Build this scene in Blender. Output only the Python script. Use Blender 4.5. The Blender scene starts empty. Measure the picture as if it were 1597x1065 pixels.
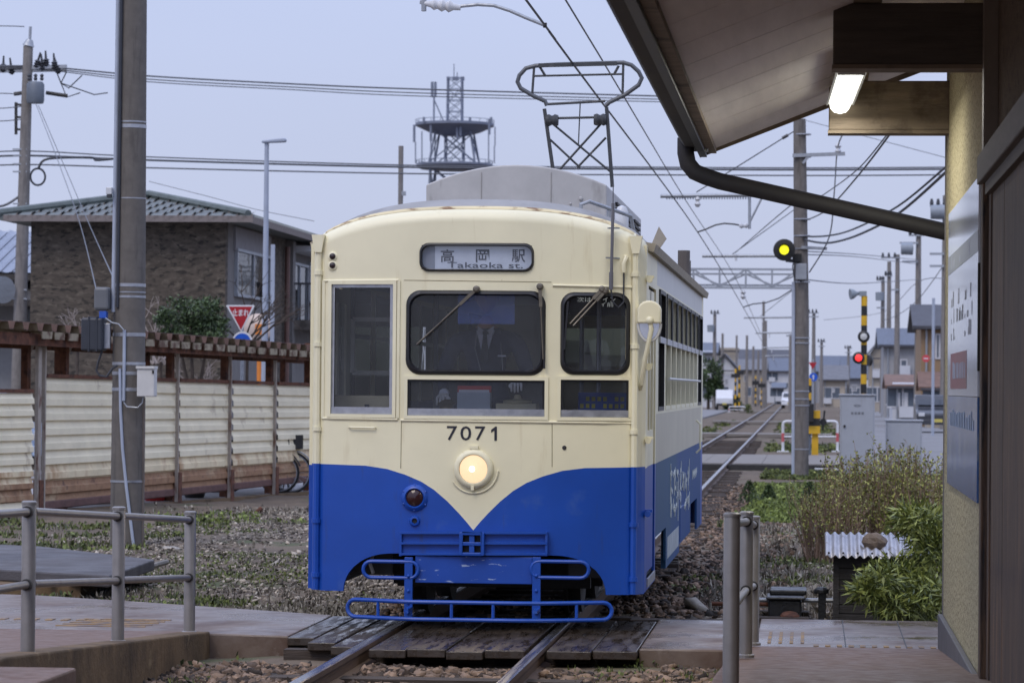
import bpy, bmesh, math, random
import numpy as np
from math import sin, cos, pi, radians, sqrt
from mathutils import Vector, Matrix

random.seed(7); RNG = np.random.default_rng(7)
SC = bpy.context.scene
COL = SC.collection
Vv = Vector

# ------------------------------------------------------------------ camera
FPX, PW, PH = 5000.0, 1597.0, 1065.0
CAM = Vv((0, 0, 1.65))
YAW, PITCH, ROLL = radians(5.34828), radians(0.80687), radians(0.5)
_F = Vv((-sin(YAW)*cos(PITCH), cos(YAW)*cos(PITCH), sin(PITCH)))
_R0 = Vv((cos(YAW), sin(YAW), 0)); _U0 = _R0.cross(_F)
_R = _R0*cos(ROLL) + _U0*sin(ROLL); _U = _U0*cos(ROLL) - _R0*sin(ROLL)
cd = bpy.data.cameras.new('camera'); cam = bpy.data.objects.new('camera', cd); COL.objects.link(cam)
m = Matrix((( _R.x, _U.x, -_F.x, CAM.x), (_R.y, _U.y, -_F.y, CAM.y), (_R.z, _U.z, -_F.z, CAM.z), (0, 0, 0, 1)))
cam.matrix_world = m
cd.sensor_fit = 'HORIZONTAL'; cd.sensor_width = 36.0; cd.lens = FPX/PW*36.0
cd.clip_start = 0.1; cd.clip_end = 6000
cd.dof.use_dof = True; cd.dof.focus_distance = 22.0; cd.dof.aperture_fstop = 7.5
SC.camera = cam

# ------------------------------------------------------------------ sky, sun, exposure
w = bpy.data.worlds.new('World'); SC.world = w; w.use_nodes = True
nt = w.node_tree; nt.nodes.clear()
SUN_EL, SUN_AZ = radians(50), radians(205)          # high, behind the camera, through thick cloud
sky = nt.nodes.new('ShaderNodeTexSky'); sky.sky_type = 'NISHITA'; sky.sun_disc = False
sky.sun_elevation = SUN_EL; sky.sun_rotation = SUN_AZ; sky.air_density = 1.2; sky.dust_density = 2.0
tc = nt.nodes.new('ShaderNodeTexCoord'); sp = nt.nodes.new('ShaderNodeSeparateXYZ'); nt.links.new(tc.outputs['Generated'], sp.inputs[0])
mx = nt.nodes.new('ShaderNodeMath'); mx.operation = 'MAXIMUM'; mx.inputs[1].default_value = 0.0; nt.links.new(sp.outputs[2], mx.inputs[0])
gr = nt.nodes.new('ShaderNodeMath'); gr.operation = 'MULTIPLY_ADD'; gr.inputs[1].default_value = 1.7; gr.inputs[2].default_value = 1.0
nt.links.new(mx.outputs[0], gr.inputs[0])            # overcast dome: brighter towards the zenith
hz_ = nt.nodes.new('ShaderNodeMapRange'); hz_.inputs['From Min'].default_value = 0.0; hz_.inputs['From Max'].default_value = 0.16; hz_.inputs['To Min'].default_value = 1.0; hz_.inputs['To Max'].default_value = 0.0
nt.links.new(mx.outputs[0], hz_.inputs['Value'])     # paler, greyer cloud low over the horizon
cz = nt.nodes.new('ShaderNodeMix'); cz.data_type = 'RGBA'; cz.inputs['A'].default_value = (3.9, 4.5, 6.55, 1); cz.inputs['B'].default_value = (4.8, 5.2, 6.75, 1); nt.links.new(hz_.outputs[0], cz.inputs['Factor'])
nz = nt.nodes.new('ShaderNodeTexNoise'); nz.inputs['Scale'].default_value = 3.0; nz.inputs['Detail'].default_value = 3.0
mpw = nt.nodes.new('ShaderNodeMapping'); mpw.inputs['Scale'].default_value = (1, 1, 3.5)
nt.links.new(tc.outputs['Generated'], mpw.inputs[0]); nt.links.new(mpw.outputs[0], nz.inputs['Vector'])
nm = nt.nodes.new('ShaderNodeMapRange'); nm.inputs['To Min'].default_value = 0.93; nm.inputs['To Max'].default_value = 1.07
nt.links.new(nz.outputs['Fac'], nm.inputs['Value'])
mu = nt.nodes.new('ShaderNodeMath'); mu.operation = 'MULTIPLY'; nt.links.new(gr.outputs[0], mu.inputs[0]); nt.links.new(nm.outputs[0], mu.inputs[1])
vm = nt.nodes.new('ShaderNodeVectorMath'); vm.operation = 'SCALE'; nt.links.new(cz.outputs['Result'], vm.inputs[0])
nt.links.new(mu.outputs[0], vm.inputs['Scale'])
mix = nt.nodes.new('ShaderNodeMix'); mix.data_type = 'RGBA'; mix.inputs['Factor'].default_value = 0.93
nt.links.new(sky.outputs[0], mix.inputs['A']); nt.links.new(vm.outputs[0], mix.inputs['B'])
bg = nt.nodes.new('ShaderNodeBackground'); bg.inputs['Strength'].default_value = 0.1
nt.links.new(mix.outputs['Result'], bg.inputs['Color'])
wo = nt.nodes.new('ShaderNodeOutputWorld'); nt.links.new(bg.outputs[0], wo.inputs[0])

sd = bpy.data.lights.new('sun', 'SUN'); sd.energy = 1.1; sd.angle = radians(25); sd.color = (1.0, 0.89, 0.74)
sun = bpy.data.objects.new('sun', sd); COL.objects.link(sun)
_to = Vv((sin(SUN_AZ)*cos(SUN_EL), cos(SUN_AZ)*cos(SUN_EL), sin(SUN_EL)))   # towards the sun
sun.rotation_euler = _to.to_track_quat('Z', 'Y').to_euler(); sun.location = (0, -5, 30)

vs = SC.view_settings; vs.view_transform = 'Standard'; vs.look = 'None'; vs.exposure = 0.18; vs.gamma = 1.0; vs.use_curve_mapping = False
SC.render.engine = 'CYCLES'; SC.cycles.use_denoising = True; SC.cycles.max_bounces = 8; SC.cycles.transparent_max_bounces = 16
SC.cycles.sample_clamp_indirect = 4.0

# ------------------------------------------------------------------ measuring the photograph
def ray(px, py): return _F*FPX + _R*(px-PW/2) - _U*(py-PH/2)
def At(px, py, Y):
    d = ray(px, py); return CAM + d*(Y/d.y)
def G(px, py, z=-0.15):
    d = ray(px, py); return CAM + d*((z-CAM.z)/d.z)

# ------------------------------------------------------------------ materials
MATS = {}
def M(name, col, rough=0.6, var=0.12, scale=5.0, metal=0.0, bump=0.0, bscale=40.0, stain=None, sthr=(0.55, 0.7), sscale=3.0,
      sstretch=(1, 1, 1), emit=None, estr=1.0, spec=0.5, island=0.0, rvar=0.0, col2=None, stretch=(1, 1, 1), coat=0.0, stain2=None, s2thr=(0.6, 0.75), s2scale=8.0, s2stretch=(1, 1, 1)):
    """procedural surface: base colour varied by noise, optional stains of their own shape, fine relief"""
    if name in MATS: return MATS[name]
    mt = bpy.data.materials.new(name); mt.use_nodes = True; n = mt.node_tree; N = n.nodes; L = n.links; N.clear()
    out = N.new('ShaderNodeOutputMaterial'); b = N.new('ShaderNodeBsdfPrincipled'); L.new(b.outputs[0], out.inputs[0])
    tc = N.new('ShaderNodeTexCoord')
    def noise(sc, st, det=4.0):
        mp = N.new('ShaderNodeMapping'); mp.inputs['Scale'].default_value = st; L.new(tc.outputs['Object'], mp.inputs[0])
        z = N.new('ShaderNodeTexNoise'); z.inputs['Scale'].default_value = sc; z.inputs['Detail'].default_value = det; z.inputs['Roughness'].default_value = 0.6
        L.new(mp.outputs[0], z.inputs['Vector']); return z.outputs['Fac']
    c = tuple(col); lo = tuple(x*(1-var) for x in c) + (1,); hi = tuple(min(1, x*(1+var)) for x in c) + (1,)
    if col2: hi = tuple(col2) + (1,)
    def mixc(fac, a, b_):
        x = N.new('ShaderNodeMix'); x.data_type = 'RGBA'
        for s, v in ((x.inputs['Factor'], fac), (x.inputs['A'], a), (x.inputs['B'], b_)):
            if isinstance(v, (tuple, float, int)): s.default_value = v
            else: L.new(v, s)
        return x.outputs['Result']
    def mr(v, a, b_, c0=0.0, c1=1.0):
        x = N.new('ShaderNodeMapRange'); x.inputs['From Min'].default_value = a; x.inputs['From Max'].default_value = b_
        x.inputs['To Min'].default_value = c0; x.inputs['To Max'].default_value = c1; L.new(v, x.inputs['Value']); return x.outputs[0]
    nz = noise(scale, stretch)
    color = mixc(mr(nz, 0.3, 0.7), lo, hi)
    if island > 0:
        g = N.new('ShaderNodeNewGeometry'); hs = N.new('ShaderNodeHueSaturation')
        L.new(mr(g.outputs['Random Per Island'], 0, 1, 1-island, 1+island), hs.inputs['Value'])
        L.new(color, hs.inputs['Color']); color = hs.outputs[0]
        if col2:
            color2 = mixc(mr(g.outputs['Random Per Island'], 0.0, 1.0), c+(1,), hi); L.new(color2, hs.inputs['Color'])
    if stain: color = mixc(mr(noise(sscale, sstretch, 6.0), *sthr), color, tuple(stain)+(1,))
    if stain2: color = mixc(mr(noise(s2scale, s2stretch, 6.0), *s2thr), color, tuple(stain2)+(1,))
    L.new(color, b.inputs['Base Color'])
    b.inputs['Metallic'].default_value = metal; b.inputs['Specular IOR Level'].default_value = spec
    if rvar > 0: L.new(mr(noise(scale*0.7, stretch), 0.35, 0.65, max(0.03, rough-rvar), min(1, rough+rvar)), b.inputs['Roughness'])
    else: b.inputs['Roughness'].default_value = rough
    if coat: b.inputs['Coat Weight'].default_value = coat; b.inputs['Coat Roughness'].default_value = 0.2
    if bump > 0:
        bp = N.new('ShaderNodeBump'); bp.inputs['Strength'].default_value = bump; bp.inputs['Distance'].default_value = 0.02
        L.new(noise(bscale, stretch), bp.inputs['Height']); L.new(bp.outputs[0], b.inputs['Normal'])
    if emit:
        b.inputs['Emission Color'].default_value = tuple(emit)+(1,); b.inputs['Emission Strength'].default_value = estr
    MATS[name] = mt; return mt

def GLASS(name, tint=(0.75, 0.8, 0.85), ior=1.5, rough=0.02, haze=0.0):
    if name in MATS: return MATS[name]
    mt = bpy.data.materials.new(name); mt.use_nodes = True; n = mt.node_tree; N = n.nodes; L = n.links; N.clear()
    out = N.new('ShaderNodeOutputMaterial'); tr = N.new('ShaderNodeBsdfTransparent'); gl = N.new('ShaderNodeBsdfGlossy')
    tr.inputs[0].default_value = tuple(tint)+(1,); gl.inputs['Roughness'].default_value = rough
    fr = N.new('ShaderNodeFresnel'); fr.inputs['IOR'].default_value = ior
    tcn = N.new('ShaderNodeTexCoord'); nz = N.new('ShaderNodeTexNoise'); nz.inputs['Scale'].default_value = 2.5
    bp = N.new('ShaderNodeBump'); bp.inputs['Strength'].default_value = 0.06; bp.inputs['Distance'].default_value = 0.02
    L.new(tcn.outputs['Object'], nz.inputs['Vector']); L.new(nz.outputs['Fac'], bp.inputs['Height']); L.new(bp.outputs[0], gl.inputs['Normal'])
    mx = N.new('ShaderNodeMixShader'); L.new(fr.outputs[0], mx.inputs[0]); L.new(tr.outputs[0], mx.inputs[1]); L.new(gl.outputs[0], mx.inputs[2])
    res = mx.outputs[0]
    if haze:      # reflection haze painted on the pane as a pale diffuse veil
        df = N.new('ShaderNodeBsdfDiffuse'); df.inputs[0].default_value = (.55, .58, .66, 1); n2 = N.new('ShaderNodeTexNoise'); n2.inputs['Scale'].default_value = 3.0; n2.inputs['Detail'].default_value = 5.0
        m2 = N.new('ShaderNodeMapRange'); m2.inputs['From Min'].default_value = .3; m2.inputs['From Max'].default_value = .7; m2.inputs['To Min'].default_value = haze*.4; m2.inputs['To Max'].default_value = haze*1.5
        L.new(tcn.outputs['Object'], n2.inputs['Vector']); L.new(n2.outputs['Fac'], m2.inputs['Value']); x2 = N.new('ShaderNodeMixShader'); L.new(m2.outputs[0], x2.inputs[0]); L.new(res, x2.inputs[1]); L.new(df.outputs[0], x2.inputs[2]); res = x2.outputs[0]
    L.new(res, out.inputs[0]); MATS[name] = mt; return mt

# ------------------------------------------------------------------ mesh building
class MB:
    def __init__(s, org=(0, 0, 0)): s.v = []; s.f = []; s.mi = []; s.org = Vv(org)
    def add(s, vs, fs, mi=0):
        k = len(s.v); s.v += [tuple(p) for p in vs]; s.f += [tuple(k+i for i in f) for f in fs]; s.mi += [mi]*len(fs); return s
    def box(s, a, b, mi=0):
        x0, y0, z0 = a; x1, y1, z1 = b
        return s.add([(x0,y0,z0),(x1,y0,z0),(x1,y1,z0),(x0,y1,z0),(x0,y0,z1),(x1,y0,z1),(x1,y1,z1),(x0,y1,z1)],
              [(3,2,1,0),(4,5,6,7),(0,1,5,4),(1,2,6,5),(2,3,7,6),(3,0,4,7)], mi)
    def cbox(s, c, d, mi=0, rz=0.0):
        hx, hy, hz = d[0]/2, d[1]/2, d[2]/2; ca, sa = cos(rz), sin(rz)
        P = []
        for (x, y, z) in [(-hx,-hy,-hz),(hx,-hy,-hz),(hx,hy,-hz),(-hx,hy,-hz),(-hx,-hy,hz),(hx,-hy,hz),(hx,hy,hz),(-hx,hy,hz)]:
            P.append((c[0]+x*ca-y*sa, c[1]+x*sa+y*ca, c[2]+z))
        return s.add(P, [(3,2,1,0),(4,5,6,7),(0,1,5,4),(1,2,6,5),(2,3,7,6),(3,0,4,7)], mi)
    def bar(s, p, q, w, h, up=(0, 0, 1), mi=0):
        p, q = Vv(p), Vv(q); d = (q-p).normalized(); u = Vv(up)
        if abs(d.dot(u)) > 0.98: u = Vv((0, 1, 0))
        r = d.cross(u).normalized()*(w/2); u = r.cross(d).normalized()*(h/2)
        return s.add([p-r-u, p+r-u, p+r+u, p-r+u, q-r-u, q+r-u, q+r+u, q-r+u], [(0,1,2,3),(7,6,5,4),(0,4,5,1),(1,5,6,2),(2,6,7,3),(3,7,4,0)], mi)
    def tube(s, pts, r, n=8, mi=0, cap=True, closed=False):
        pts = [Vv(p) for p in pts]; k = len(pts); rr = r if isinstance(r, (list, tuple)) else [r]*k
        if closed: tang = [(pts[(i+1) % k]-pts[i-1]).normalized() for i in range(k)]
        else: tang = [(pts[min(i+1, k-1)]-pts[max(i-1, 0)]).normalized() for i in range(k)]
        u = Vv((0, 0, 1)) if abs(tang[0].z) < 0.9 else Vv((0, 1, 0))
        a = tang[0].cross(u).normalized(); vs = []
        for i in range(k):
            t = tang[i]; a = (a - t*a.dot(t)); a = a.normalized() if a.length > 1e-6 else t.orthogonal().normalized(); b = t.cross(a)
            for j in range(n):
                g = 2*pi*j/n; vs.append(pts[i] + a*(rr[i]*cos(g)) + b*(rr[i]*sin(g)))
        fs = []
        for i in range(k if closed else k-1):
            i2 = (i+1) % k
            for j in range(n): fs.append((i*n+j, i*n+(j+1) % n, i2*n+(j+1) % n, i2*n+j))
        if cap and not closed: fs.append(tuple(reversed(range(n)))); fs.append(tuple((k-1)*n+j for j in range(n)))
        return s.add(vs, fs, mi)
    def lathe(s, prof, c, axis=(0, 0, 1), n=20, mi=0, cap=True):
        ax = Vv(axis).normalized(); a = ax.orthogonal().normalized(); b = ax.cross(a); c = Vv(c); vs = []; fs = []
        for (r, h) in prof:
            for j in range(n):
                g = 2*pi*j/n; vs.append(c + ax*h + a*(r*cos(g)) + b*(r*sin(g)))
        for i in range(len(prof)-1):
            for j in range(n): fs.append((i*n+j, i*n+(j+1) % n, (i+1)*n+(j+1) % n, (i+1)*n+j))
        if prof[0][0] > 1e-5: fs.append(tuple(reversed(range(n))))
        if cap and prof[-1][0] > 1e-5: fs.append(tuple((len(prof)-1)*n+j for j in range(n)))
        return s.add(vs, fs, mi)
    def prism(s, poly, d0, d1, plane='xz', mi=0):
        f = {'xz': lambda p, d: (p[0], d, p[1]), 'yz': lambda p, d: (d, p[0], p[1]), 'xy': lambda p, d: (p[0], p[1], d)}[plane]
        k = len(poly); vs = [f(p, d0) for p in poly] + [f(p, d1) for p in poly]
        return s.add(vs, [tuple(range(k)), tuple(reversed(range(k, 2*k)))] + [(i, (i+1) % k, k+(i+1) % k, k+i) for i in range(k)], mi)
    def sphere(s, c, r, n=10, m_=6, mi=0, sc=(1, 1, 1)):
        vs = []; fs = []
        for i in range(m_+1):
            t = pi*i/m_
            for j in range(n):
                g = 2*pi*j/n; vs.append((c[0]+r*sc[0]*sin(t)*cos(g), c[1]+r*sc[1]*sin(t)*sin(g), c[2]+r*sc[2]*cos(t)))
        for i in range(m_):
            for j in range(n): fs.append((i*n+j, (i+1)*n+j, (i+1)*n+(j+1) % n, i*n+(j+1) % n))
        return s.add(vs, fs, mi)
    def quad(s, a, b, c, d, mi=0): return s.add([a, b, c, d], [(0, 1, 2, 3)], mi)
    def build(s, name, mat, parent=None, smooth=False, bevel=0.0, fix=True, solid=0.0):
        me = bpy.data.meshes.new(name); o = s.org
        me.from_pydata([(p[0]-o.x, p[1]-o.y, p[2]-o.z) for p in s.v], [], s.f)
        mats = mat if isinstance(mat, (list, tuple)) else [mat]
        for x in mats: me.materials.append(x)
        if len(mats) > 1: me.polygons.foreach_set('material_index', s.mi)
        if fix and len(s.f) < 20000:
            bm = bmesh.new(); bm.from_mesh(me); bmesh.ops.remove_doubles(bm, verts=bm.verts, dist=1e-5); bmesh.ops.recalc_face_normals(bm, faces=bm.faces); bm.to_mesh(me); bm.free()
        if smooth:
            me.shade_smooth() if smooth is True else None
            try: me.set_sharp_from_angle(angle=radians(40))
            except Exception: pass
        ob = bpy.data.objects.new(name, me); COL.objects.link(ob)
        if parent: ob.parent = parent
        else: ob.location = o
        if solid:
            md = ob.modifiers.new('solid', 'SOLIDIFY'); md.thickness = abs(solid); md.offset = -1 if solid > 0 else 1
        if bevel:
            md = ob.modifiers.new('bevel', 'BEVEL'); md.width = bevel; md.segments = 2; md.limit_method = 'ANGLE'
        return ob

def tag(o, label=None, cat=None, group=None, kind=None):
    if label: o['label'] = label
    if cat: o['category'] = cat
    if group: o['group'] = group
    if kind: o['kind'] = kind
    return o
def thing(name, label, cat, loc=(0, 0, 0), rz=0.0, group=None, kind=None):
    o = bpy.data.objects.new(name, None); COL.objects.link(o); o.location = loc; o.rotation_euler = (0, 0, rz); o.empty_display_size = 0.2
    return tag(o, label, cat, group, kind)
def struct(o, label=None): o['kind'] = 'structure'; return tag(o, label)
def part(name, fn, mat, parent, org=(0, 0, 0), **k):
    b = MB(org); fn(b); return b.build(name, mat, parent, **k)
def dup(o, parent=None, label=None, **pr):
    c = o.copy(); COL.objects.link(c)
    if parent: c.parent = parent
    for ch in [x for x in bpy.data.objects if x.parent == o]: dup(ch, c)
    if label: c['label'] = label
    return c
def share(mesh_ob, parent, loc, rot=(0, 0, 0), scale=(1, 1, 1), name=None):
    c = bpy.data.objects.new(name or mesh_ob.data.name, mesh_ob.data); COL.objects.link(c); c.parent = parent
    c.location = loc; c.rotation_euler = rot; c.scale = scale; return c

def fastmesh(name, V, F, mats, mi=None, smooth=False):
    """numpy arrays straight into a mesh; F is (n,k) with one k"""
    me = bpy.data.meshes.new(name); nv, nf, k = len(V), len(F), F.shape[1]
    me.vertices.add(nv); me.vertices.foreach_set('co', np.ascontiguousarray(V, dtype=np.float32).ravel())
    me.loops.add(nf*k); me.loops.foreach_set('vertex_index', np.ascontiguousarray(F, dtype=np.int32).ravel())
    me.polygons.add(nf); me.polygons.foreach_set('loop_start', np.arange(0, nf*k, k, dtype=np.int32))
    try: me.polygons.foreach_set('loop_total', np.full(nf, k, dtype=np.int32))
    except Exception: pass
    for x in (mats if isinstance(mats, (list, tuple)) else [mats]): me.materials.append(x)
    if mi is not None: me.polygons.foreach_set('material_index', np.asarray(mi, dtype=np.int32))
    if smooth: me.polygons.foreach_set('use_smooth', np.ones(nf, dtype=bool))
    me.update(calc_edges=True); me.validate()
    return me
def meshobj(name, me, parent=None, loc=(0, 0, 0)):
    o = bpy.data.objects.new(name, me); COL.objects.link(o); o.parent = parent; o.location = loc; return o

def scatter_stones(pos, size, flat=0.6, seed=1):
    """pos (n,3), size (n,) -> merged irregular eight-cornered stones"""
    r = np.random.default_rng(seed); n = len(pos)
    base = np.array([(-1,-1,-1),(1,-1,-1),(1,1,-1),(-1,1,-1),(-1,-1,1),(1,-1,1),(1,1,1),(-1,1,1)], float)*0.5
    f = np.array([(3,2,1,0),(4,5,6,7),(0,1,5,4),(1,2,6,5),(2,3,7,6),(3,0,4,7)])
    v = base[None]*(1 + r.uniform(-0.55, 0.35, (n, 8, 3))); v[..., 2] *= flat
    v *= (r.uniform(0.6, 1.5, (n, 1, 3)))
    a = r.uniform(0, 2*pi, n); t = r.normal(0, 0.35, n); u = r.normal(0, 0.35, n)
    x, y, z = v[..., 0], v[..., 1].copy(), v[..., 2].copy()
    y2 = y*np.cos(t)[:, None] - z*np.sin(t)[:, None]; z2 = y*np.sin(t)[:, None] + z*np.cos(t)[:, None]
    x2 = x*np.cos(u)[:, None] + z2*np.sin(u)[:, None]; z3 = -x*np.sin(u)[:, None] + z2*np.cos(u)[:, None]
    x3 = x2*np.cos(a)[:, None] - y2*np.sin(a)[:, None]; y3 = x2*np.sin(a)[:, None] + y2*np.cos(a)[:, None]
    v = np.stack([x3, y3, z3], -1)*size[:, None, None] + pos[:, None, :]
    F = (f[None] + (np.arange(n)*8)[:, None, None]).reshape(-1, 4)
    return v.reshape(-1, 3), F
def scatter_blades(pos, h, wd, lean=0.5, seed=1, tip=0.25):
    """upright tapering blades (one quad each), leaning at random"""
    r = np.random.default_rng(seed); n = len(pos); a = r.uniform(0, 2*pi, n); b = r.uniform(0, 2*pi, n); l = np.abs(r.normal(0, lean, n))
    dx, dy = np.cos(a)*wd/2, np.sin(a)*wd/2; tx, ty, tz = np.cos(b)*np.sin(l)*h, np.sin(b)*np.sin(l)*h, np.cos(l)*h
    z = np.zeros(n)
    v = np.stack([np.stack([-dx, -dy, z], -1), np.stack([dx, dy, z], -1), np.stack([tx+dx*tip, ty+dy*tip, tz], -1), np.stack([tx-dx*tip, ty-dy*tip, tz], -1)], 1) + pos[:, None, :]
    return v.reshape(-1, 3), np.arange(4*n).reshape(n, 4)
def scatter_leaves(pos, dirs, ln, wd, seed=1):
    """leaf-shaped rhombs of four corners, folded a little: pos (n,3), dirs (n,3) unit"""
    r = np.random.default_rng(seed); n = len(pos)
    up = r.normal(0, 1, (n, 3)); s = np.cross(dirs, up); s /= (np.linalg.norm(s, axis=1, keepdims=True)+1e-9)
    L = np.asarray(ln).reshape(-1, 1); Wd = np.asarray(wd).reshape(-1, 1); nn = np.cross(s, dirs)
    v = np.stack([pos, pos+dirs*L*0.45+s*Wd/2+nn*Wd*0.15, pos+dirs*L, pos+dirs*L*0.45-s*Wd/2+nn*Wd*0.15], 1)
    return v.reshape(-1, 3), np.arange(4*n).reshape(n, 4)
def rdirs(n, r, zb=0.0):
    d = r.normal(0, 1, (n, 3)); d[:, 2] += zb; return d/np.linalg.norm(d, axis=1, keepdims=True)

def text_verts(body, width=None, height=None, extr=0.0, bold=0.0):
    c = bpy.data.curves.new('lettering', 'FONT'); c.body = body; c.extrude = extr; c.offset = bold; c.resolution_u = 3
    o = bpy.data.objects.new('lettering', c); COL.objects.link(o)
    bpy.context.view_layer.update()
    me = bpy.data.meshes.new_from_object(o.evaluated_get(bpy.context.evaluated_depsgraph_get()))
    vs = [tuple(v.co) for v in me.vertices]; fs = [tuple(p.vertices) for p in me.polygons]
    bpy.data.objects.remove(o); bpy.data.curves.remove(c); bpy.data.meshes.remove(me)
    xs = [v[0] for v in vs]; ys = [v[1] for v in vs]; x0, x1, y0, y1 = min(xs), max(xs), min(ys), max(ys)
    sx = width/(x1-x0) if width else None; sy = height/(y1-y0) if height else None
    sx = sx or sy; sy = sy or sx
    return [((v[0]-(x0+x1)/2)*sx, (v[1]-(y0+y1)/2)*sy, v[2]) for v in vs], fs

# ------------------------------------------------------------------ shared materials
CREAM = M('cream_paint', (0.78, 0.725, 0.51), 0.42, 0.06, 1.6, stain=(0.62, 0.54, 0.34), sthr=(0.60, 0.80), sscale=2.6, sstretch=(4, 4, 0.5), bump=0.16, bscale=2.2, stain2=(.34, .24, .12), s2thr=(.72, .76), s2scale=9, s2stretch=(1, 1, .6))
BLUE = M('blue_paint', (0.007, 0.064, 0.37), 0.38, 0.12, 1.6, stain=(0.03, 0.09, 0.36), sthr=(0.6, 0.72), sscale=3.0, bump=0.16, bscale=2.4, stain2=(0.035, 0.05, 0.12), s2thr=(0.60, 0.90), s2scale=4, s2stretch=(4, 4, .6))
BLACKRUB = M('black_rubber', (0.012, 0.012, 0.015), 0.45, 0.2)
ALU = M('aluminium', (0.42, 0.43, 0.46), 0.42, 0.12, 20, metal=0.85, rvar=0.1)
DARKSTEEL = M('dark_steel', (0.025, 0.023, 0.022), 0.6, 0.3, 12, bump=0.1)
GALV = M('galvanised_steel', (0.34, 0.36, 0.39), 0.5, 0.12, 25, metal=0.5, rvar=0.1)
RAILGREY = M('railing_grey_brown', (0.25, 0.235, 0.225), 0.42, 0.12, 9, metal=0.4, stain=(0.10, 0.06, 0.04), sthr=(0.66, 0.76), sscale=9, sstretch=(1, 1, 0.3))
RUST = M('rust', (0.13, 0.050, 0.026), 0.85, 0.4, 14, bump=0.25, stain=(0.05, 0.02, 0.012), sthr=(0.5, 0.65), sscale=6)
CONC = M('pole_concrete', (0.125, 0.112, 0.10), 0.85, 0.14, 9, bump=0.2, bscale=60, stain=(0.07, 0.063, 0.058), sthr=(0.55, 0.75), sscale=3, sstretch=(4, 4, 0.5), stain2=(0.30, 0.28, 0.26), s2thr=(0.74, 0.77), s2scale=30)
WIRE = M('wire_black', (0.03, 0.032, 0.04), 0.5, 0.1)
WOODDK = M('dark_wood', (0.070, 0.042, 0.024), 0.65, 0.4, 3, stretch=(6, 6, 0.7), bump=0.45, bscale=8, stain=(0.17, 0.090, 0.042), sthr=(0.50, 0.66), sscale=2.4, sstretch=(5, 5, 0.5), stain2=(.022, .016, .013), s2thr=(.55, .64), s2scale=5, s2stretch=(6, 6, .5))
INS = M('insulator_white', (0.55, 0.56, 0.58), 0.3, 0.05)
# ================================================================== SETTING: ground, track, platform, roads
GZ = -0.15
def vnoise(x, y, s, seed=0):
    r = np.random.default_rng(seed); T = r.random((64, 64)); x = np.asarray(x)*s; y = np.asarray(y)*s
    xi = np.floor(x).astype(int); yi = np.floor(y).astype(int); fx = x-xi; fy = y-yi; fx = fx*fx*(3-2*fx); fy = fy*fy*(3-2*fy)
    a = T[xi % 64, yi % 64]; b = T[(xi+1) % 64, yi % 64]; c = T[xi % 64, (yi+1) % 64]; d = T[(xi+1) % 64, (yi+1) % 64]
    return (a*(1-fx)+b*fx)*(1-fy) + (c*(1-fx)+d*fx)*fy
def XC(Y): return -2.28 - 0.0042*max(0.0, Y-32)
def XCn(Y): return -2.28 - 0.0042*np.maximum(0.0, Y-32)
def ground_h(x, y):
    h = GZ + (vnoise(x, y, 0.9, 3)-0.5)*0.07 + (vnoise(x, y, 3.1, 4)-0.5)*0.03
    return h
xs = np.concatenate([[-900, -300, -120, -60, -35, -22], np.arange(-16, 7.01, 0.25), [9, 13, 20, 35, 60, 120, 300, 900]])
ys = np.concatenate([[-60, -20, 0, 6], np.arange(9, 64.01, 0.25), np.arange(66, 120, 3), [130, 150, 180, 220, 280, 360, 500, 700, 1000, 1600, 2600]])
XX, YY = np.meshgrid(xs, ys, indexing='ij'); ZZ = ground_h(XX, YY)
ny = len(ys); ii, jj = np.meshgrid(np.arange(len(xs)-1), np.arange(ny-1), indexing='ij'); k0 = (ii*ny+jj).ravel()
GM = M('gravelly_soil', (0.125, 0.093, 0.064), 0.95, 0.3, 1.3, bump=0.8, bscale=26, stain=(0.062, 0.075, 0.028), sthr=(0.56, 0.68), sscale=0.8, stain2=(0.085, 0.062, 0.045), s2thr=(0.5, 0.66), s2scale=3.0)
struct(meshobj('ground', fastmesh('ground', np.stack([XX.ravel(), YY.ravel(), ZZ.ravel()], -1), np.stack([k0, k0+ny, k0+ny+1, k0+1], -1), GM, smooth=True)), 'brown gravelly ground with sparse weeds beside the tram track')

# ---- the railway track: two rails, wooden sleepers
track = struct(thing('railway_track', 'single narrow gauge railway track with wooden sleepers in ballast', None, (-2.28, 20, 0)))
RAILM = M('rail_rusty_sides', (0.10, 0.058, 0.035), 0.7, 0.3, 10, bump=0.15, stretch=(1, 0.1, 1))
RAILTOP = M('rail_polished_head', (0.34, 0.33, 0.33), 0.28, 0.15, 6, metal=0.9, stretch=(8, 0.2, 1), rvar=0.1)
prof = [(-.06,-.14),(.06,-.14),(.06,-.128),(.012,-.112),(.012,-.045),(.033,-.036),(.033,-.006),(.027,0),(-.027,0),(-.033,-.006),(-.033,-.036),(-.012,-.045),(-.012,-.112),(-.06,-.128)]
yr = [8] + list(np.arange(12, 60, 4)) + list(range(60, 200, 10)) + [230, 280, 340, 420, 520, 700]
for sx in (-0.566, 0.566):
    b = MB((-2.28, 20, 0)); n = len(prof)
    vs = [(XC(y)+sx+p[0], y, p[1]) for y in yr for p in prof]
    fs = [(i*n+j, i*n+(j+1) % n, (i+1)*n+(j+1) % n, (i+1)*n+j) for i in range(len(yr)-1) for j in range(n)]
    b.add(vs, fs); b.mi = [1 if (f[0] % n) in (6, 7, 8) else 0 for f in fs]
    b.build('rail', [RAILM, RAILTOP], track, fix=False)
SLP = M('sleeper_wood', (0.060, 0.045, 0.036), 0.9, 0.35, 6, stretch=(0.6, 8, 8), bump=0.5, bscale=10)
sl0 = None
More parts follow.
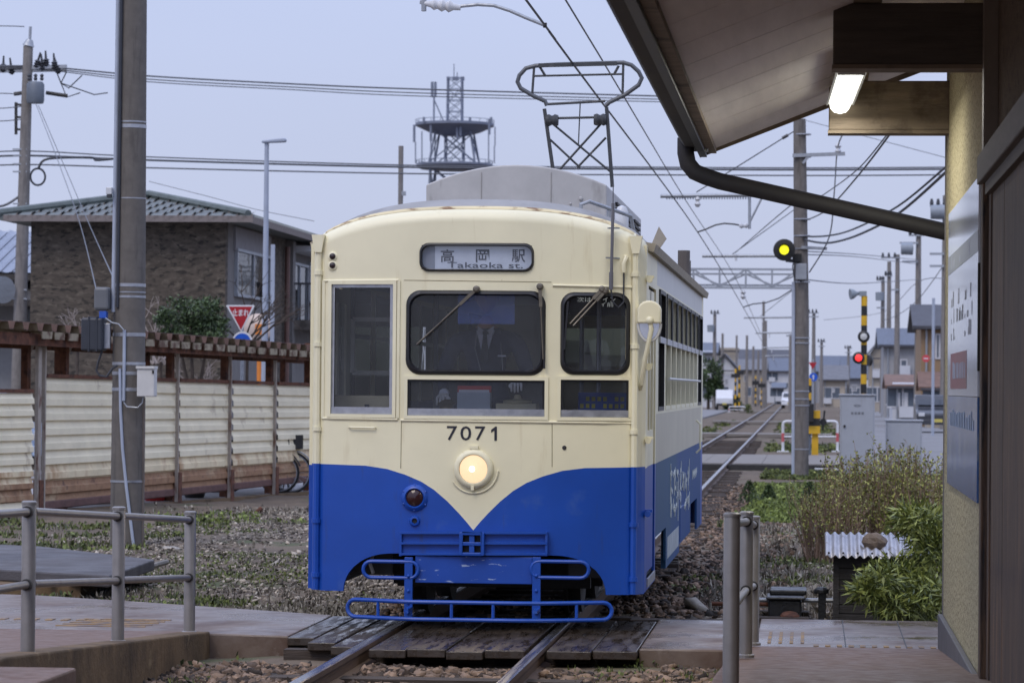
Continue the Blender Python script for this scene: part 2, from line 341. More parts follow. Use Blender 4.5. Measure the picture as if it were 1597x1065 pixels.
for y in np.arange(14.3, 110, 0.62):
    y = float(y)
    if 20.0 < y < 22.9 or 69 < y < 84: continue
    z = GZ+0.0
    if sl0 is None:
        b = MB(); b.box((-.95, -.1, -.12), (.95, .1, 0.03)); sl0 = b.build('sleeper', SLP, track, bevel=0.012); sl0.location = (0, y-20, z)
    else: share(sl0, track, (XC(y)+2.28+random.uniform(-.04, .04), y-20, z+random.uniform(-.012, .008)), (0, 0, random.uniform(-.02, .02)), name='sleeper')

# ---- ballast and gravel
def strew(n, x0, x1, y0, y1, smin, smax, keep=None, seed=0, dz=0.0, power=1.0):
    r = np.random.default_rng(seed); x = r.uniform(x0, x1, n); y = y0 + (y1-y0)*r.random(n)**power
    if keep is not None: k = keep(x, y, r); x, y = x[k], y[k]
    s = r.uniform(smin, smax, len(x))*r.choice([1, 1, 1, 1.35], len(x))
    return np.stack([x, y, ground_h(x, y)+s*0.12+dz], -1), s
offrail = lambda x, y: (np.abs(np.abs(x-XCn(y))-0.566) > 0.075)
K1 = lambda x, y, r: offrail(x, y) & ~((y > 19.95) & (y < 22.95) & (x > -4.1) & (x < -0.9)) & ~((x > -0.5) & (y < 23.3))
P1, S1 = strew(24000, -4.0, -0.45, 15.5, 20.3, 0.014, 0.044, K1, 11)
P2, S2 = strew(20000, -3.5, -0.2, 22.8, 60, 0.016, 0.046, K1, 12, power=1.5)
P3, S3 = strew(24000, -8.4, -3.3, 23.0, 46, 0.009, 0.032, lambda x, y, r: (vnoise(x, y, 0.7, 21) + r.random(len(x))*0.35 > 0.55) & (y > 24.7-0.4*(x+5.7)*0), 13, power=1.3)
P4, S4 = strew(5200, -0.9, 0.9, 23.3, 60, 0.014, 0.045, lambda x, y, r: vnoise(x, y, 0.6, 22)+r.random(len(x))*0.4 > 0.6, 14, power=1.4)
PB, SB = np.concatenate([P1, P2]), np.concatenate([S1, S2])
BAL = M('ballast_stone', (0.036, 0.020, 0.012), 0.85, 0.3, 9, bump=0.3, bscale=50, island=0.7, col2=(0.175, 0.118, 0.080))
GRV = M('grey_gravel', (0.060, 0.046, 0.034), 0.9, 0.3, 9, island=0.6, col2=(0.30, 0.26, 0.21))
v_, f_ = scatter_stones(PB, SB, 0.7, 5); tag(meshobj('ballast', fastmesh('ballast', v_, f_, BAL)), 'brown crushed stone ballast around the rails', 'ballast', kind='stuff')
v_, f_ = scatter_stones(np.concatenate([P3, P4]), np.concatenate([S3, S4]), 0.6, 6); tag(meshobj('gravel', fastmesh('gravel', v_, f_, GRV)), 'small grey gravel strewn over the soil', 'gravel', kind='stuff')
# larger pale stones lying on the soil
STN = M('pale_stone', (0.36, 0.33, 0.29), 0.85, 0.2, 12, bump=0.3)
for px, py, s, lab in ((268, 858, .10, 'white flat stone on the weeds just behind the railing end post'), (428, 883, .085, 'pale flat stone on gravel midway between railing and tram'), (404, 800, .12, 'reddish stone lying before the far weed strip'), (1085, 957, .20, 'pale concrete chunk lying beside the crossing boards')):
    p = G(px, py); v_, f_ = scatter_stones(np.array([[0, 0, s*.2]]), np.array([s*1.25]), 0.4, px); o = meshobj('stone', fastmesh('stone', v_, f_, STN if px != 404 else RUST), None, p)
    tag(o, lab, 'stone', 'loose larger stones')

# ---- weeds and grass
def joinvf(L):
    V = []; Fc = []; k = 0
    for v, f in L: V.append(v); Fc.append(f+k); k += len(v)
    return np.concatenate(V), np.concatenate(Fc)
def weeds(n, x0, x1, y0, y1, keep, seed, h=(0.03, 0.09), wd=(0.006, 0.014), per=4, power=1.3):
    r = np.random.default_rng(seed); x = r.uniform(x0, x1, n); y = y0+(y1-y0)*r.random(n)**power
    k = keep(x, y, r); x, y = x[k], y[k]; x = np.repeat(x, per)+r.normal(0, .018, len(x)*per); y = np.repeat(y, per)+r.normal(0, .02, len(y)*per)
    hh = r.uniform(h[0], h[1], len(x)); ww = r.uniform(wd[0], wd[1], len(x))*(1+y/40)
    P = np.stack([x, y, ground_h(x, y)-0.005], -1); m_ = len(P)*3//5; D = rdirs(len(P)-m_, r, 0.9)
    Q = P[m_:]; Q[:, 2] += r.uniform(0, .6, len(Q))*hh[m_:]
    return joinvf([scatter_blades(P[:m_], hh[:m_]*.8, ww[:m_], 0.8, seed), scatter_leaves(Q, D, hh[m_:]*.55, ww[m_:]*1.7, seed+1)])
GRASS = M('weed_green', (0.045, 0.062, 0.018), 0.7, 0.3, 1.5, island=0.45, col2=(0.14, 0.165, 0.045))
DRY = M('dry_weed', (0.12, 0.10, 0.075), 0.8, 0.3, 1.5, island=0.5, col2=(0.24, 0.22, 0.18))
kl = lambda x, y, r: (vnoise(x, y, 0.55, 31)+r.random(len(x))*0.3 > 0.80) & ~((y < 25.2) & (x > -6.3) & (y < 24.6+(-x-5.7)*0.6)) & ((x < -3.45) | (x > -1.0))
L = [weeds(14000, -10.5, -3.4, 23.1, 40, kl, 41, (.02, .06)),
     weeds(1800, -6.6, -4.6, 24.6, 26.4, lambda x, y, r: (y > 24.7-(x+5.7)*0.55) & (vnoise(x, y, 1.3, 5) > .42), 42, (0.03, 0.1), per=5),
     weeds(2000, -11.5, -7.2, 34, 41, lambda x, y, r: vnoise(x, y, .9, 6) > .58, 43, (0.03, 0.11), (0.01, 0.02), 5),
     weeds(2600, -1.2, 0.6, 28, 43, lambda x, y, r: (vnoise(x, y, .8, 35)+r.random(len(x))*.3 > .72), 45, (0.03, 0.1), (0.008, 0.016), 4),
     weeds(110, -1.5, -0.5, 19.3, 20.5, lambda x, y, r: vnoise(x, y, 2.0, 36) > .45, 46, (0.02, 0.07), (0.006, 0.012), 6),
     weeds(160, -4.02, -3.6, 17.6, 20.4, lambda x, y, r: vnoise(x, y, 2.0, 37) > .5, 47, (0.02, 0.09), (0.006, 0.012), 6),
     weeds(5200, -1.0, 3.2, 64, 69, lambda x, y, r: x > -10, 49, (0.03, 0.1), (0.015, 0.03), 4),
     weeds(3600, -4.6, 1.0, 86, 170, lambda x, y, r: (np.abs(x-XCn(y)) > 1.2) & (vnoise(x, y, .3, 8) > .45), 48, (0.05, 0.16), (0.03, 0.06), 4)]
V_, F_ = joinvf(L); tag(meshobj('weeds', fastmesh('weeds', V_, F_, GRASS)), 'low green weeds and grass growing through the gravel', 'weeds', kind='stuff')
LWN = M('lawn_green', (0.075, 0.105, 0.022), 0.7, 0.3, 1.5, island=0.4, col2=(0.19, 0.235, 0.055))
V_, F_ = joinvf([weeds(7500, -1.35, 0.35, 43, 60, lambda x, y, r: (x > -1.15+0.25*vnoise(y, y*0, .4, 2)), 44, (0.04, 0.11), (0.01, 0.02), 5), weeds(900, -6.9, -4.7, 24.5, 26, lambda x, y, r: (y > 24.65-(x+5.7)*0.5) & (y < 25.2-(x+5.7)*.5) & (vnoise(x, y, 1.1, 15) > .45), 142, (0.03, 0.09), per=5), weeds(900, -9.5, -6.0, 41, 46, lambda x, y, r: vnoise(x, y, .9, 17) > .62, 143, (.03, .1), (.01, .02), 5)])
tag(meshobj('lawn', fastmesh('lawn', V_, F_, LWN)), 'bright green grass patch before the signal pole', 'grass', kind='stuff')
L = [weeds(6500, -9.5, -3.4, 23.1, 46, lambda x, y, r: (vnoise(x, y, 0.6, 51)+r.random(len(x))*0.3 > 0.72) & (y > 25+(-x-5.7)*0.3), 52, (0.03, 0.12), (0.005, 0.012), 4),
     weeds(1500, -4.9, -3.35, 23.1, 25.2, lambda x, y, r: y > 23.1-(x+3.4)*0.62, 55, (0.03, 0.1), (0.006, 0.012), 5),
     weeds(2600, -0.9, 0.6, 24, 42, lambda x, y, r: vnoise(x, y, 0.9, 53)+r.random(len(x))*.3 > .7, 54, (0.04, 0.16), (0.005, 0.012), 4)]
V_, F_ = joinvf(L); tag(meshobj('dry_weeds', fastmesh('dry_weeds', V_, F_, DRY)), 'withered greyish weeds between the stones', 'weeds', kind='stuff')

# ---- boarded pedestrian crossing
crossing = struct(thing('pedestrian_crossing', 'wet boarded walkway crossing the rails in front of the tram', None, (-2.28, 21.4, 0)))
WETWOOD = M('wet_board', (0.046, 0.034, 0.026), 0.34, 0.3, 4, stretch=(6, 0.8, 6), bump=0.08, bscale=9, rvar=0.27, stain=(0.07, 0.052, 0.042), sthr=(0.55, 0.7), sscale=5)
PLK = [(-3.425, -3.245, 20.9, 22.9), (-3.235, -3.055, 20.55, 22.9), (-3.045, -2.905, 20.3, 22.9), (-2.775, -2.54, 20.1, 22.85), (-2.532, -2.29, 20.12, 22.85), (-2.282, -2.05, 20.1, 22.85), (-2.042, -1.79, 20.14, 22.85), (-1.655, -1.375, 20.2, 22.9), (-1.367, -1.09, 20.25, 22.9)]
for a, c, y0, y1 in PLK:
    dz = random.uniform(-.008, .004)
    part('plank', lambda b: b.box((a, y0, -.065+dz), (c, y1, -.012+dz)), WETWOOD, crossing, (-2.28, 21.4, 0), bevel=0.006)
part('bearer', lambda b: (b.box((-3.4, 20.6, -.2), (-1.1, 20.75, -.066)), b.box((-3.4, 22.2, -.2), (-1.1, 22.35, -.066))), SLP, crossing, (-2.28, 21.4, 0))

# ---- walkway and ramps on both sides
WET = M('wet_concrete', (0.165, 0.122, 0.096), 0.36, 0.18, 2.2, rvar=0.24, bump=0.12, bscale=30, stain=(0.095, 0.055, 0.036), sthr=(0.5, 0.66), sscale=1.8, stain2=(0.25, 0.20, 0.165), s2thr=(0.6, 0.7), s2scale=5)
BRN = M('damp_brown_paving', (0.150, 0.088, 0.059), 0.62, 0.16, 14.0, rvar=0.12, bump=0.08, bscale=45, stain=(0.115, 0.058, 0.037), sthr=(0.50, 0.72), sscale=5, stain2=(.20, .125, .09), s2thr=(.6, .7), s2scale=30)
EDGEC = M('stained_kerb_concrete', (0.150, 0.096, 0.048), 0.9, 0.25, 5, bump=0.4, bscale=25, stain=(0.058, 0.036, 0.018), sthr=(0.45, 0.68), sscale=3.0, sstretch=(.8, .8, 0.8), stain2=(0.23, 0.165, 0.09), s2thr=(0.63, 0.72), s2scale=4)
struct(part('walkway', lambda b: b.prism([(-3.435, 21.0), (-3.435, 22.95), (-5.0, 24.0), (-6.0, 24.6), (-12, 26.0), (-12, 21.1), (-4.0, 21.1)], -0.35, -0.008, 'xy'), [WET], None, (-5, 22, -0.15), bevel=0.012), 'wet grey concrete walkway leading from the crossing past the railing')
struct(part('walkway', lambda b: b.box((-1.08, 20.4, -0.35), (-0.36, 23.0, -0.006)), WET, None, (-0.7, 21.5, -.15), bevel=0.012), 'wet concrete block between crossing boards and platform')
struct(part('walkway', lambda b: b.box((-0.352, 20.66, -0.35), (3.6, 23.2, -0.004)), WET, None, (0.5, 21.5, -.15), bevel=0.008), 'wet paved path with tactile strip outside the station wall')
def ramp(b, x0, x1, yA, yB, slope, yEnd, top):
    # flat at z=0 at yA, rises towards the camera to yB, level on to yEnd
    P = [(x0, yA, 0.002), (x1, yA, 0.002), (x1, yB, top), (x0, yB, top), (x0, yEnd, top), (x1, yEnd, top)]
    Q = [(p[0], p[1], -.4) for p in P]
    b.add(P+Q, [(0, 1, 2, 3), (3, 2, 5, 4), (1, 7, 8, 2), (2, 8, 11, 5), (0, 3, 9, 6), (3, 4, 10, 9), (0, 6, 7, 1), (4, 5, 11, 10)])
struct(part('platform_ramp', lambda b: ramp(b, -9, -4.16, 21.09, 15.7, .05, 2, .27), BRN, None, (-5, 20, -.15)), 'damp paved ramp rising to the platform behind the grey railing')
struct(part('ramp_kerb', lambda b: ramp(b, -4.158, -3.98, 21.12, 15.7, .05, 15.25, .283), EDGEC, None, (-4, 20, -.15), bevel=0.012), 'stained brown concrete kerb wall carrying the grey railing')
struct(part('platform', lambda b: b.box((-9, -1, -.4), (-3.52, 15.22, .278)), BRN, None, (-4, 15, -.15), bevel=0.012), 'low platform edge of damp paving before the brown kerb')
struct(part('platform_ramp', lambda b: ramp(b, -0.46, 3.6, 20.652, 15.4, .05, -1, .27), BRN, None, (0.3, 18, -.15), bevel=0.006), 'damp brown paved platform ramp beside the station wall')
# tactile bars, worn yellow
TACT = M('worn_yellow_tactile', (0.30, 0.185, 0.075), 0.7, 0.25, 25, stain=(0.15, 0.12, 0.11), sthr=(0.45, 0.6), sscale=12)
wr = [o for o in bpy.data.objects if o.name.startswith('walkway')]
def tbar(par, cx, cy, lx, ly, z):
    b = MB(par.location); b.box((cx-lx/2, cy-ly/2, z-.003), (cx+lx/2, cy+ly/2, z+.005)); b.build('tactile_bar', TACT, par)
for i in range(4): tbar(wr[2], -0.265+i*.072, 21.45, .022, 0.95, -.004)
for i in range(13): tbar(wr[2], 0.04+i*.075, 20.82, .034, .13, -.004)
for i in range(14): tbar(wr[0], -6.4+i*.11, 22.05+0.004*i, .05, .12, -.008)
for i in range(5): tbar(wr[0], -4.82+i*.012+0.0, 21.55+i*.16, .62, .045, -.008)
# seams of the paving on the right path
for x in (0.23, 0.62): part('paving_joint', lambda b: b.box((x-.004, 20.66, -.006), (x+.004, 23.19, -.0025)), DARKSTEEL, wr[2], wr[2].location)

# ---- tilted dark slab and the rusty pipe before it
p4 = [G(px, py, .07) for px, py in ((-60, 846), (60, 851), (241, 872), (171, 897), (-60, 884))]
SLB = M('dark_asphalt_slab', (0.075, 0.068, 0.070), 0.6, 0.2, 3, bump=0.35, bscale=50, rvar=.15)
b = MB((p4[1].x, p4[3].y, -.1)); k = len(p4); b.add([tuple(p) for p in p4]+[(p.x, p.y, -.03) for p in p4], [tuple(range(k)), tuple(reversed(range(k, 2*k)))]+[(i, (i+1) % k, k+(i+1) % k, k+i) for i in range(k)])
tag(b.build('asphalt_slab', SLB, bevel=0.015), 'dark asphalt covered slab raised above weeds behind the railing', 'slab')
part('slab_foot', lambda b: b.box((p4[4].x, p4[3].y+.25, -.3), (p4[3].x-.3, p4[3].y+.9, -.03)), EDGEC, bpy.data.objects['asphalt_slab'], (p4[1].x, p4[3].y, -.1))
PIPEG = M('grey_pipe', (0.17, 0.15, 0.12), 0.6, 0.25, 8)
pp = thing('old_pipe', 'rusty pipe joined to grey pipe lying before the dark slab', 'pipe', G(170, 905, -.05))
q0, q1, q2 = G(-40, 918, .0), G(172, 901, -.02), G(260, 876, -.03)
part('rusty_length', lambda b: b.tube([q0, q1], .022, 8), RUST, pp, pp.location, smooth=True)
part('grey_length', lambda b: b.tube([q1-(q2-q1)*.02, q2], .027, 8), PIPEG, pp, pp.location, smooth=True)
part('collar', lambda b: b.tube([q1-(q2-q1)*.08, q1+(q2-q1)*.04], .032, 10), RUST, pp, pp.location, smooth=True)

# ---- roads further back
ASPH = M('pale_asphalt', (0.17, 0.165, 0.165), 0.75, 0.12, 0.7, bump=0.2, bscale=20, rvar=.15)
CONCR = M('crossing_concrete', (0.18, 0.16, 0.14), 0.7, 0.15, 2.0, bump=0.2, bscale=20)
def sheet(name, pts, z, mt, lab):
    b = MB((pts[0][0], pts[0][1], GZ)); b.prism(pts, z-.12, z, 'xy'); return struct(b.build(name, mt), lab)
sheet('road', [(1.15, 66), (2.4, 66), (9, 66.5), (9.5, 90), (11, 200), (18, 520), (9, 520), (3.0, 200), (1.15, 100)], -.03, ASPH, 'pale road running beside the track behind the cabinets')
sheet('road', [(-40, 73), (-3.3, 72.0), (-3.3, 81.0), (-40, 84)], -.06, ASPH, 'side road reaching the level crossing behind the tram')
sheet('road', [(-8.4, 90), (-6.0, 90), (-6.5, 260), (-10.5, 260)], -.05, ASPH, 'narrow lane across the track leading to the white truck')
sheet('pavement', [(-26, 44.5), (-10.2, 44.5), (-7.6, 56), (-7.6, 64), (-26, 64)], -.125, M('pale_pavement', (0.30, 0.295, 0.30), .6, .1, 1.0, rvar=.15), 'pale paved yard under and behind the cycle shelter')
lc = struct(thing('level_crossing', 'concrete panels of the level crossing over the far rails', None, (-2.4, 76, 0)))
for a, c in ((-3.3, -3.08), (-2.89, -2.42), (-2.41, -1.95), (-1.75, -1.1), (-1.09, 1.14)):
    part('crossing_panel', lambda b: b.box((a, 71.5, -.2), (c, 81.5, -.01)), CONCR, lc, (-2.4, 76, 0))
part('edge_beam', lambda b: b.box((-3.3, 71.2, -.22), (1.1, 71.45, -.03)), DARKSTEEL, lc, (-2.4, 76, 0))
for y in (120, 165, 240):
    o = part('crossing_deck', lambda b: (b.box((XC(y)-.47, y-1.5, -.1), (XC(y)+.47, y+1.5, -.012)), b.box((XC(y)-2.2, y-1.5, -.14), (XC(y)-.66, y+1.5, -.012)), b.box((XC(y)+.66, y-1.5, -.14), (XC(y)+3.4, y+1.5, -.012))), CONCR, None, (XC(y), y, GZ)); struct(o, 'pale foot crossing over the distant track')
# ================================================================== THE TRAM (local: x right, y backwards, z up)
TX, TY = -2.28, 21.65; HW = 1.15; LEN = 12.0
tram = thing('tram', 'vintage cream and blue tram with lit headlight standing at the crossing', 'tram', (TX, TY, 0))
def tl(px, py, yl=0.0):
    p = At(px, py, TY+yl); return p.x-TX, p.z
def bow(x):
    t = abs(x)/HW; return 0.15*t*t + (0.11*((abs(x)-1.03)/.12)**2 if abs(x) > 1.03 else 0)
def pxr(x0, y0, x1, y1):
    """pixel rectangle on the front -> local (xa, za, xb, zb)"""
    ym = (y0+y1)/2; xm = (x0+x1)/2; yl = 0.0
    for _ in range(3): yl = bow(tl(xm, ym, yl)[0])
    ya = bow(tl(x0, ym, yl)[0]); yb = bow(tl(x1, ym, yl)[0])
    return tl(x0, ym, ya)[0], tl(xm, y1, yl)[1], tl(x1, ym, yb)[0], tl(xm, y0, yl)[1]
def fpt(px, py, d=0.0):
    yl = 0.0
    for _ in range(3): yl = bow(tl(px, py, yl)[0])-d
    x, z = tl(px, py, yl); return Vv((x, yl, z))
def roofz(x): return 2.62 + 0.26*max(0.0, 1-(abs(x)/HW)**2.6)**0.62
def skirt(x):
    a = abs(x)
    if a > 0.90: return 0.245
    if a > 0.52:
        t = (0.90-a)/0.38; return 0.245 + 0.265*sqrt(max(0, 1-(1-t)**2.4)) if t < 1 else 0.51
    return 0.51
_vb = [(0, .675), (.05, .735), (.10, .79), (.18, .87), (.27, .945), (.36, 1.0), (.47, 1.045), (.6, 1.083), (.75, 1.103), (1.16, 1.112)]
def vbound(x):
    a = abs(x)
    for (x0, z0), (x1, z1) in zip(_vb, _vb[1:]):
        if a <= x1:
            t = (a-x0)/(x1-x0); return z0+(z1-z0)*t
    return _vb[-1][1]
_vx = np.array([p[0] for p in _vb]); _vz = np.array([p[1] for p in _vb])
OPN = dict(side=pxr(516, 443, 613, 646), main=pxr(633, 453, 851, 585), low=pxr(635, 592, 850, 649), rmain=pxr(874, 456, 983, 585), rlow=pxr(874, 592, 981, 651), dest=pxr(654, 379, 833, 424))
def inset(r, i): return (r[0]+i, r[1]+i, r[2]-i, r[3]-i)
HOLES = [OPN['side'], inset(OPN['main'], .03), OPN['low'], inset(OPN['rmain'], .03), OPN['rlow'], inset(OPN['dest'], .015)]
cols = set(np.round(np.linspace(-1.03, 1.03, 42), 4)) | {-1.15, -1.13, -1.10, -1.07, -1.05, 1.05, 1.07, 1.10, 1.13, 1.15} | {p[0] for p in _vb[:9]} | {-p[0] for p in _vb[:9]} | {s*x for s in (-1, 1) for x in (.9, .895, .88, .86, .83, .52, .56, .6, .65, .7)}
for h in HOLES: cols |= {h[0], h[2]}
cols = sorted(cols); cols = [c for i, c in enumerate(cols) if i == 0 or c-cols[i-1] > 1e-4]
def front_skin(b, yf, holes, mir=1):
    for xa, xb in zip(cols, cols[1:]):
        xm = (xa+xb)/2; lev = [('f', vbound, 1)]
        hs = sorted([h for h in holes if h[0]-1e-6 <= xm <= h[2]+1e-6], key=lambda h: h[1])
        segs = [(skirt, vbound, 1)]; cur = vbound
        for h in hs:
            segs.append((cur, (lambda x, z=h[1]: z), 0)); cur = (lambda x, z=h[3]: z)
        segs.append((cur, (lambda x: roofz(x)-.11), 0))
        for z0, z1, mi in segs:
            if z1(xm)-z0(xm) < 1e-4: continue
            b.quad((xa, yf(xa), z0(xa)), (xb, yf(xb), z0(xb)), (xb, yf(xb), z1(xb)), (xa, yf(xa), z1(xa)), mi)
        prev = None
        for k in range(17):
            a = k/16*pi/2; row = [(x, yf(x)+mir*0.14*(1-cos(a)), roofz(x)-.11+.11*sin(a)) for x in (xa, xb)]
            if prev: b.quad(prev[0], prev[1], row[1], row[0], 0)
            prev = row
body = part('front_panel', lambda b: front_skin(b, bow, HOLES), [CREAM, BLUE], tram, solid=0.02, fix=True)
RW = [inset(OPN['main'], .03), inset(OPN['rmain'], .03)]
rp_ = part('rear_panel', lambda b: front_skin(b, lambda x: LEN-bow(x), RW, -1), [CREAM, BLUE], tram)
for h_ in RW: part('rear_pane', lambda b: b.box((h_[0], LEN-.20, h_[1]), (h_[2], LEN-.19, h_[3])), GLASS('rear_glass', (.26, .27, .22), 1.5), rp_)
# roof
ROOFG = M('tram_roof_grey', (0.27, 0.26, 0.245), 0.6, 0.12, 4, bump=0.1, stain=(0.18, 0.17, 0.16), sthr=(0.58, 0.7), sscale=3)
def roof_fn(b):
    xs = np.linspace(-1.15, 1.15, 25); ysr = [.14, .34, .42, 1.0, 3, 6, 9, 11.2, 11.6, 11.86]
    def pt(x, y):
        t = abs(x)/HW; yy = y + (bow(x) if y < .5 else (-bow(x) if y > 11.5 else 0)); return (x, yy, roofz(x) + (0.002 if y in (.14, 11.86) else 0.055*(1-t**3)+.004))
    for ya, yb in zip(ysr, ysr[1:]):
        for xa, xb in zip(xs, xs[1:]): b.quad(pt(xa, ya), pt(xb, ya), pt(xb, yb), pt(xa, yb))
part('roof', roof_fn, ROOFG, tram, smooth=True)
ceil_ = M('ceiling_cream', (0.66, 0.64, 0.56), .6, .1)
part('ceiling', lambda b: b.box((-1.1, .35, 2.50), (1.1, 11.65, 2.53)), ceil_, tram)
RSEEP = M('roof_edge_rust', (.62, .52, .30), .7, .1, 3, stain=(.22, .12, .05), sthr=(.50, .62), sscale=7, sstretch=(1, 1, 3))
def seep(b):
    xs = np.linspace(-1.1, 1.1, 45)
    for xa, xb in zip(xs, xs[1:]):
        for k in range(9, 15):
            R2 = [[(x, bow(x)+.14*(1-cos(a))-.0015, roofz(x)-.11+.11*sin(a)+.0015) for x in (xa, xb)] for a in (k/16*pi/2, (k+1)/16*pi/2)]
            b.quad(R2[0][0], R2[0][1], R2[1][1], R2[1][0])
part('roof_edge_strip', seep, RSEEP, tram)
# ---- sides
GREYW = M('side_pale_grey_paint', (0.56, 0.555, 0.53), 0.45, 0.06, 2, stain=(0.35, 0.28, 0.2), sthr=(0.68, 0.78), sscale=4, sstretch=(1, 1, .4))
GREYC = M('side_grey_cream_paint', (0.50, 0.46, 0.35), 0.45, 0.06, 2)
ADV = M('advert_blue_green', (0.014, 0.065, 0.28), 0.55, 0.2, 0.5, col2=(0.028, 0.090, 0.16), spec=.25, stretch=(1, .6, .6))
TRUCK1, TRUCK2 = (1.75, 3.5), (8.6, 10.3)
def sskirt(y):
    for a, c in (TRUCK1, TRUCK2):
        if a <= y <= c: return 0.56
    if 3.5 < y < 8.6: return 0.30
    return 0.25
SIDEW = [(2.05, 1.48, 2.95, 2.38)] + [(3.2+i*.99, 1.48, 3.2+i*.99+.88, 2.38) for i in range(7)] + [(10.35, 1.48, 11.3, 2.38)]
DOOR = (0.55, 0.33, 1.62, 2.36)
def side_fn(s):
    def fn(b):
        hs = SIDEW + [DOOR]
        ysd = sorted({.262, .55, 1.62, 1.75, 1.76, 3.5, 3.501, 8.6, 8.601, 10.3, 10.301, 11.738} | {h[0] for h in hs} | {h[2] for h in hs})
        for ya, yb in zip(ysd, ysd[1:]):
            ym = (ya+yb)/2; hh = [h for h in hs if h[0] < ym < h[2]]; z = sskirt(ym); lo = []
            cuts = sorted({z, 1.10, 1.46, 2.40, 2.625} | {h[1] for h in hh} | {h[3] for h in hh}); cuts = [c for c in cuts if c >= z]
            for za, zb in zip(cuts, cuts[1:]):
                zm = (za+zb)/2
                if any(h[1] < zm < h[3] for h in hh): continue
                if ym < 1.76 or ym > 11.5: mi = 1 if zm < 1.10 else 0
                else: mi = 3 if zm < 1.10 else (2 if zm > 2.4 else (4 if zm < 1.46 else 0))
                b.quad((s*HW, ya, za), (s*HW, yb, za), (s*HW, yb, zb), (s*HW, ya, zb), mi)
    return fn
for s in (1, -1):
    sp_ = part('side_panel', side_fn(s), [CREAM, BLUE, GREYW, ADV, GREYC], tram, solid=0.02*s if s > 0 else -0.02)
TGL = GLASS('tram_side_glass', (0.55, 0.58, 0.62), 1.6)
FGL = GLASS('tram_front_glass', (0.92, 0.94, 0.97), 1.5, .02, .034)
for s in (1, -1):
    for i, (ya, za, yb, zb) in enumerate(SIDEW):
        big = i in (0, 8); xg = s*(HW-.028); xo = s*(HW+.004)
        fr = MB()
        w_ = .03
        fr.box((min(xg, xo), ya, za), (max(xg, xo), ya+w_, zb)); fr.box((min(xg, xo), yb-w_, za), (max(xg, xo), yb, zb))
        fr.box((min(xg, xo), ya+w_, za), (max(xg, xo), yb-w_, za+w_)); fr.box((min(xg, xo), ya+w_, zb-w_), (max(xg, xo), yb-w_, zb))
        fr.box((min(xg, xo), ya+w_, 2.0), (max(xg, xo), yb-w_, 2.035))
        win = fr.build('window', CREAM if not big else BLACKRUB, tram)
        part('pane', lambda b: b.box((xg-.003, ya+w_, za+w_), (xg+.003, yb-w_, 2.0)), TGL, win)
        part('pane', lambda b: b.box((xg-.003, ya+w_, 2.035), (xg+.003, yb-w_, zb-w_)), TGL, win)
        part('window_rail', lambda b: b.box((min(xo, xo+s*.012), ya, 1.985), (max(xo, xo+s*.012), yb, 2.03)), ALU, win)
        part('upper_frame', lambda b: (b.box((min(xo, xo+s*.01), ya+.0, 2.031), (max(xo, xo+s*.01), ya+.05, zb)), b.box((min(xo, xo+s*.01), yb-.05, 2.031), (max(xo, xo+s*.01), yb, zb)), b.box((min(xo, xo+s*.01), ya+.05, zb-.03), (max(xo, xo+s*.01), yb-.05, zb))), BLACKRUB, win)
        if not big: part('guard_bar', lambda b: b.tube([(s*(HW+.03), ya-.05, 1.72), (s*(HW+.03), yb+.06, 1.72)], .012, 6), GREYW, win)
    # gutter along the eaves, doors, corner fittings
    part('gutter', lambda b: b.prism([(s*1.12, 2.60), (s*1.19, 2.585), (s*1.205, 2.64), (s*1.19, 2.645), (s*1.12, 2.655)], .42, 11.8, 'xz'), M('gutter_tan', (.33, .29, .22), .6, .15, 6), tram)
    dr = part('door', lambda b: (b.box((s*1.118-.02, .57, .36), (s*1.118+.02, 1.60, 1.1), 1), b.box((s*1.118-.02, .57, 1.1), (s*1.118+.02, 1.60, 1.35), 0), b.box((s*1.118-.02, .57, 1.35), (s*1.118+.02, .68, 2.34), 0), b.box((s*1.118-.02, 1.49, 1.35), (s*1.118+.02, 1.60, 2.34), 0), b.box((s*1.118-.02, 1.04, 1.35), (s*1.118+.02, 1.13, 2.34), 0), b.box((s*1.118-.02, .68, 2.24), (s*1.118+.02, 1.49, 2.34), 0)), [CREAM, BLUE], tram)
    part('pane', lambda b: b.box((s*1.118-.004, .68, 1.35), (s*1.118+.004, 1.49, 2.24)), TGL, dr)
    part('door_step', lambda b: b.box((min(s*.98, s*1.16), .56, .27), (max(s*.98, s*1.16), 1.61, .33)), ALU, tram)
# advert lettering on the right side: pale brush strokes, and the pale panel below
WHT = M('white_lettering', (0.62, 0.66, 0.62), .5, .1, 20)
rr = random.Random(3)
for gi in range(7):
    yc = 4.3+gi*.62; b = MB(); zt_ = 0.98-.012*gi
    for k in range(9):
        y0 = yc+rr.uniform(-.2, .2); z0 = zt_-rr.uniform(0, .34); dy, dz = (rr.uniform(.05, .26), rr.uniform(-.04, .03)) if k % 2 else (rr.uniform(-.07, .05), -rr.uniform(.07, .2))
        b.bar((1.1535, y0-dy/2, z0-dz/2), (1.1535, y0+dy/2, z0+dz/2), .004, .035, up=(0, .3, 1) if k % 2 else (0, 1, 0))
    b.build('brush_character', WHT, tram)
part('small_lettering', lambda b: [b.box((1.1525, 9.0+i*.13, .78+.02*(i % 3)), (1.155, 9.08+i*.13, .87-.015*(i % 2))) for i in range(9)], WHT, tram)
pan = part('hanging_panel', lambda b: b.box((1.11, 3.55, .235), (1.148, 6.1, .58)), ADV, tram)
part('pale_strip', lambda b: b.box((1.1485, 3.75, .30), (1.1515, 5.9, .47)), M('pale_band', (.36, .40, .42), .5, .25, 9), pan)
part('skirt_box', lambda b: (b.box((1.0, 6.12, .32), (1.157, 6.9, .62))), ADV, tram, bevel=.01)
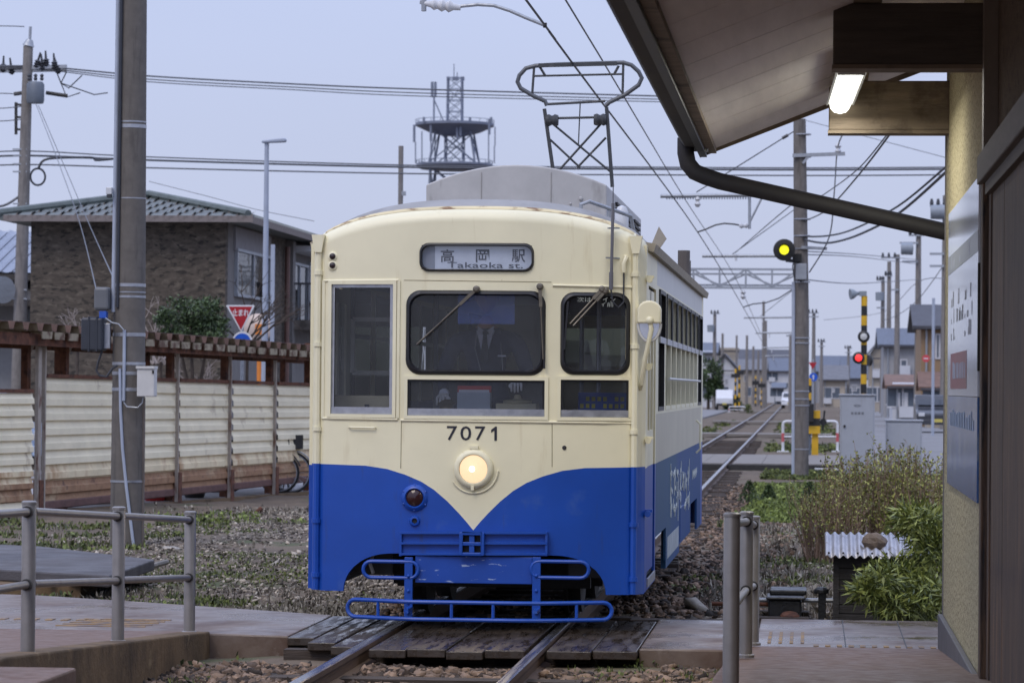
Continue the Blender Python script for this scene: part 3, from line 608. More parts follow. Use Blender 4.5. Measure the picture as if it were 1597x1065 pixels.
part('handle', lambda b: b.tube([(1.16, 9.7, 1.02), (1.2, 9.7, 1.06), (1.2, 9.7, 1.3), (1.16, 9.7, 1.34)], .012, 6), CREAM, tram)
# ---- rubber framed front windows
def rrect(r, rad, n=6):
    x0, z0, x1, z1 = r; P = []
    for cx, cz, a0 in ((x1-rad, z1-rad, 0), (x0+rad, z1-rad, pi/2), (x0+rad, z0+rad, pi), (x1-rad, z0+rad, 3*pi/2)):
        for k in range(n+1): a = a0+k/n*pi/2; P.append((cx+rad*cos(a), cz+rad*sin(a)))
    Q = []
    for i in range(len(P)):
        p, q = P[i], P[(i+1) % len(P)]; Q.append(p); L_ = math.hypot(q[0]-p[0], q[1]-p[1]); m_ = int(L_/.12)
        for k in range(1, m_+1): t = k/(m_+1); Q.append((p[0]+(q[0]-p[0])*t, p[1]+(q[1]-p[1])*t))
    return Q
def gasket(b, r, rad, wd, d=.022):
    O = rrect(r, rad); x0, z0, x1, z1 = r; cx, cz = (x0+x1)/2, (z0+z1)/2
    ix, iz = (x1-x0)/2, (z1-z0)/2
    I = [(cx+(p[0]-cx)*(1-wd/ix), cz+(p[1]-cz)*(1-wd/iz)) for p in O]; MID = [((p[0]+q[0])/2, (p[1]+q[1])/2) for p, q in zip(O, I)]
    loops = [[(p[0], bow(p[0])-.001, p[1]) for p in O], [(p[0]*.7+q[0]*.3, bow(p[0])-d*.8, p[1]*.7+q[1]*.3) for p, q in zip(O, I)], [(p[0]*.3+q[0]*.7, bow(p[0])-d, p[1]*.3+q[1]*.7) for p, q in zip(O, I)], [(q[0], bow(q[0])+.012, q[1]) for q in I]]
    k = len(O); vs = sum(loops, []); fs = []
    for a in range(3):
        for i in range(k): fs.append((a*k+i, a*k+(i+1) % k, (a+1)*k+(i+1) % k, (a+1)*k+i))
    b.add(vs, fs)
def curved_sheet(b, r, d, n=10, mi=0):
    x0, z0, x1, z1 = r
    for i in range(n):
        xa = x0+(x1-x0)*i/n; xb = x0+(x1-x0)*(i+1)/n
        b.quad((xa, bow(xa)+d, z0), (xb, bow(xb)+d, z0), (xb, bow(xb)+d, z1), (xa, bow(xa)+d, z1), mi)
for nm_, wd, rad in (('main', .034, .10), ('rmain', .034, .09)):
    gk = part('windscreen', lambda b: gasket(b, OPN[nm_], rad, wd), BLACKRUB, tram, smooth=True)
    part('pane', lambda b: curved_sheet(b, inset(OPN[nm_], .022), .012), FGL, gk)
def lipframe(b, r, wd, d0, d1, mi=0):
    x0, z0, x1, z1 = r
    for (a, c, e, g) in ((x0, z0, x1, z0+wd), (x0, z1-wd, x1, z1), (x0, z0+wd, x0+wd, z1-wd), (x1-wd, z0+wd, x1, z1-wd)):
        n = 6 if e-a > .3 else 1
        for i in range(n):
            xa = a+(e-a)*i/n; xb = a+(e-a)*(i+1)/n
            P = [(xa, bow(xa)+d0, c), (xb, bow(xb)+d0, c), (xb, bow(xb)+d1, c), (xa, bow(xa)+d1, c), (xa, bow(xa)+d0, g), (xb, bow(xb)+d0, g), (xb, bow(xb)+d1, g), (xa, bow(xa)+d1, g)]
            b.add(P, [(3,2,1,0),(4,5,6,7),(0,1,5,4),(1,2,6,5),(2,3,7,6),(3,0,4,7)], mi)
for nm_ in ('low', 'rlow', 'side'):
    r = OPN[nm_]; g = (r[0]-.022, r[1]-.022, r[2]+.022, r[3]+.022)
    fr = part('window', lambda b: lipframe(b, g, .024, -.014, .03), CREAM, tram)
    part('inner_frame', lambda b: lipframe(b, inset(r, .002), .016 if nm_ != 'side' else .022, .004, .03), ALU if nm_ == 'side' else BLACKRUB, fr)
    part('sill', lambda b: lipframe(b, (r[0]+.004, r[1]+.003, r[2]-.004, r[1]+.05), .0235, -.004, .02), ALU, fr)
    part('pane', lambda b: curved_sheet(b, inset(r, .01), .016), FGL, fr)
SEAM = M('seam_tan', (.30, .26, .16), .7, .2, 9)  # thin tan lines along the panel joints
for pa, pb in (((626, 655), (625, 730)), ((861, 660), (861, 728)), ((988, 445), (986, 725)), ((630, 437), (860, 440))):
    part('panel_seam', lambda b: b.tube([fpt(pa[0]+(pb[0]-pa[0])*t/8, pa[1]+(pb[1]-pa[1])*t/8, .0005) for t in range(9)], .0028, 4), SEAM, tram)
# pressed border of the front panels
for px in (505, 622):
    p, q = fpt(px, 438, .006), fpt(px-2, 652, .006); part('panel_bead', lambda b: b.bar(p, q, .02, .01, up=(0, 1, 0)), CREAM, tram)
for (pa, pb) in (((505, 438), (622, 437)), ((503, 652), (620, 654)), ((625, 655), (985, 660)), ((862, 445), (985, 448))):
    part('panel_bead', lambda b: b.tube([fpt(pa[0]+(pb[0]-pa[0])*t/8, pa[1]+(pb[1]-pa[1])*t/8, .004) for t in range(9)], .009, 6), CREAM, tram)
# ---- destination sign
sg = part('destination_sign', lambda b: gasket(b, OPN['dest'], .065, .019), BLACKRUB, tram, smooth=True)
part('blind', lambda b: (curved_sheet(b, inset(OPN['dest'], .02), .03)), M('blind_off_white', (0.40, 0.43, 0.50), .6, .08, 8, emit=(.55, .6, .75), estr=0.10), sg)
xs0, zs0, xs1, zs1 = OPN['dest']
part('blind_shade', lambda b: curved_sheet(b, (xs0+.015, zs0+.015, xs0+.105, zs1-.015), .028, 2), M('blind_grey', (.23, .25, .30), .6, .1), sg)
INK = M('sign_ink', (0.075, 0.08, 0.10), .6, .1)
def letters(name, body, cxpx, cypx, wpx, hpx, mt, par, d=.0, bold=0.0):
    x0, z0, x1, z1 = pxr(cxpx-wpx/2, cypx-hpx/2, cxpx+wpx/2, cypx+hpx/2); cx, cz = (x0+x1)/2, (z0+z1)/2
    vs, fs = text_verts(body, x1-x0, z1-z0, 0.0, bold); b = MB(); b.add([(cx+v[0], bow(cx+v[0])+d, cz+v[1]) for v in vs], fs); return b.build(name, mt, par, fix=False)
for ch, px in (('高', 697), ('岡', 752), ('駅', 808)): letters('sign_character', ch, px, 398.8, 21, 20, INK, sg, .0265, .012)
letters('sign_lettering', 'Takaoka st.', 756, 413.4, 118, 9, INK, sg, .0262, .004)
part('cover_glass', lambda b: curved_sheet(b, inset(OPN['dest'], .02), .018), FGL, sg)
# ---- fleet number
NBK = M('number_black', (.02, .02, .03), .5, .1)
for ch, px, w_ in (('7', 705, 16), ('0', 726.5, 17), ('7', 749, 16)): letters('fleet_digit', ch, px, 675.5+(px-737)*.012, w_, 22, NBK, tram, -.0035, .004)
x0, z0, x1, z1 = pxr(766, 665, 775, 687); part('fleet_digit', lambda b: b.add([(x, bow(x)-.0035, z) for x, z in ((x1-.017, z0), (x1, z0), (x1, z1), (x1-.012, z1), (x0, z1-.022), (x0, z1-.042), (x1-.017, z1-.026))], [(0, 1, 2, 3, 6), (3, 4, 5, 6)]), NBK, tram, fix=False)
# ---- headlight with hinged bezel
hp = fpt(739, 731)
hl = part('headlight', lambda b: b.lathe([(.135, 0), (.135, .02), (.128, .035), (.112, .045), (.10, .045), (.094, .03)], (hp.x, hp.y+.004, hp.z), (0, -1, 0), 32, 0, False), CREAM, tram, smooth=True)
part('reflector', lambda b: b.lathe([(.094, .03), (.085, .022), (.06, .012), (.02, .006)], (hp.x, hp.y+.004, hp.z), (0, -1, 0), 32), M('reflector_lit', (.25, .24, .22), .3, .05, emit=(1.0, .70, .46), estr=1.05), hl, smooth=True)
part('bulb', lambda b: b.sphere((hp.x-.01, hp.y-.012, hp.z+.0), .024, 12, 8), M('bulb_lit', (1, .95, .85), .3, .02, emit=(1.0, .95, .88), estr=6.0), hl, smooth=True)
part('lens', lambda b: b.lathe([(.096, .034), (.06, .046), (.02, .05), (.0005, .0505)], (hp.x, hp.y+.004, hp.z), (0, -1, 0), 32), GLASS('lens_glass', (.98, .96, .92), 1.35, .15), hl, smooth=True)
part('bezel_bracket', lambda b: (b.cbox((hp.x, hp.y-.01, hp.z+.145), (.06, .03, .022)), b.tube([(hp.x+.165*cos(a), hp.y-.004, hp.z+.165*sin(a)) for a in np.linspace(-pi*.82, -pi*.02, 18)], .007, 6), b.cbox((hp.x-.005, hp.y-.03, hp.z-.128), (.02, .03, .03))), CREAM, hl)
hld = bpy.data.lights.new('headlight_lamp', 'SPOT'); hld.energy = 14; hld.color = (1, .78, .5); hld.spot_size = radians(100); hld.shadow_soft_size = .05
hlo = bpy.data.objects.new('headlight_lamp', hld); COL.objects.link(hlo); hlo.parent = tram; hlo.location = (hp.x, hp.y-.06, hp.z); hlo.rotation_euler = (radians(90-8), 0, radians(180))
# tail lamps and markers
tp_ = fpt(647, 776); part_tl = part('tail_lamp', lambda b: b.lathe([(.092, 0), (.092, .012), (.076, .03), (.066, .034), (.058, .02)], (tp_.x, tp_.y+.003, tp_.z), (0, -1, 0), 28, 0, False), BLUE, tram, smooth=True)
part('lens', lambda b: b.lathe([(.06, .02), (.04, .034), (.0005, .04)], (tp_.x, tp_.y+.003, tp_.z), (0, -1, 0), 24), M('dark_red_lens', (.035, .012, .013), .12, .1), part_tl, smooth=True)
part('screw', lambda b: [b.sphere((tp_.x+.085*cos(a), tp_.y-.014, tp_.z+.085*sin(a)), .009, 6, 4) for a in np.arange(6)*pi/3+.5], BLUE, part_tl)['kind'] = 'stuff'
tq = fpt(647, 812); pl2 = part('marker_socket', lambda b: b.lathe([(.037, 0), (.037, .012), (.03, .024), (.02, .026), (.016, .008)], (tq.x, tq.y+.003, tq.z), (0, -1, 0), 18), BLUE, tram, smooth=True)
part('socket_hole', lambda b: b.lathe([(.016, .01), (.0005, .011)], (tq.x, tq.y+.003, tq.z), (0, -1, 0), 14), DARKSTEEL, pl2)
for py in (400, 414):
    q = fpt(519, py); mk = part('marker_lamp', lambda b: b.lathe([(.034, 0), (.032, .014), (.024, .018)], (q.x, q.y+.003, q.z), (0, -1, 0), 18), CREAM, tram, smooth=True)
    part('lens', lambda b: b.sphere((q.x, q.y-.014, q.z), .022, 12, 8, sc=(1, .7, 1)), M('dark_lens', (.03, .018, .02), .1, .1), mk, smooth=True)
q = fpt(880, 698); part('plug_hole', lambda b: b.lathe([(.016, 0), (.014, .008), (.007, .009)], (q.x, q.y+.003, q.z), (0, -1, 0), 12), DARKSTEEL, tram)
part('foot_rail', lambda b: b.tube([fpt(544, 666, .004), fpt(546, 666, .02), fpt(584, 667, .02), fpt(586, 667, .004)], .006, 6), CREAM, tram)
# ---- ribbed buffer beam, coupler box and lower plate
bb = part('buffer_beam', lambda b: curved_sheet(b, pxr(626, 829, 853, 866), -.03, 12), BLUE, tram)
for py in (830.5, 846.5, 863.5):
    b = MB(); pts = [fpt(626+(853-626)*t/12, py+0.03*t, .035) for t in range(13)]
    for p, q in zip(pts, pts[1:]): b.bar(p, q, .05, .014)
    b.build('rib', BLUE, bb)
for px in (626, 853): part('beam_end', lambda b: b.box((fpt(px, 847).x-.008, fpt(px, 847, .055).y, fpt(px, 866).z), (fpt(px, 847).x+.008, fpt(px, 847, -.01).y, fpt(px, 829).z)), BLUE, bb)
cx0, cz0, cx1, cz1 = pxr(718, 829, 757, 865)
cb = part('coupler_box', lambda b: (b.box((cx0, -.085, cz0), (cx0+.022, .0, cz1)), b.box((cx1-.022, -.085, cz0), (cx1, .0, cz1)), b.box((cx0+.022, -.085, cz1-.02), (cx1-.022, 0, cz1)), b.box((cx0+.022, -.085, cz0), (cx1-.022, 0, cz0+.02)), b.box((cx0+.022, -.08, (cz0+cz1)/2-.012), (cx1-.022, 0, (cz0+cz1)/2+.012)), b.box(((cx0+cx1)/2-.018, -.075, cz0+.02), ((cx0+cx1)/2+.018, -.05, cz1-.02))), BLUE, tram, bevel=.004)
part('coupler_pocket', lambda b: b.box((cx0+.022, -.034, cz0+.02), (cx1-.022, -.02, cz1-.02)), DARKSTEEL, cb)
lx0, lz0, lx1, lz1 = pxr(649, 867, 831, 909)
part('lower_plate', lambda b: b.box((lx0, -.035, lz0), (lx1, -.012, lz1)), M('blue_paint_scratched', (.009, .060, .35), .42, .15, 2, stain2=(.30, .38, .58), s2thr=(.63, .66), s2scale=9, s2stretch=(1, 1, 4), bump=.06, bscale=8), tram, bevel=.004)
# ---- life guard: straps and tubular loops
for px in (639, 838):
    x, zt_ = tl(px, 868); _, zb_ = tl(px, 966)
    st = part('guard_strap', lambda b: b.box((x-.028, -.06, zb_), (x+.028, -.037, zt_)), BLUE, tram, bevel=.003)
    part('bolt', lambda b: [b.sphere((x+.0, -.064, z), .012, 8, 5) for z in (zb_+.05, zb_+.12, zb_+.2, zb_+.3)], BLUE, st)['kind'] = 'stuff'
def loop(b, xa, xb, za, zb, r, yfun, n=6):
    rad = (zb-za)/2; P = []
    P += [(xa+rad+(xb-xa-2*rad)*t/12, za) for t in range(13)]
    P += [(xb-rad+rad*cos(a), (za+zb)/2+rad*sin(a)) for a in np.linspace(-pi/2, pi/2, 9)[1:-1]]
    P += [(xb-rad-(xb-xa-2*rad)*t/12, zb) for t in range(13)]
    P += [(xa+rad+rad*cos(a), (za+zb)/2+rad*sin(a)) for a in np.linspace(pi/2, 3*pi/2, 9)[1:-1]]
    b.tube([(p[0], yfun(p[0]), p[1]) for p in P], r, 8, closed=True)
gx0, _ = tl(536, 945, -.3); gx1, _ = tl(951, 950, -.3); _, gz0 = tl(742, 967, -.33); _, gz1 = tl(742, 940, -.33)
yg = lambda x: -.30+.42*max(0, abs(x)-.42)
gd = part('life_guard', lambda b: loop(b, gx0, gx1, gz0, gz1, .014, yg), BLUE, tram, smooth=True)
for px in (587, 704, 769, 897): x, _ = tl(px, 950, -.3); part('upright', lambda b: b.tube([(x, yg(x), gz0), (x, yg(x), gz1)], .011, 8), BLUE, gd)
for px in (639, 838): x, _ = tl(px, 950, -.1); part('stay', lambda b: b.bar((x, -.05, (gz0+gz1)/2), (x, yg(x), (gz0+gz1)/2), .03, .02), BLUE, gd)
for pa, pb in ((566, 652), (828, 918)):
    xa, za = tl(pa, 900, -.06); xb, zb = tl(pb, 876, -.06)
    part('step_loop', lambda b: loop(b, xa, xb, za, zb, .013, lambda x: -.05), BLUE, tram, smooth=True)
# ---- drain pipes, brackets, hoods
for s, pxs in ((-1, 497), (1, 991)):
    x, _ = tl(pxs, 600, .2); yb = bow(x)-.03
    dp = part('drain_pipe', lambda b: (b.tube([(x, yb, 2.64), (x, yb, 1.112)], .024, 8), b.tube([(x, yb, 1.112), (x, yb, .25)], .024, 8, mi=1)), [CREAM, BLUE], tram, smooth=True)
    for z in (2.42, 1.93, 1.35, .72, .35): part('pipe_clip', lambda b: b.lathe([(.032, -.015), (.032, .015)], (x, yb, z), (0, 0, 1), 10), CREAM if z > 1.1 else BLUE, dp)
    part('hopper', lambda b: b.prism([(x-.045, 2.68), (x+.045, 2.68), (x+.024, 2.56), (x-.024, 2.56)], yb-.035, yb+.05, 'xz'), CREAM, dp)
    for z in (2.40, 1.80, 1.30, .80) if s > 0 else (): part('hinge_bracket', lambda b: (b.box((min(s*1.09, s*1.2), .28, z), (max(s*1.09, s*1.2), .36, z+.018)), b.lathe([(.022, -.03), (.022, .03)], (s*1.17, .27, z-.01), (0, 1, 0), 10)), CREAM if z > 1.1 else BLUE, tram)
# corner pillar hood
# ---- wing mirror on the right corner
mp0 = tl(1012, 500, .1)
mz = mp0[1]; mxx = mp0[0]
mir = part('wing_mirror', lambda b: b.prism([(mxx-.075, mz-.02), (mxx+.085, mz-.02), (mxx+.085, mz+.07)]+[(mxx+.005+.08*cos(a), mz+.07+.065*sin(a)) for a in np.linspace(.2, pi-.2, 8)]+[(mxx-.075, mz+.07)], .02, .14, 'xz'), CREAM, tram, bevel=.012)
part('mirror_glass', lambda b: b.prism([(mxx+.005+.068*cos(a), mz-.02+.11*sin(a)) for a in np.linspace(pi, 2*pi, 14)], .05, .075, 'xz'), M('mirror_silver', (.55, .56, .60), .15, .05, metal=.8), mir)
part('mirror_rim', lambda b: b.tube([(mxx+.005+.076*cos(a), .06, mz-.02+.12*sin(a)) for a in np.linspace(pi, 2*pi, 14)], .011, 6), GREYW, mir)
part('mirror_arm', lambda b: b.tube([(mxx+.01, .04, mz-.0), (mxx+.02, .03, mz-.06), (mxx-.02, .08, mz-.25), (mxx-.05, .14, mz-.43), (mxx-.06, .2, mz-.46)], .016, 8), CREAM, mir, smooth=True)
part('arm_knuckle', lambda b: b.sphere((mxx+.01, .03, mz-.0), .03, 10, 6), CREAM, mir, smooth=True)
# ---- whip antenna with cable, grab rail on the roof
a0, a1 = fpt(956, 322, .05), fpt(953, 452, .05); a0.z += .02
an = part('antenna', lambda b: (b.tube([a0+Vv((0, 0, .13)), a0], .004, 5), b.tube([a0, a1], .011, 8), b.tube([a1+Vv((0, 0, .12)), a1], .015, 8)), M('antenna_grey', (.12, .12, .14), .5, .1), tram, smooth=True)
c0, c1 = fpt(953, 452, .05), fpt(973, 425, .02)
part('cable', lambda b: b.tube([c0, c0+Vv((.01, 0, -.08)), c0+Vv((.05, 0, -.12)), c1+Vv((-.0, 0, -.2)), c1], .006, 6), WIRE, an, smooth=True)
part('clamp', lambda b: (b.bar(fpt(948, 356, .04), fpt(966, 356, .0), .01, .01), b.bar(fpt(945, 402, .04), fpt(966, 403, .0), .01, .01)), GALV, an)
part('cable_gland', lambda b: b.tube([fpt(973, 425, .02), fpt(973, 410, .03), fpt(977, 402, .02), fpt(975, 400, -.02)], .016, 8), CREAM, an, smooth=True)
part('roof_rail', lambda b: (b.tube([(.66, .75, 2.86), (.66, .75, 2.93), (.72, .75, 2.95), (1.0, .95, 2.86), (1.02, 1.0, 2.74)], .014, 8), b.tube([(.85, .85, 2.78), (.85, .85, 2.9)], .012, 6)), GALV, tram, smooth=True)
part('roof_beacon', lambda b: b.lathe([(.05, 0), (.05, .12), (.03, .16), (.0005, .17)], (.92, 1.2, 2.78), (0, 0, 1), 12), INS, tram, smooth=True)
part('eave_vane', lambda b: b.prism([(1.145, 2.65), (1.20, 2.62), (1.255, 2.70), (1.20, 2.785)], .9, .93, 'xz'), M('vane_tan', (.36, .33, .28), .6, .1), tram)
for a_, c_, h_ in ((.06, 9.6, .34), (.05, 10.1, .26)): part('exhaust_stub', lambda b: b.lathe([(a_, 0), (a_, h_)], (1.03, c_, 2.65), (0, 0, 1), 10), M('stub_brown', (.10, .085, .075), .7, .1), tram)
# ---- wipers
WIP = M('wiper_metal', (.16, .14, .11), .45, .2, 20, metal=.5)
def wiper(pa, pb, pc=None):
    p, q = fpt(*pa, .035), fpt(*pb, .03); mid = p+(q-p)*.28
    wp = part('wiper', lambda b: (b.bar(p, mid, .022, .02, up=(0, 1, 0)), b.tube([mid, q], .006, 6)), WIP, tram)
    part('spindle', lambda b: b.lathe([(.024, 0), (.024, .05), (.012, .06)], p+Vv((0, .04, 0)), (0, -1, 0), 10), WIP, wp)
    if pc: part('blade', lambda b: b.bar(fpt(*pc[0], .026), fpt(*pc[1], .026), .012, .012, up=(0, 1, 0)), BLACKRUB, wp)
wiper((743, 451), (650, 537), ((690, 500), (650, 538)))
wiper((842, 447), (847, 560), ((845, 480), (849, 575)))
wiper((939, 451), (889, 505), ((886, 470), (880, 545)))
wiper((944, 454), (894, 508))
# ---- monitor housing on the roof with louvres
MON = M('monitor_grey', (0.42, 0.41, 0.40), .55, .08, 5, stain=(.30, .29, .28), sthr=(.58, .72), sscale=4, sstretch=(2, 2, .5))
mtop = [(-.70, 3.02), (-.70, 3.205)]+[(x, 3.205+.155*(1-(x/.70)**2)) for x in np.linspace(-.6, .6, 13)]+[(.70, 3.205), (.70, 3.02)]
mtop = [(p[0], p[1]-.0) for p in mtop]; mtop[0] = (-.70, 2.76); mtop[-1] = (.70, 2.76)
mon = part('monitor_housing', lambda b: b.prism(mtop, 2.95, 7.9, 'xz'), MON, tram, bevel=.012)
for i in range(3): part('louvre', lambda b: [b.box((.70, 4.0+i*1.3+.0, 2.98+.045*k), (.72, 4.9+i*1.3, 3.0+.045*k)) for k in range(4)], DARKSTEEL, mon)
for x in (-.42, 0, .42, .5): part('rivet', lambda b: b.sphere((x, 2.946, 3.06+.04*(x == .5)), .010 if x != .5 else .018, 8, 5), MON, mon)
part('seam', lambda b: [b.box((x-.003, 2.946, 2.9), (x+.003, 2.951, 3.3)) for x in (-.27, .27)], ROOFG, mon)
part('pantograph_box', lambda b: b.box((-.62, 8.2, 2.8), (.62, 9.9, 2.98)), ROOFG, tram, bevel=.02)
# ---- pantograph
PANM = M('pantograph_dark', (.045, .047, .05), .55, .2, 14, stain=(.14, .13, .12), sthr=(.6, .7), sscale=9)
PY = 30.6-TY
def pp_(px, py, dy=0.0): x, z = tl(px, py, PY+dy); return Vv((x, PY+dy, z))
pan_ = part('pantograph', lambda b: [b.tube([pp_(*q, dy) for q in L_], r, 6) for L_, r, dy in (
    ([(849, 170), (862, 262), (866, 290)], .018, .0), ([(946, 168), (955, 292)], .018, .0),
    ([(853, 185), (947, 183)], .013, 0), ([(855, 168), (947, 165)], .0, 0) if False else ([(852, 163), (944, 158)], .014, 0),
    ([(853, 186), (952, 268)], .012, .05), ([(944, 186), (870, 268)], .012, .05), ([(902, 228), (905, 158)], .006, .02), ([(858, 218), (905, 262)], .012, .09), ([(945, 215), (900, 262)], .012, .09))], PANM, tram, smooth=True)
for q in ((861, 188), (936, 187)): part('insulator', lambda b: b.lathe([(.05, -.06), (.06, -.03), (.045, 0), (.06, .03), (.05, .06)], pp_(*q), (1, 0, 0), 12), PANM, pan_, smooth=True)
hd = part('collector_head', lambda b: b.tube([pp_(*q) for q in [(853, 165), (850, 158), (832, 150), (812, 138), (807, 128), (810, 118), (820, 107), (835, 103), (870, 101), (905, 100), (940, 99), (972, 98), (985, 102), (996, 112), (1001, 122), (996, 133), (975, 148), (950, 160), (944, 166)]], .021, 8), M('collector_grey', (.10, .105, .115), .5, .1, metal=.4), pan_, smooth=True)
part('contact_strip', lambda b: b.bar(pp_(840, 102.5)+Vv((0, 0, .0)), pp_(962, 99.5), .05, .035), PANM, hd)
part('lower_bar', lambda b: (b.tube([pp_(833, 119), pp_(970, 116)], .011, 6), b.tube([pp_(833, 105), pp_(830, 148)], .012, 6), b.tube([pp_(972, 101), pp_(971, 148)], .012, 6)), PANM, hd)
part('spring_horn', lambda b: (b.tube([pp_(842, 105), pp_(850, 118)], .014, 6), b.tube([pp_(965, 103), pp_(958, 116)], .014, 6)), PANM, hd)
part('base_frame', lambda b: [b.bar(p, q, .05, .05) for p, q in (((-.5, 8.4, 3.0), (.5, 8.4, 3.0)), ((-.5, 9.6, 3.0), (.5, 9.6, 3.0)), ((-.48, 8.4, 3.0), (-.48, 9.6, 3.0)), ((.48, 8.4, 3.0), (.48, 9.6, 3.0)))] + [b.tube([(x, 9.0, 3.0), (x*.55, PY, 3.45)], .018, 6) for x in (-.48, .48)], PANM, pan_)
# ---- underframe, bogies
part('underframe', lambda b: (b.box((-1.05, .3, .56), (1.05, 11.7, .72)), b.box((-.8, 4.2, .2), (.85, 8.0, .56)), b.box((-.4, .1, .35), (.4, .5, .58))), DARKSTEEL, tram)  # low middle box added to block light under the floor
for yc in (2.6, 9.4):
    bg_ = part('bogie', lambda b: (b.box((-.72, yc-1.1, .28), (-.62, yc+1.1, .45)), b.box((.62, yc-1.1, .28), (.72, yc+1.1, .45)), b.box((-.62, yc-.15, .3), (.62, yc+.15, .5)), b.box((-.7, yc-1.15, .2), (.7, yc-1.08, .4)), [b.box((s*.72-.05, yc+d-.1, .2), (s*.72+.05, yc+d+.1, .42)) for s in (-1, 1) for d in (-.75, .75)]), DARKSTEEL, tram)
    for d in (-.75, .75):
        wh = part('wheelset', lambda b: (b.lathe([(.05, -.6), (.05, .6)], (0, yc+d, .33), (1, 0, 0), 12), [b.lathe([(.33, -.055), (.33, .035), (.36, .04), (.36, .065)], (s*.566, yc+d, .335), (-s, 0, 0), 28) for s in (-1, 1)]), DARKSTEEL, bg_, smooth=True)
for e_ in ((-.92, -.6), (.62, .9)): part('light_block_box', lambda b: b.box((e_[0], .4, .34), (e_[1], .78, .56)), M('light_block_grey', (.06, .06, .06), .7, .2), tram)  # dark underfloor boxes added to block light beneath the body
part('air_hose', lambda b: b.tube([(-.72, .3, .5), (-.74, .25, .43), (-.72, .28, .36)], .014, 6), GREYW, tram)
# ---- interior
INT = M('interior_dark', (.06, .06, .062), .7, .2); INTC = M('interior_cream', (.50, .43, .27), .6, .1)
part('floor', lambda b: b.box((-1.1, .3, .73), (1.1, 11.7, .76)), M('floor_brown', (.14, .11, .085), .6, .2), tram)
part('roof_vent', lambda b: (b.box((-.68, 2.2, 2.72), (-.56, 2.4, 2.90)), b.tube([(-.62, 2.3, 2.88), (-.62, 2.3, 3.0), (-.58, 2.3, 3.03), (-.5, 2.3, 3.02)], .012, 6)), ROOFG, tram)
part('bench_seat', lambda b: (b.box((-1.08, 2.3, 1.1), (-.68, 10.8, 1.22)), b.box((-1.08, 2.3, 1.22), (-.98, 10.8, 1.52))), M('seat_blue', (.03, .05, .12), .9, .2), tram)
part('bench_seat', lambda b: (b.box((.68, 3.4, 1.1), (1.08, 10.8, 1.22)), b.box((.98, 3.4, 1.22), (1.08, 10.8, 1.52))), MATS['seat_blue'], tram)
dk = part('driver_desk', lambda b: (b.box((-.5, .24, .76), (.55, .52, 1.46)),), INTC, tram, bevel=.01)
part('controller', lambda b: (b.box((.12, .26, 1.46), (.40, .50, 1.535)), b.lathe([(.10, 0), (.10, .02), (.03, .03), (.02, .06)], (.26, .38, 1.535), (0, 0, 1), 16)), M('controller_cream', (.50, .45, .30), .5, .1), dk, bevel=.006)
part('brake_stand', lambda b: b.lathe([(.05, 0), (.05, .05), (.07, .07), (.04, .1)], (-.24, .42, 1.46), (0, 0, 1), 14), M('brass', (.22, .17, .09), .4, .2, metal=.7), dk, smooth=True)
part('partition', lambda b: (b.box((-.45, 1.42, .76), (.42, 1.46, 1.72)), b.box((-.45, 1.42, 1.72), (-.42, 1.46, 2.5)), b.box((.39, 1.42, 1.72), (.42, 1.46, 2.5))), M('partition_grey', (.11, .115, .125), .6, .2), tram)
part('cab_cabinet', lambda b: (b.box((-1.06, .36, .76), (-.56, .80, 1.58)),), INTC, tram, bevel=.008)
part('cabinet_latch', lambda b: b.box((-.8, .345, 1.44), (-.77, .359, 1.52)), DARKSTEEL, tram)
part('cab_window_frame', lambda b: [b.bar(p, q, .03, .03) for p, q in (((-.98, 1.0, 1.74), (-.62, 1.0, 1.74)), ((-.98, 1.0, 2.12), (-.62, 1.0, 2.12)), ((-.98, 1.0, 1.74), (-.98, 1.0, 2.12)), ((-.62, 1.0, 1.74), (-.62, 1.0, 2.12)))], M('frame_pale', (.40, .38, .33), .5, .1), tram)
part('hand_pole', lambda b: (b.tube([(.78, .95, .76), (.78, .95, 2.5)], .016, 8), b.tube([(.62, 1.5, .76), (.62, 1.5, 2.5)], .016, 8)), ALU, tram, smooth=True)
part('fare_box', lambda b: b.box((.62, .6, .76), (.95, .9, 1.5)), M('fare_grey', (.16, .17, .17), .5, .1), tram, bevel=.01)
nb = part('notice_board', lambda b: b.box((tl(902, 612, .35)[0], .34, tl(940, 641, .35)[1]), (tl(978, 612, .35)[0], .352, tl(940, 612, .35)[1])), M('notice_blue', (.012, .06, .30), .5, .1), tram)
YLW = M('notice_yellow', (.35, .33, .06), .6, .2)
part('notice_marks', lambda b: [b.box((tl(905+i*9, 620, .35)[0], .335, tl(905, 625+j*11, .35)[1]), (tl(910.5+i*9, 620, .35)[0], .3385, tl(905, 618.5+j*11, .35)[1])) for i in range(8) for j in range(2) if (i*3+j) % 5], YLW, nb)
ds = part('stop_display', lambda b: b.box((tl(880, 462, 1.2)[0], 1.2, tl(930, 492, 1.2)[1]), (tl(990, 462, 1.2)[0], 1.24, tl(930, 455, 1.2)[1])), M('display_black', (.012, .012, .014), .4, .1), tram)
def dtext(body, px, py, w_, h_):
    vs, fs = text_verts(body, w_/221, h_/221); x, z = tl(px, py, 1.19); b = MB(); b.add([(x+v[0], 1.195, z+v[1]) for v in vs], fs); b.build('display_lettering', M('display_white', (.5, .5, .5), .5, .1, emit=(.6, .62, .6), estr=.35), ds, fix=False)
dtext('次は', 911, 467, 22, 8); dtext('イン', 950, 467, 20, 8); dtext('イ前', 946, 475, 22, 7)
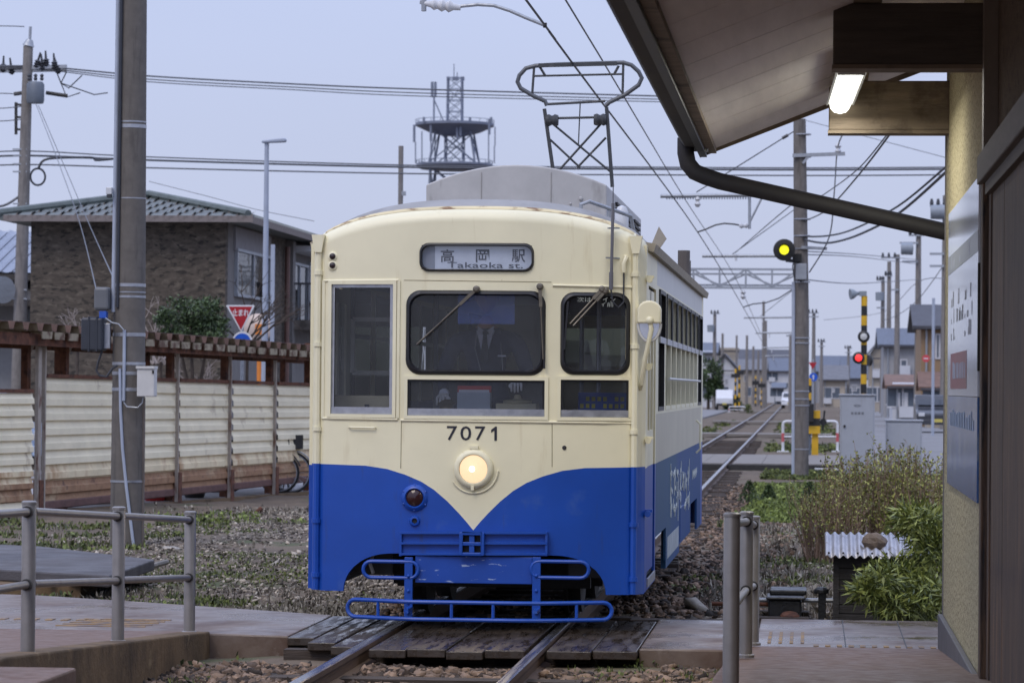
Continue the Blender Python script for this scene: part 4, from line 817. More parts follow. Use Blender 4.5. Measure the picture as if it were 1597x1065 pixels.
# blue sun visor in front of the driver's face
vx0, vz0 = tl(714, 505, .22); vx1, vz1 = tl(803, 458, .22)
VIS = bpy.data.materials.new('visor_blue'); VIS.use_nodes = True; _n = VIS.node_tree; _b = _n.nodes['Principled BSDF']; _b.inputs['Base Color'].default_value = (.08, .18, .62, 1); _b.inputs['Roughness'].default_value = .25; _b.inputs['Alpha'].default_value = .62
_tn = _n.nodes.new('ShaderNodeTexNoise'); _tn.inputs['Scale'].default_value = 5; _mr = _n.nodes.new('ShaderNodeMapRange'); _mr.inputs['To Min'].default_value = .26; _mr.inputs['To Max'].default_value = .42; _n.links.new(_tn.outputs['Fac'], _mr.inputs['Value']); _n.links.new(_mr.outputs[0], _b.inputs['Alpha'])
part('sun_visor', lambda b: b.box((vx0, .21, vz0), (vx1, .217, vz1)), VIS, tram)
# seat of the driver
part('driver_seat', lambda b: (b.box((-.26, .92, 1.34), (.22, 1.28, 1.42)), b.lathe([(.06, 0), (.06, .62)], (.04, 1.1, .74), (0, 0, 1), 10)), INT, tram, bevel=.01)

# ================================================================== the driver
def skin_body(chain, edges, radii):
    me = bpy.data.meshes.new('tmp'); me.from_pydata(chain, edges, []); o = bpy.data.objects.new('tmp', me); COL.objects.link(o)
    md = o.modifiers.new('s', 'SKIN'); sk = me.skin_vertices[0].data
    for i, r in enumerate(radii): sk[i].radius = r if isinstance(r, tuple) else (r, r); sk[i].use_root = (i == 0)
    sb = o.modifiers.new('b', 'SUBSURF'); sb.levels = 2; sb.render_levels = 2
    bpy.context.view_layer.update()
    m2 = bpy.data.meshes.new_from_object(o.evaluated_get(bpy.context.evaluated_depsgraph_get())); vs = [tuple(v.co) for v in m2.vertices]; fs = [tuple(p.vertices) for p in m2.polygons]
    bpy.data.objects.remove(o); bpy.data.meshes.remove(me); bpy.data.meshes.remove(m2); return vs, fs
DO = Vv((TX-.02, TY+1.02, 1.42)); DX = DO.x-TX
person = thing('person', 'person in dark suit, white gloves and tie driving the tram', 'person', DO)
sh_l, sh_r = (-.225, -.04, .55), (.225, -.04, .55)
hl_ = tl(690, 622, .42); hr_ = tl(805, 606, .40)
wl = Vv((hl_[0]-DX, .50-1.02, hl_[1]-DO.z+.03)); wr_ = Vv((hr_[0]-DX, .52-1.02, hr_[1]-DO.z+.05))
V_ = [(0, 0, .08), (0, -.01, .25), (0, -.02, .42), (0, -.03, .55), (0, -.035, .66), (0, -.05, .74),
      sh_l, (-.30, -.12, .33), tuple(wl), sh_r, (.30, -.12, .33), tuple(wr_),
      (-.11, -.05, .06), (-.13, -.42, .08), (-.12, -.45, -.30), (.11, -.05, .06), (.13, -.42, .08), (.12, -.45, -.30)]
E_ = [(0, 1), (1, 2), (2, 3), (3, 4), (4, 5), (3, 6), (6, 7), (7, 8), (3, 9), (9, 10), (10, 11), (0, 12), (12, 13), (13, 14), (0, 15), (15, 16), (16, 17)]
R_ = [(.15, .11), (.14, .10), (.17, .11), (.12, .09), .055, .05, .075, .055, .034, .075, .055, .034, .085, .065, .045, .085, .065, .045]
bv, bf = skin_body(V_, E_, R_)
def zof(f, vs): return sum(vs[i][2] for i in f)/len(f)
pb = MB(); pb.add(bv, bf, 0)
pb.mi = [1 if (zof(f, bv) > .645 and abs(bv[f[0]][0]) < .1) else 0 for f in bf]
# head: ellipsoid shaped into brow, nose, chin, ears
hv = []; hf = []; n_, m_ = 24, 18; hc = Vv((.005, -.075, .86))
for i in range(m_+1):
    t = pi*i/m_
    for j in range(n_):
        g = 2*pi*j/n_; x, y, z = sin(t)*cos(g)*.077, sin(t)*sin(g)*.098, cos(t)*.118
        if y < 0:
            f_ = max(0, -y/.098)
            y -= .022*math.exp(-((z+.012)/.022)**2-(x/.014)**2)*f_ + .006*math.exp(-((z-.035)/.014)**2)*f_ + .006*math.exp(-((z+.055)/.012)**2-(x/.03)**2) + .008*math.exp(-((z+.095)/.02)**2-(x/.03)**2)
            y += .008*math.exp(-((z-.012)/.012)**2-((abs(x)-.032)/.014)**2)
        if z < -.04: x *= 1-.28*min(1, (-z-.04)/.07)
        hv.append((hc.x+x, hc.y+y, hc.z+z))
for i in range(m_):
    for j in range(n_): hf.append((i*n_+j, (i+1)*n_+j, (i+1)*n_+(j+1) % n_, i*n_+(j+1) % n_))
pb.add(hv, hf, 1)
for s in (-1, 1): pb.sphere((hc.x+s*.08, hc.y+.01, hc.z-.005), .03, 8, 6, 1, (.35, .6, 1))
# gloved hands: palm and five curled fingers each
for wv, s in ((wl, -1), (wr_, 1)):
    hand_v = []; hand_e = []; rad = []
    def ch(pts, rs, root=None):
        k = len(hand_v); hand_v.extend([tuple(p) for p in pts]); rad.extend(rs)
        if root is not None: hand_e.append((root, k))
        hand_e.extend([(k+i, k+i+1) for i in range(len(pts)-1)]); return k
    palm = wv+Vv((0, -.05, -.01)); ch([wv, palm], [.026, (.036, .022)])
    for q in range(4):
        ox = (q-1.5)*.019; ln = (.036, .041, .039, .030)[q]
        b0 = palm+Vv((ox, -.035, 0)); ch([b0, b0+Vv((ox*.2, -ln*.7, -.014)), b0+Vv((ox*.2, -ln*.85, -.014-ln*.7)), b0+Vv((ox*.2, -ln*.4, -.02-ln*1.2))], [.0095, .009, .0085, .008], 1)
    t0 = palm+Vv((-s*.03, -.005, -.005)); ch([t0, t0+Vv((-s*.02, -.025, -.012)), t0+Vv((-s*.014, -.045, -.03))], [.011, .010, .009], 1)
    v2, f2 = skin_body(hand_v, hand_e, rad); pb.add(v2, f2, 2)
    pb.tube([wv+Vv((0, .03, .01)), wv+Vv((0, -.012, 0))], .036, 10, 3)
SUIT = M('suit_navy', (.045, .050, .080), .85, .2, 20, bump=.1); SKN = M('skin', (.50, .30, .21), .5, .08, 10); GLV = M('glove_white', (.72, .72, .74), .8, .05); SHIRT = M('shirt_white', (.60, .62, .70), .8, .05)
for i in range(len(pb.v)): pass
pob = pb.build('body', [SUIT, SKN, GLV, SHIRT], person, smooth=True, fix=False); pob.data.shade_smooth()
part('shirt_front', lambda b: b.add([(-.045, -.135, .60), (.045, -.135, .60), (.055, -.118, .63), (.0, -.165, .40), (-.055, -.118, .63)], [(0, 1, 3), (1, 2, 3), (0, 3, 4)]), SHIRT, person, solid=.012)
part('collar', lambda b: (b.add([(-.01, -.13, .625), (-.06, -.10, .66), (-.05, -.14, .58)], [(0, 1, 2)]), b.add([(.01, -.13, .625), (.06, -.10, .66), (.05, -.14, .58)], [(0, 1, 2)])), SHIRT, person, solid=.01)
part('tie', lambda b: b.add([(-.018, -.155, .62), (.018, -.155, .62), (.012, -.165, .59), (.03, -.185, .42), (0, -.185, .39), (-.03, -.185, .42), (-.012, -.165, .59)], [(0, 1, 2, 6), (2, 3, 4, 5, 6)]), M('tie_black', (.012, .012, .018), .6, .1), person, solid=.012)
part('lapel_piping', lambda b: (b.tube([(-.06, -.12, .63), (-.07, -.15, .5), (-.02, -.175, .32)], .004, 5), b.tube([(.10, -.10, .62), (.12, -.14, .45), (.13, -.14, .3)], .004, 5)), M('piping_grey', (.25, .25, .27), .6, .1), person)
part('hair', lambda b: [b.sphere((hc.x, hc.y+.014, hc.z+.026), .096, 20, 12, sc=(.86, 1.0, 1.02))], M('hair_black', (.012, .010, .010), .5, .2), person, smooth=True)
part('cap', lambda b: (b.lathe([(.088, 0), (.092, .03), (.118, .055), (.11, .075), (.03, .088), (.0005, .088)], (hc.x, hc.y+.005, hc.z+.055), (0, 0, 1), 24), b.lathe([(.0005, 0), (.075, -.004), (.078, .004), (.0005, .008)], (hc.x, hc.y-.075, hc.z+.055), (0, -.25, 1), 18)), SUIT, person, smooth=True)
part('name_badge', lambda b: b.box((.09, -.150, .44), (.15, -.146, .452)), SHIRT, person)
# papers and files on the desk
fl0, flz0 = tl(713, 637, .32); fl1, flz1 = tl(765, 612, .32)
fb = thing('file_box', 'pale blue file box with red papers behind the lower windscreen', 'file box', (TX+(fl0+fl1)/2, TY+.33, 1.462))
part('box_front', lambda b: b.box((TX+fl0, TY+.31, 1.462), (TX+fl1, TY+.40, flz1)), M('file_pale_blue', (.45, .52, .62), .6, .08), fb, fb.location, bevel=.004)
part('red_folder', lambda b: b.box((TX+fl0+.0, TY+.33, flz1+.001), (TX+fl1-.0, TY+.39, flz1+.045)), M('folder_red', (.45, .03, .04), .5, .1), fb, fb.location)
part('paper', lambda b: b.box((TX+fl0+.01, TY+.322, flz1-.0), (TX+fl1-.01, TY+.329, flz1+.018)), SHIRT, fb, fb.location)
# ================================================================== STATION BUILDING (right)
WXP = 0.85; SY1 = 20.76
st = thing('station_building', 'dark wooden station house with stuccoed end wall and deep eaves', 'station', (WXP, SY1, 0))
SO = st.location
STUC = M('yellow_beige_stucco', (0.46, 0.40, 0.24), 0.92, 0.12, 14, bump=1.0, bscale=30, stain=(.16, .125, .065), sthr=(.52, .58), sscale=42, stain2=(.62, .56, .38), s2thr=(.62, .7), s2scale=40)
STUCB = M('brown_stucco', (0.15, 0.11, 0.072), 0.95, 0.15, 20, bump=1.0, bscale=70, stain=(.05, .036, .024), sthr=(.52, .68), sscale=22)
BEAM = M('beam_dark', (0.085, 0.070, 0.056), .7, .25, 4, stretch=(.6, 6, 6), bump=.2, bscale=10)
BEAMB = M('beam_brown', (0.20, 0.155, 0.11), .75, .25, 3, stretch=(.8, 5, 5), bump=.3, bscale=10, stain=(.07, .05, .034), sthr=(.55, .68), sscale=3)
SOFF = M('soffit_board', (0.86, 0.80, 0.77), .75, .07, 2, stretch=(5, .4, 5), bump=.06, bscale=12)
part('end_wall', lambda b: b.box((WXP, 16.15, -.02), (4.8, SY1, 4.4)), STUC, st, SO)
part('side_wall', lambda b: (b.box((WXP+.06, -1, 2.84), (4.8, 16.149, 4.4)),), STUCB, st, SO)
part('corner_trim', lambda b: (b.box((WXP-.012, 16.02, .28), (WXP+.058, 16.149, 3.6))), M('trim_metal_tan', (.22, .18, .14), .5, .1, 8), st, SO)
part('corner_bead', lambda b: b.box((WXP-.008, SY1-.02, 0), (WXP+.04, SY1+.008, 3.6)), M('corner_grey', (.20, .19, .20), .6, .1), st, SO)
# boarded wall: each vertical board its own piece
bd = None; y = 2.0; k = 0
wall_b = part('board_wall_core', lambda b: b.box((WXP+.08, -1, .2), (4.8, 16.01, 2.84)), WOODDK, st, SO)
while y < 15.9:
    wd = random.uniform(.8, 1.1)
    if y+wd > 16.01: wd = 16.01-y
    pr = random.uniform(0, .012)
    part('board', lambda b: b.box((WXP+.012-pr, y, .26), (WXP+.079, y+wd-.012, 2.62)), WOODDK, wall_b, SO, bevel=.004); y += wd
# header over the sliding door
part('door_header', lambda b: (b.box((WXP-.05, -1, 2.66), (WXP+.06, 15.88, 2.80))), M('header_grey_wood', (.115, .098, .085), .7, .2, 4, stretch=(5, .5, 5)), st, SO, bevel=.006)
part('door_post', lambda b: b.box((WXP-.03, 15.72, .25), (WXP+.012, 15.87, 2.659)), WOODDK, st, SO, bevel=.006)
part('door_track', lambda b: b.box((WXP-.02, -1, 2.60), (WXP+.01, 15.7, 2.658)), BEAM, st, SO)
part('base_board', lambda b: b.box((WXP-.035, 16.16, .0), (WXP-.001, SY1-.03, .22)), M('base_grey', (.115, .11, .115), .6, .2, 5, stain=(.05, .045, .04), sthr=(.55, .7), sscale=5), st, SO, bevel=.006)
# brackets, purlin
for yb, mt, dz in ((16.35, BEAM, .0), (20.45, BEAMB, .0)):
    part('bracket_beam', lambda b: b.box((.095, yb-.10, 3.29+dz), (WXP+.06, yb+.10, 3.60+dz)), mt, st, SO, bevel=.008)
    part('bracket_trim', lambda b: b.box((.09, yb-.105, 3.268), (WXP+.055, yb+.105, 3.289)), BEAMB, st, SO)
part('purlin', lambda b: b.box((.12, 2, 3.602), (.34, 21.2, 3.74)), BEAMB, st, SO, bevel=.008)
# roof: soffit boards each a piece, roofing above
ex, ez, sl = -.66, 3.26, .40
def zs(x): return ez+(x-ex)*sl
YE = 21.55
yb0 = 1.0; rf = part('roof', lambda b: b.add([(ex-.14, -1, zs(ex-.14)+.05), (3.2, -1, zs(3.2)+.05), (3.2, YE+.02, zs(3.2)+.05), (ex-.14, YE+.02, zs(ex-.14)+.05), (ex-.14, -1, zs(ex-.14)+.14), (3.2, -1, zs(3.2)+.14), (3.2, YE+.02, zs(3.2)+.14), (ex-.14, YE+.02, zs(ex-.14)+.14)], [(3,2,1,0),(4,5,6,7),(0,1,5,4),(1,2,6,5),(2,3,7,6),(3,0,4,7)]), M('roof_dark', (.05, .05, .055), .7, .2), st, SO)
part('roof_other_slope', lambda b: b.add([(3.2, -1, zs(3.2)+.06), (6.6, -1, zs(3.2)-1.3), (6.6, YE, zs(3.2)-1.3), (3.2, YE, zs(3.2)+.06), (3.2, -1, zs(3.2)+.14), (6.6, -1, zs(3.2)-1.2), (6.6, YE, zs(3.2)-1.2), (3.2, YE, zs(3.2)+.14)], [(3,2,1,0),(4,5,6,7),(0,1,5,4),(1,2,6,5),(2,3,7,6),(3,0,4,7)]), MATS['roof_dark'], st, SO)
xx = ex
edges_ = [YE]; y = YE
while y > 2: y -= .91; edges_.append(y)
for ya, yb in zip(edges_[1:], edges_):
    P = [(ex, ya+.008, zs(ex)), (1.6, ya+.008, zs(1.6)), (1.6, yb-.008, zs(1.6)), (ex, yb-.008, zs(ex))]
    part('soffit_board', lambda b: b.add(P+[(p[0], p[1], p[2]+.03) for p in P], [(3,2,1,0),(4,5,6,7),(0,1,5,4),(1,2,6,5),(2,3,7,6),(3,0,4,7)]), SOFF, rf, SO)
part('barge_board', lambda b: b.add([(ex-.1, YE-.01, zs(ex)-.06), (3.2, YE-.01, zs(3.2)-.06), (3.2, YE+.04, zs(3.2)-.06), (ex-.1, YE+.04, zs(ex)-.06), (ex-.1, YE-.01, zs(ex)+.11), (3.2, YE-.01, zs(3.2)+.11), (3.2, YE+.04, zs(3.2)+.11), (ex-.1, YE+.04, zs(ex)+.11)], [(3,2,1,0),(4,5,6,7),(0,1,5,4),(1,2,6,5),(2,3,7,6),(3,0,4,7)]), BEAMB, rf, SO)
part('eave_batten', lambda b: b.box((ex-.05, 2, zs(ex)-.035), (ex+.012, YE-.02, zs(ex)-.002)), BEAMB, rf, SO)
part('fascia', lambda b: b.box((ex-.10, 2, zs(ex)-.06), (ex-.052, YE-.012, zs(ex)+.08)), BLACKRUB, rf, SO)
GUT = M('gutter_brown_black', (.022, .020, .021), .7, .15, 6)
gx = -.80
gu = part('gutter', lambda b: b.prism([(gx-.075, 3.36), (gx-.07, 3.27), (gx-.04, 3.235), (gx+.04, 3.235), (gx+.085, 3.27), (gx+.09, 3.36), (gx+.08, 3.36), (gx+.075, 3.28), (gx+.035, 3.247), (gx-.035, 3.247), (gx-.06, 3.28), (gx-.065, 3.36)], 2, YE-.05, 'xz'), GUT, st, SO)
part('gutter_end', lambda b: b.box((gx-.07, YE-.049, 3.24), (gx+.085, YE-.04, 3.358)), GUT, gu, SO)
part('gutter_clip', lambda b: b.box((gx+.06, YE-.5, 3.20), (gx+.11, YE-.46, 3.30)), GALV, gu, SO)
e0, e1 = At(1072, 205, 21.15), At(1477, 362, 20.85)
pts = [Vv((e0.x-.01, 21.15, 3.30)), Vv((e0.x-.01, 21.15, 3.20)), Vv((e0.x+.005, 21.15, 3.13)), Vv((e0.x+.05, 21.145, 3.075)), Vv((e0.x+.12, 21.14, 3.045)), Vv((e0.x+.22, 21.13, 3.012)), Vv((e1.x, 20.86, e1.z)), Vv((WXP+.1, 20.84, e1.z-.05))]
part('downpipe', lambda b: b.tube(pts, .056, 16), GUT, st, SO, smooth=True)
# lamp under the eaves
lampT = thing('platform_lamp', 'lit fluorescent lamp fixed under the station eaves', 'lamp', (.18, 19.2, 3.5))
LO = lampT.location; ly0, ly1 = 18.15, 20.3
part('housing', lambda b: (b.prism([(.10, 3.44), (.115, 3.50), (.26, 3.50), (.275, 3.44), (.262, 3.44), (.25, 3.46), (.125, 3.46), (.113, 3.44)], ly0, ly1, 'xz'), b.box((.11, ly0-.01, 3.42), (.265, ly0, 3.50)), b.box((.14, 19.0, 3.5), (.24, 19.4, 3.601))), M('lamp_housing', (.45, .45, .45), .4, .1), lampT, LO)
TUBE = M('lamp_diffuser_lit', (.9, .95, .9), .4, .02, emit=(1.0, 1.0, .90), estr=2.6)
part('diffuser', lambda b: b.prism([(.122, 3.458), (.128, 3.42), (.15, 3.395), (.188, 3.385), (.226, 3.395), (.247, 3.42), (.253, 3.458)], ly0+.01, ly1-.01, 'xz'), TUBE, lampT, LO, smooth=True)
for o_ in [x for x in bpy.data.objects if x.parent == lampT]:
    for v in o_.data.vertices: v.co.x += -.022*(v.co.y)*1.0
ld = bpy.data.lights.new('lamp_light', 'AREA'); ld.shape = 'RECTANGLE'; ld.size = .12; ld.size_y = 2.0; ld.energy = 28; ld.color = (1, .98, .88)
lo_ = bpy.data.objects.new('lamp_light', ld); COL.objects.link(lo_); lo_.parent = lampT; lo_.location = (0, 0, -.13)
# notice board with pale poster and blue panel
nb_ = thing('notice_board', 'tall pale poster with blue lower panel on the station end wall', 'poster', (WXP, 18.2, 1.1))
NO = nb_.location; ya, yb = 16.45, 20.05
part('poster', lambda b: b.box((WXP-.012, ya, 1.62), (WXP-.001, yb, 2.74)), M('poster_glossy_pale', (.55, .58, .66), .12, .06, 1.2, stain=(.36, .38, .42), sthr=(.55, .7), sscale=1.6, coat=.6), nb_, NO)
part('blue_panel', lambda b: b.box((WXP-.012, ya, 1.08), (WXP-.001, yb, 1.617)), M('poster_blue', (.045, .12, .32), .15, .2, 2.5, stain=(.35, .42, .52), sthr=(.54, .64), sscale=5, sstretch=(1, 1.5, .6), coat=.6), nb_, NO)
part('grey_band', lambda b: b.box((WXP-.0135, ya, 2.36), (WXP-.0122, yb, 2.47)), M('poster_band', (.20, .21, .20), .3, .1), nb_, NO)
part('maroon_panel', lambda b: b.box((WXP-.0135, 17.6, 1.66), (WXP-.0122, 19.6, 1.87)), M('poster_maroon', (.20, .055, .07), .3, .1), nb_, NO)
part('poster_edge', lambda b: b.box((WXP-.014, ya-.012, 1.75), (WXP-.0005, ya-.001, 2.3)), DARKSTEEL, nb_, NO)
rr = random.Random(5); MK = M('poster_marks', (.40, .42, .48), .4, .2)
part('poster_marks', lambda b: [b.box((WXP-.0142, y0, z0), (WXP-.0132, y0+rr.uniform(.03, .1), z0+rr.uniform(.02, .09))) for y0, z0 in [(rr.uniform(17, 19.6), rr.choice([1.95, 2.05, 2.15, 2.38])) for _ in range(34)]], MK, nb_, NO, fix=False)['kind'] = 'stuff'
part('panel_marks', lambda b: [b.box((WXP-.0150, y0, z0), (WXP-.0137, y0+rr.uniform(.04, .12), z0+rr.uniform(.05, .1))) for y0, z0 in [(16.8+i*.2, 1.44) for i in range(15)]+[(17.75+i*.2, 1.72) for i in range(8)]], M('panel_marks_pale', (.30, .38, .52), .4, .2), nb_, NO, fix=False)['kind'] = 'stuff'

# ================================================================== RAILINGS
def railing(name, label, X, stations, top_h, far):
    t = thing(name, label, 'railing', (X, stations[-1], 0), 0, 'grey pipe railings of the platform ramps')
    o = t.location; zr = lambda y: max(0, min(.27, (21.1-y)*.05))
    for y in stations:
        z = zr(y); p = part('post', lambda b: b.lathe([(.038, 0), (.038, top_h-.012), (.034, top_h)], (X, y, z), (0, 0, 1), 18), RAILGREY, t, o, smooth=True)
        part('cap', lambda b: b.lathe([(.041, top_h-.006), (.041, top_h+.006), (.03, top_h+.012)], (X, y, z), (0, 0, 1), 18), RAILGREY, p, o, smooth=True)
        part('base_collar', lambda b: b.lathe([(.05, -.01), (.05, .006), (.04, .012)], (X, y, z), (0, 0, 1), 16), RAILGREY, p, o)
    ys_ = list(stations)+([far] if far else [])
    for ya, yb in zip(ys_, ys_[1:]):
        for h in (top_h-.045, top_h*.46):
            za, zb = zr(ya)+h, zr(yb)+h
            r = part('rail', lambda b: b.tube([(X, ya-.035, za), (X, yb+.035, zb)], .021, 12), RAILGREY, t, o, smooth=True)
            part('ferrule', lambda b: b.tube([(X, ya-.03, za), (X, ya-.055, za)], .031, 12), DARKSTEEL, r, o, smooth=True)
            part('ferrule', lambda b: b.tube([(X, yb+.03, zb), (X, yb+.055, zb)], .031, 12), DARKSTEEL, r, o, smooth=True)
    return t
railing('railing', 'grey pipe railing on the brown kerb before the weedy yard', -4.09, [20.95, 18.75, 16.55, 14.3], .79, None)
railing('railing', 'grey pipe railing seen end on before the signal hut', -.36, [20.45, 18.1, 14.75], .80, None)
# ================================================================== LEFT SIDE
# ---- big concrete pole with conduits and boxes
pb0 = G(198, 852); PX, PYY = pb0.x, pb0.y
pole = thing('concrete_pole', 'thick concrete pole with conduits and boxes rising beside the cycle shelter', 'pole', (PX, PYY, GZ)); PO = pole.location
part('shaft', lambda b: b.lathe([(.188, -.1), (.185, 1.0), (.155, 6.5), (.15, 8.0)], (PX, PYY, GZ), (0, 0, 1), 28), CONC, pole, PO, smooth=True)
def pz(py): return At(200, py, PYY).z
def pxX(px, py): return At(px, py, PYY).x
def prad(z): return .188-.0055*(z-GZ)
for i, (py, h) in enumerate(((191, .008), (198, .02), (310, .006), (445, .018), (456, .006), (463, .012), (522, .02), (567, .016), (582, .018), (607, .018), (750, .012))):
    z = pz(py); part('steel_band', lambda b: b.lathe([(prad(z)+.006, -h), (prad(z)+.006, h)], (PX, PYY, z), (0, 0, 1), 28), ALU, pole, PO, smooth=True)
LP = M('light_blue_grey_pipe', (.36, .40, .48), .45, .08)
DP = M('dark_plastic', (.030, .034, .045), .5, .15); DP2 = M('mid_grey_plastic', (.12, .125, .135), .5, .1)
yc = PYY-.16
part('tall_conduit', lambda b: b.tube([(pxX(180, 487)-.0, yc+.06, pz(487)), (pxX(188, 0), yc+.06, pz(-120))], .026, 10), LP, pole, PO, smooth=True)
part('tall_conduit', lambda b: b.tube([(pxX(184, 487)+.028, yc+.0, pz(480)), (pxX(190.5, 0)+.028, yc+.0, pz(-120))], .018, 8), DP, pole, PO, smooth=True)
part('low_conduit', lambda b: b.tube([(pxX(200, 515), yc-.04, pz(515)), (pxX(199, 625), yc-.04, pz(625))], .018, 8), LP, pole, PO, smooth=True)
part('low_conduit', lambda b: b.tube([(pxX(q, r), yc-.035, pz(r)) for q, r in ((193, 575), (194, 640), (197, 700), (203, 760), (208, 800), (214, 850))], .017, 8), LP, pole, PO, smooth=True)
part('back_angle', lambda b: b.box((PX+.16, PYY-.06, GZ), (PX+.195, PYY-.02, pz(620))), M('angle_brown', (.12, .10, .09), .7, .2), pole, PO)
def pbox(name, a, c, dep, mt, par=pole, yo=0.0, bev=.02):
    x0, z0, x1, z1 = pxX(a[0], c[1]), pz(c[1]), pxX(c[0], c[1]), pz(a[1]); return part(name, lambda b: b.box((x0, yc-dep/2+yo, z0), (x1, yc+dep/2+yo, z1)), mt, par, PO, bevel=bev)
dk_ = pbox('meter_box', (135, 497), (168, 548), .26, DP)
for x in (146, 158): pbox('box_rib', (x, 495), (x+2.5, 549), .275, DP, dk_, 0, .002)
pbox('small_box', (153, 449), (176, 485), .18, DP2, pole, .02, .03)
pbox('blue_tag', (161, 486), (172, 497), .1, M('blue_tag', (.02, .09, .45), .5, .1), pole, .0, .004)
pbox('terminal_strip', (168, 505), (177, 544), .06, ALU, pole, 0, .004)
wb = pbox('white_box', (222, 572), (249, 618), .16, M('box_off_white', (.55, .54, .52), .5, .07, 6, stain=(.35, .30, .24), sthr=(.62, .75), sscale=6, sstretch=(1, 1, .4)), pole, -.06, .01)
pbox('box_hood', (221, 571), (250, 575), .19, MATS['box_off_white'], wb, -.06, .003); pbox('lock', (246, 577), (249, 582), .17, DARKSTEEL, wb, -.07, .002)
part('loop_cable', lambda b: b.tube([(pxX(q, r), yc-.06, pz(r)) for q, r in ((166, 548), (160, 565), (157, 578), (162, 586), (173, 588), (182, 575), (190, 570))], .012, 6), WIRE, pole, PO, smooth=True)
part('loop_cable', lambda b: b.tube([(pxX(q, r), yc-.08, pz(r)) for q, r in ((200, 627), (205, 634), (222, 635), (229, 628), (231, 618))], .008, 6), GALV, pole, PO, smooth=True)
part('loop_cable', lambda b: b.tube([(pxX(q, r), yc-.08, pz(r)) for q, r in ((172, 497), (182, 504), (192, 506), (200, 515))], .008, 6), GALV, pole, PO, smooth=True)
cam_ = pbox('sensor', (171, 294), (180, 305), .07, INS, pole, 0, .006); pbox('sensor_foot', (172, 305), (179, 310), .06, DP, cam_, 0, .004)

# ---- cycle shelter
SA = Vv((-10.55, 43.2)); SB = Vv((-7.72, 55.5)); SD = (SB-SA).normalized(); SN = Vv((SD.y, -SD.x))   # SN points towards the track
def son(px, off=0.0):
    """point of the shelter's front line seen at photo column px"""
    d = ray(px, 600); o2 = SA+SN*off; den = d.x*SD.y-d.y*SD.x
    t = ((o2.x-CAM.x)*SD.y-(o2.y-CAM.y)*SD.x)/den
    return Vv((CAM.x+d.x*t, CAM.y+d.y*t))
def sz(px, py): p = son(px); return At(px, py, p.y).z
shel = thing('cycle_shelter', 'rusty cycle shelter with cream ribbed steel panels and folded roof', 'shelter', (SA.x, SA.y, GZ)); SHO = shel.location
PANEL = M('shelter_cream_panel', (.80, .71, .50), .5, .08, 3, stain=(.24, .15, .075), sthr=(.62, .78), sscale=2.5, sstretch=(1, 1, .5))
PANRUST = M('shelter_rusted_foot', (.30, .165, .085), .75, .3, 6, stain=(.46, .34, .20), sthr=(.52, .68), sscale=3, stain2=(.10, .045, .03), s2thr=(.55, .7), s2scale=6)
PURP = M('shelter_purple_rust', (.115, .055, .045), .75, .25, 8)
def wallpt(p2, off, z): return (p2.x+SN.x*off, p2.y+SN.y*off, z)
def ribbed(pa, pb, za0, zb0, za1, zb1, n=9, off=0.0):
    """ribbed steel panel between plan points pa, pb; bottoms za0/zb0, tops za1/zb1"""
    b = MB(SHO); P = []
    for i in range(n):
        t0 = i/n
        for t, o in ((t0+.01/n, .0), (t0+.07/n, .040), (t0+.50/n, .036), (t0+.58/n, .018), (t0+.95/n, .0)):
            P.append((t, o))
    for (t, o), (u, q) in zip(P, P[1:]):
        mi = 0 if t > .33 else (3 if t > .215 else (1 if t > .06 else 2))
        b.quad(wallpt(pa, off+o, za0+(za1-za0)*t), wallpt(pb, off+o, zb0+(zb1-zb0)*t), wallpt(pb, off+q, zb0+(zb1-zb0)*u), wallpt(pa, off+q, za0+(za1-za0)*u), mi)
    return b.build('panel', [PANEL, PANRUST, PURP, M('shelter_rust_stained', (.72, .60, .38), .55, .12, 3, stain=(.42, .25, .12), sthr=(.48, .66), sscale=3, sstretch=(1, 1, .5))], shel, fix=False)
bays = [(68, 207), (207, 275), (278, 357), (361, 427), (431, 500)]
zt = lambda px: sz(px, 588+(px-68)*.032); zb = lambda px: sz(px, 795-(px-68)*.106)
for a, c in bays[:1]+bays[1:]:
    ribbed(son(a), son(c), zb(a), zb(c), zt(a), zt(c))
    part('top_rail', lambda b: b.bar(wallpt(son(a), .02, zt(a)+.02), wallpt(son(c), .02, zt(c)+.02), .06, .05), RUST, shel, SHO)
    part('foot_rail', lambda b: b.bar(wallpt(son(a), -.01, zb(a)+.012), wallpt(son(c), -.01, zb(c)+.012), .04, .03), PURP, shel, SHO)
# nearer bay at the far left, standing forward of the line
ba, bc = son(-60, .5), son(50, .5)
def szo(px, py, off): p = son(px, off); return At(px, py, p.y).z
z0a, z1a = szo(50, 800, .5), szo(50, 612, .5); ribbed(ba, bc, z0a, z0a, z1a, z1a, 10).data.materials[2] = PANEL
part('top_rail', lambda b: b.bar((ba.x, ba.y, z1a+.02), (bc.x, bc.y, z1a+.02), .06, .05), RUST, shel, SHO)
PST = M('shelter_post_paint', (.36, .31, .26), .6, .15, 5, stain=(.13, .055, .03), sthr=(.55, .66), sscale=3.5, sstretch=(2, 2, .6))
for px, py1, rustp in ((60, 530, 0), (69, 525, 1), (277, 545, 0), (359, 556, 0), (429, 562, 0)):
    p = son(px, .06); z1 = At(px, py1, p.y).z
    part('post', lambda b: b.cbox((p.x, p.y, (GZ+z1)/2), (.10 if px in (60, ) else .03, .05, z1-GZ), 0, math.atan2(SD.y, SD.x)), PST, shel, SHO)
    if px not in (69,): part('foot', lambda b: b.cbox((p.x+.0, p.y+.06, GZ+.22), (.12, .10, .5), 0, math.atan2(SD.y, SD.x)), RUST, shel, SHO)
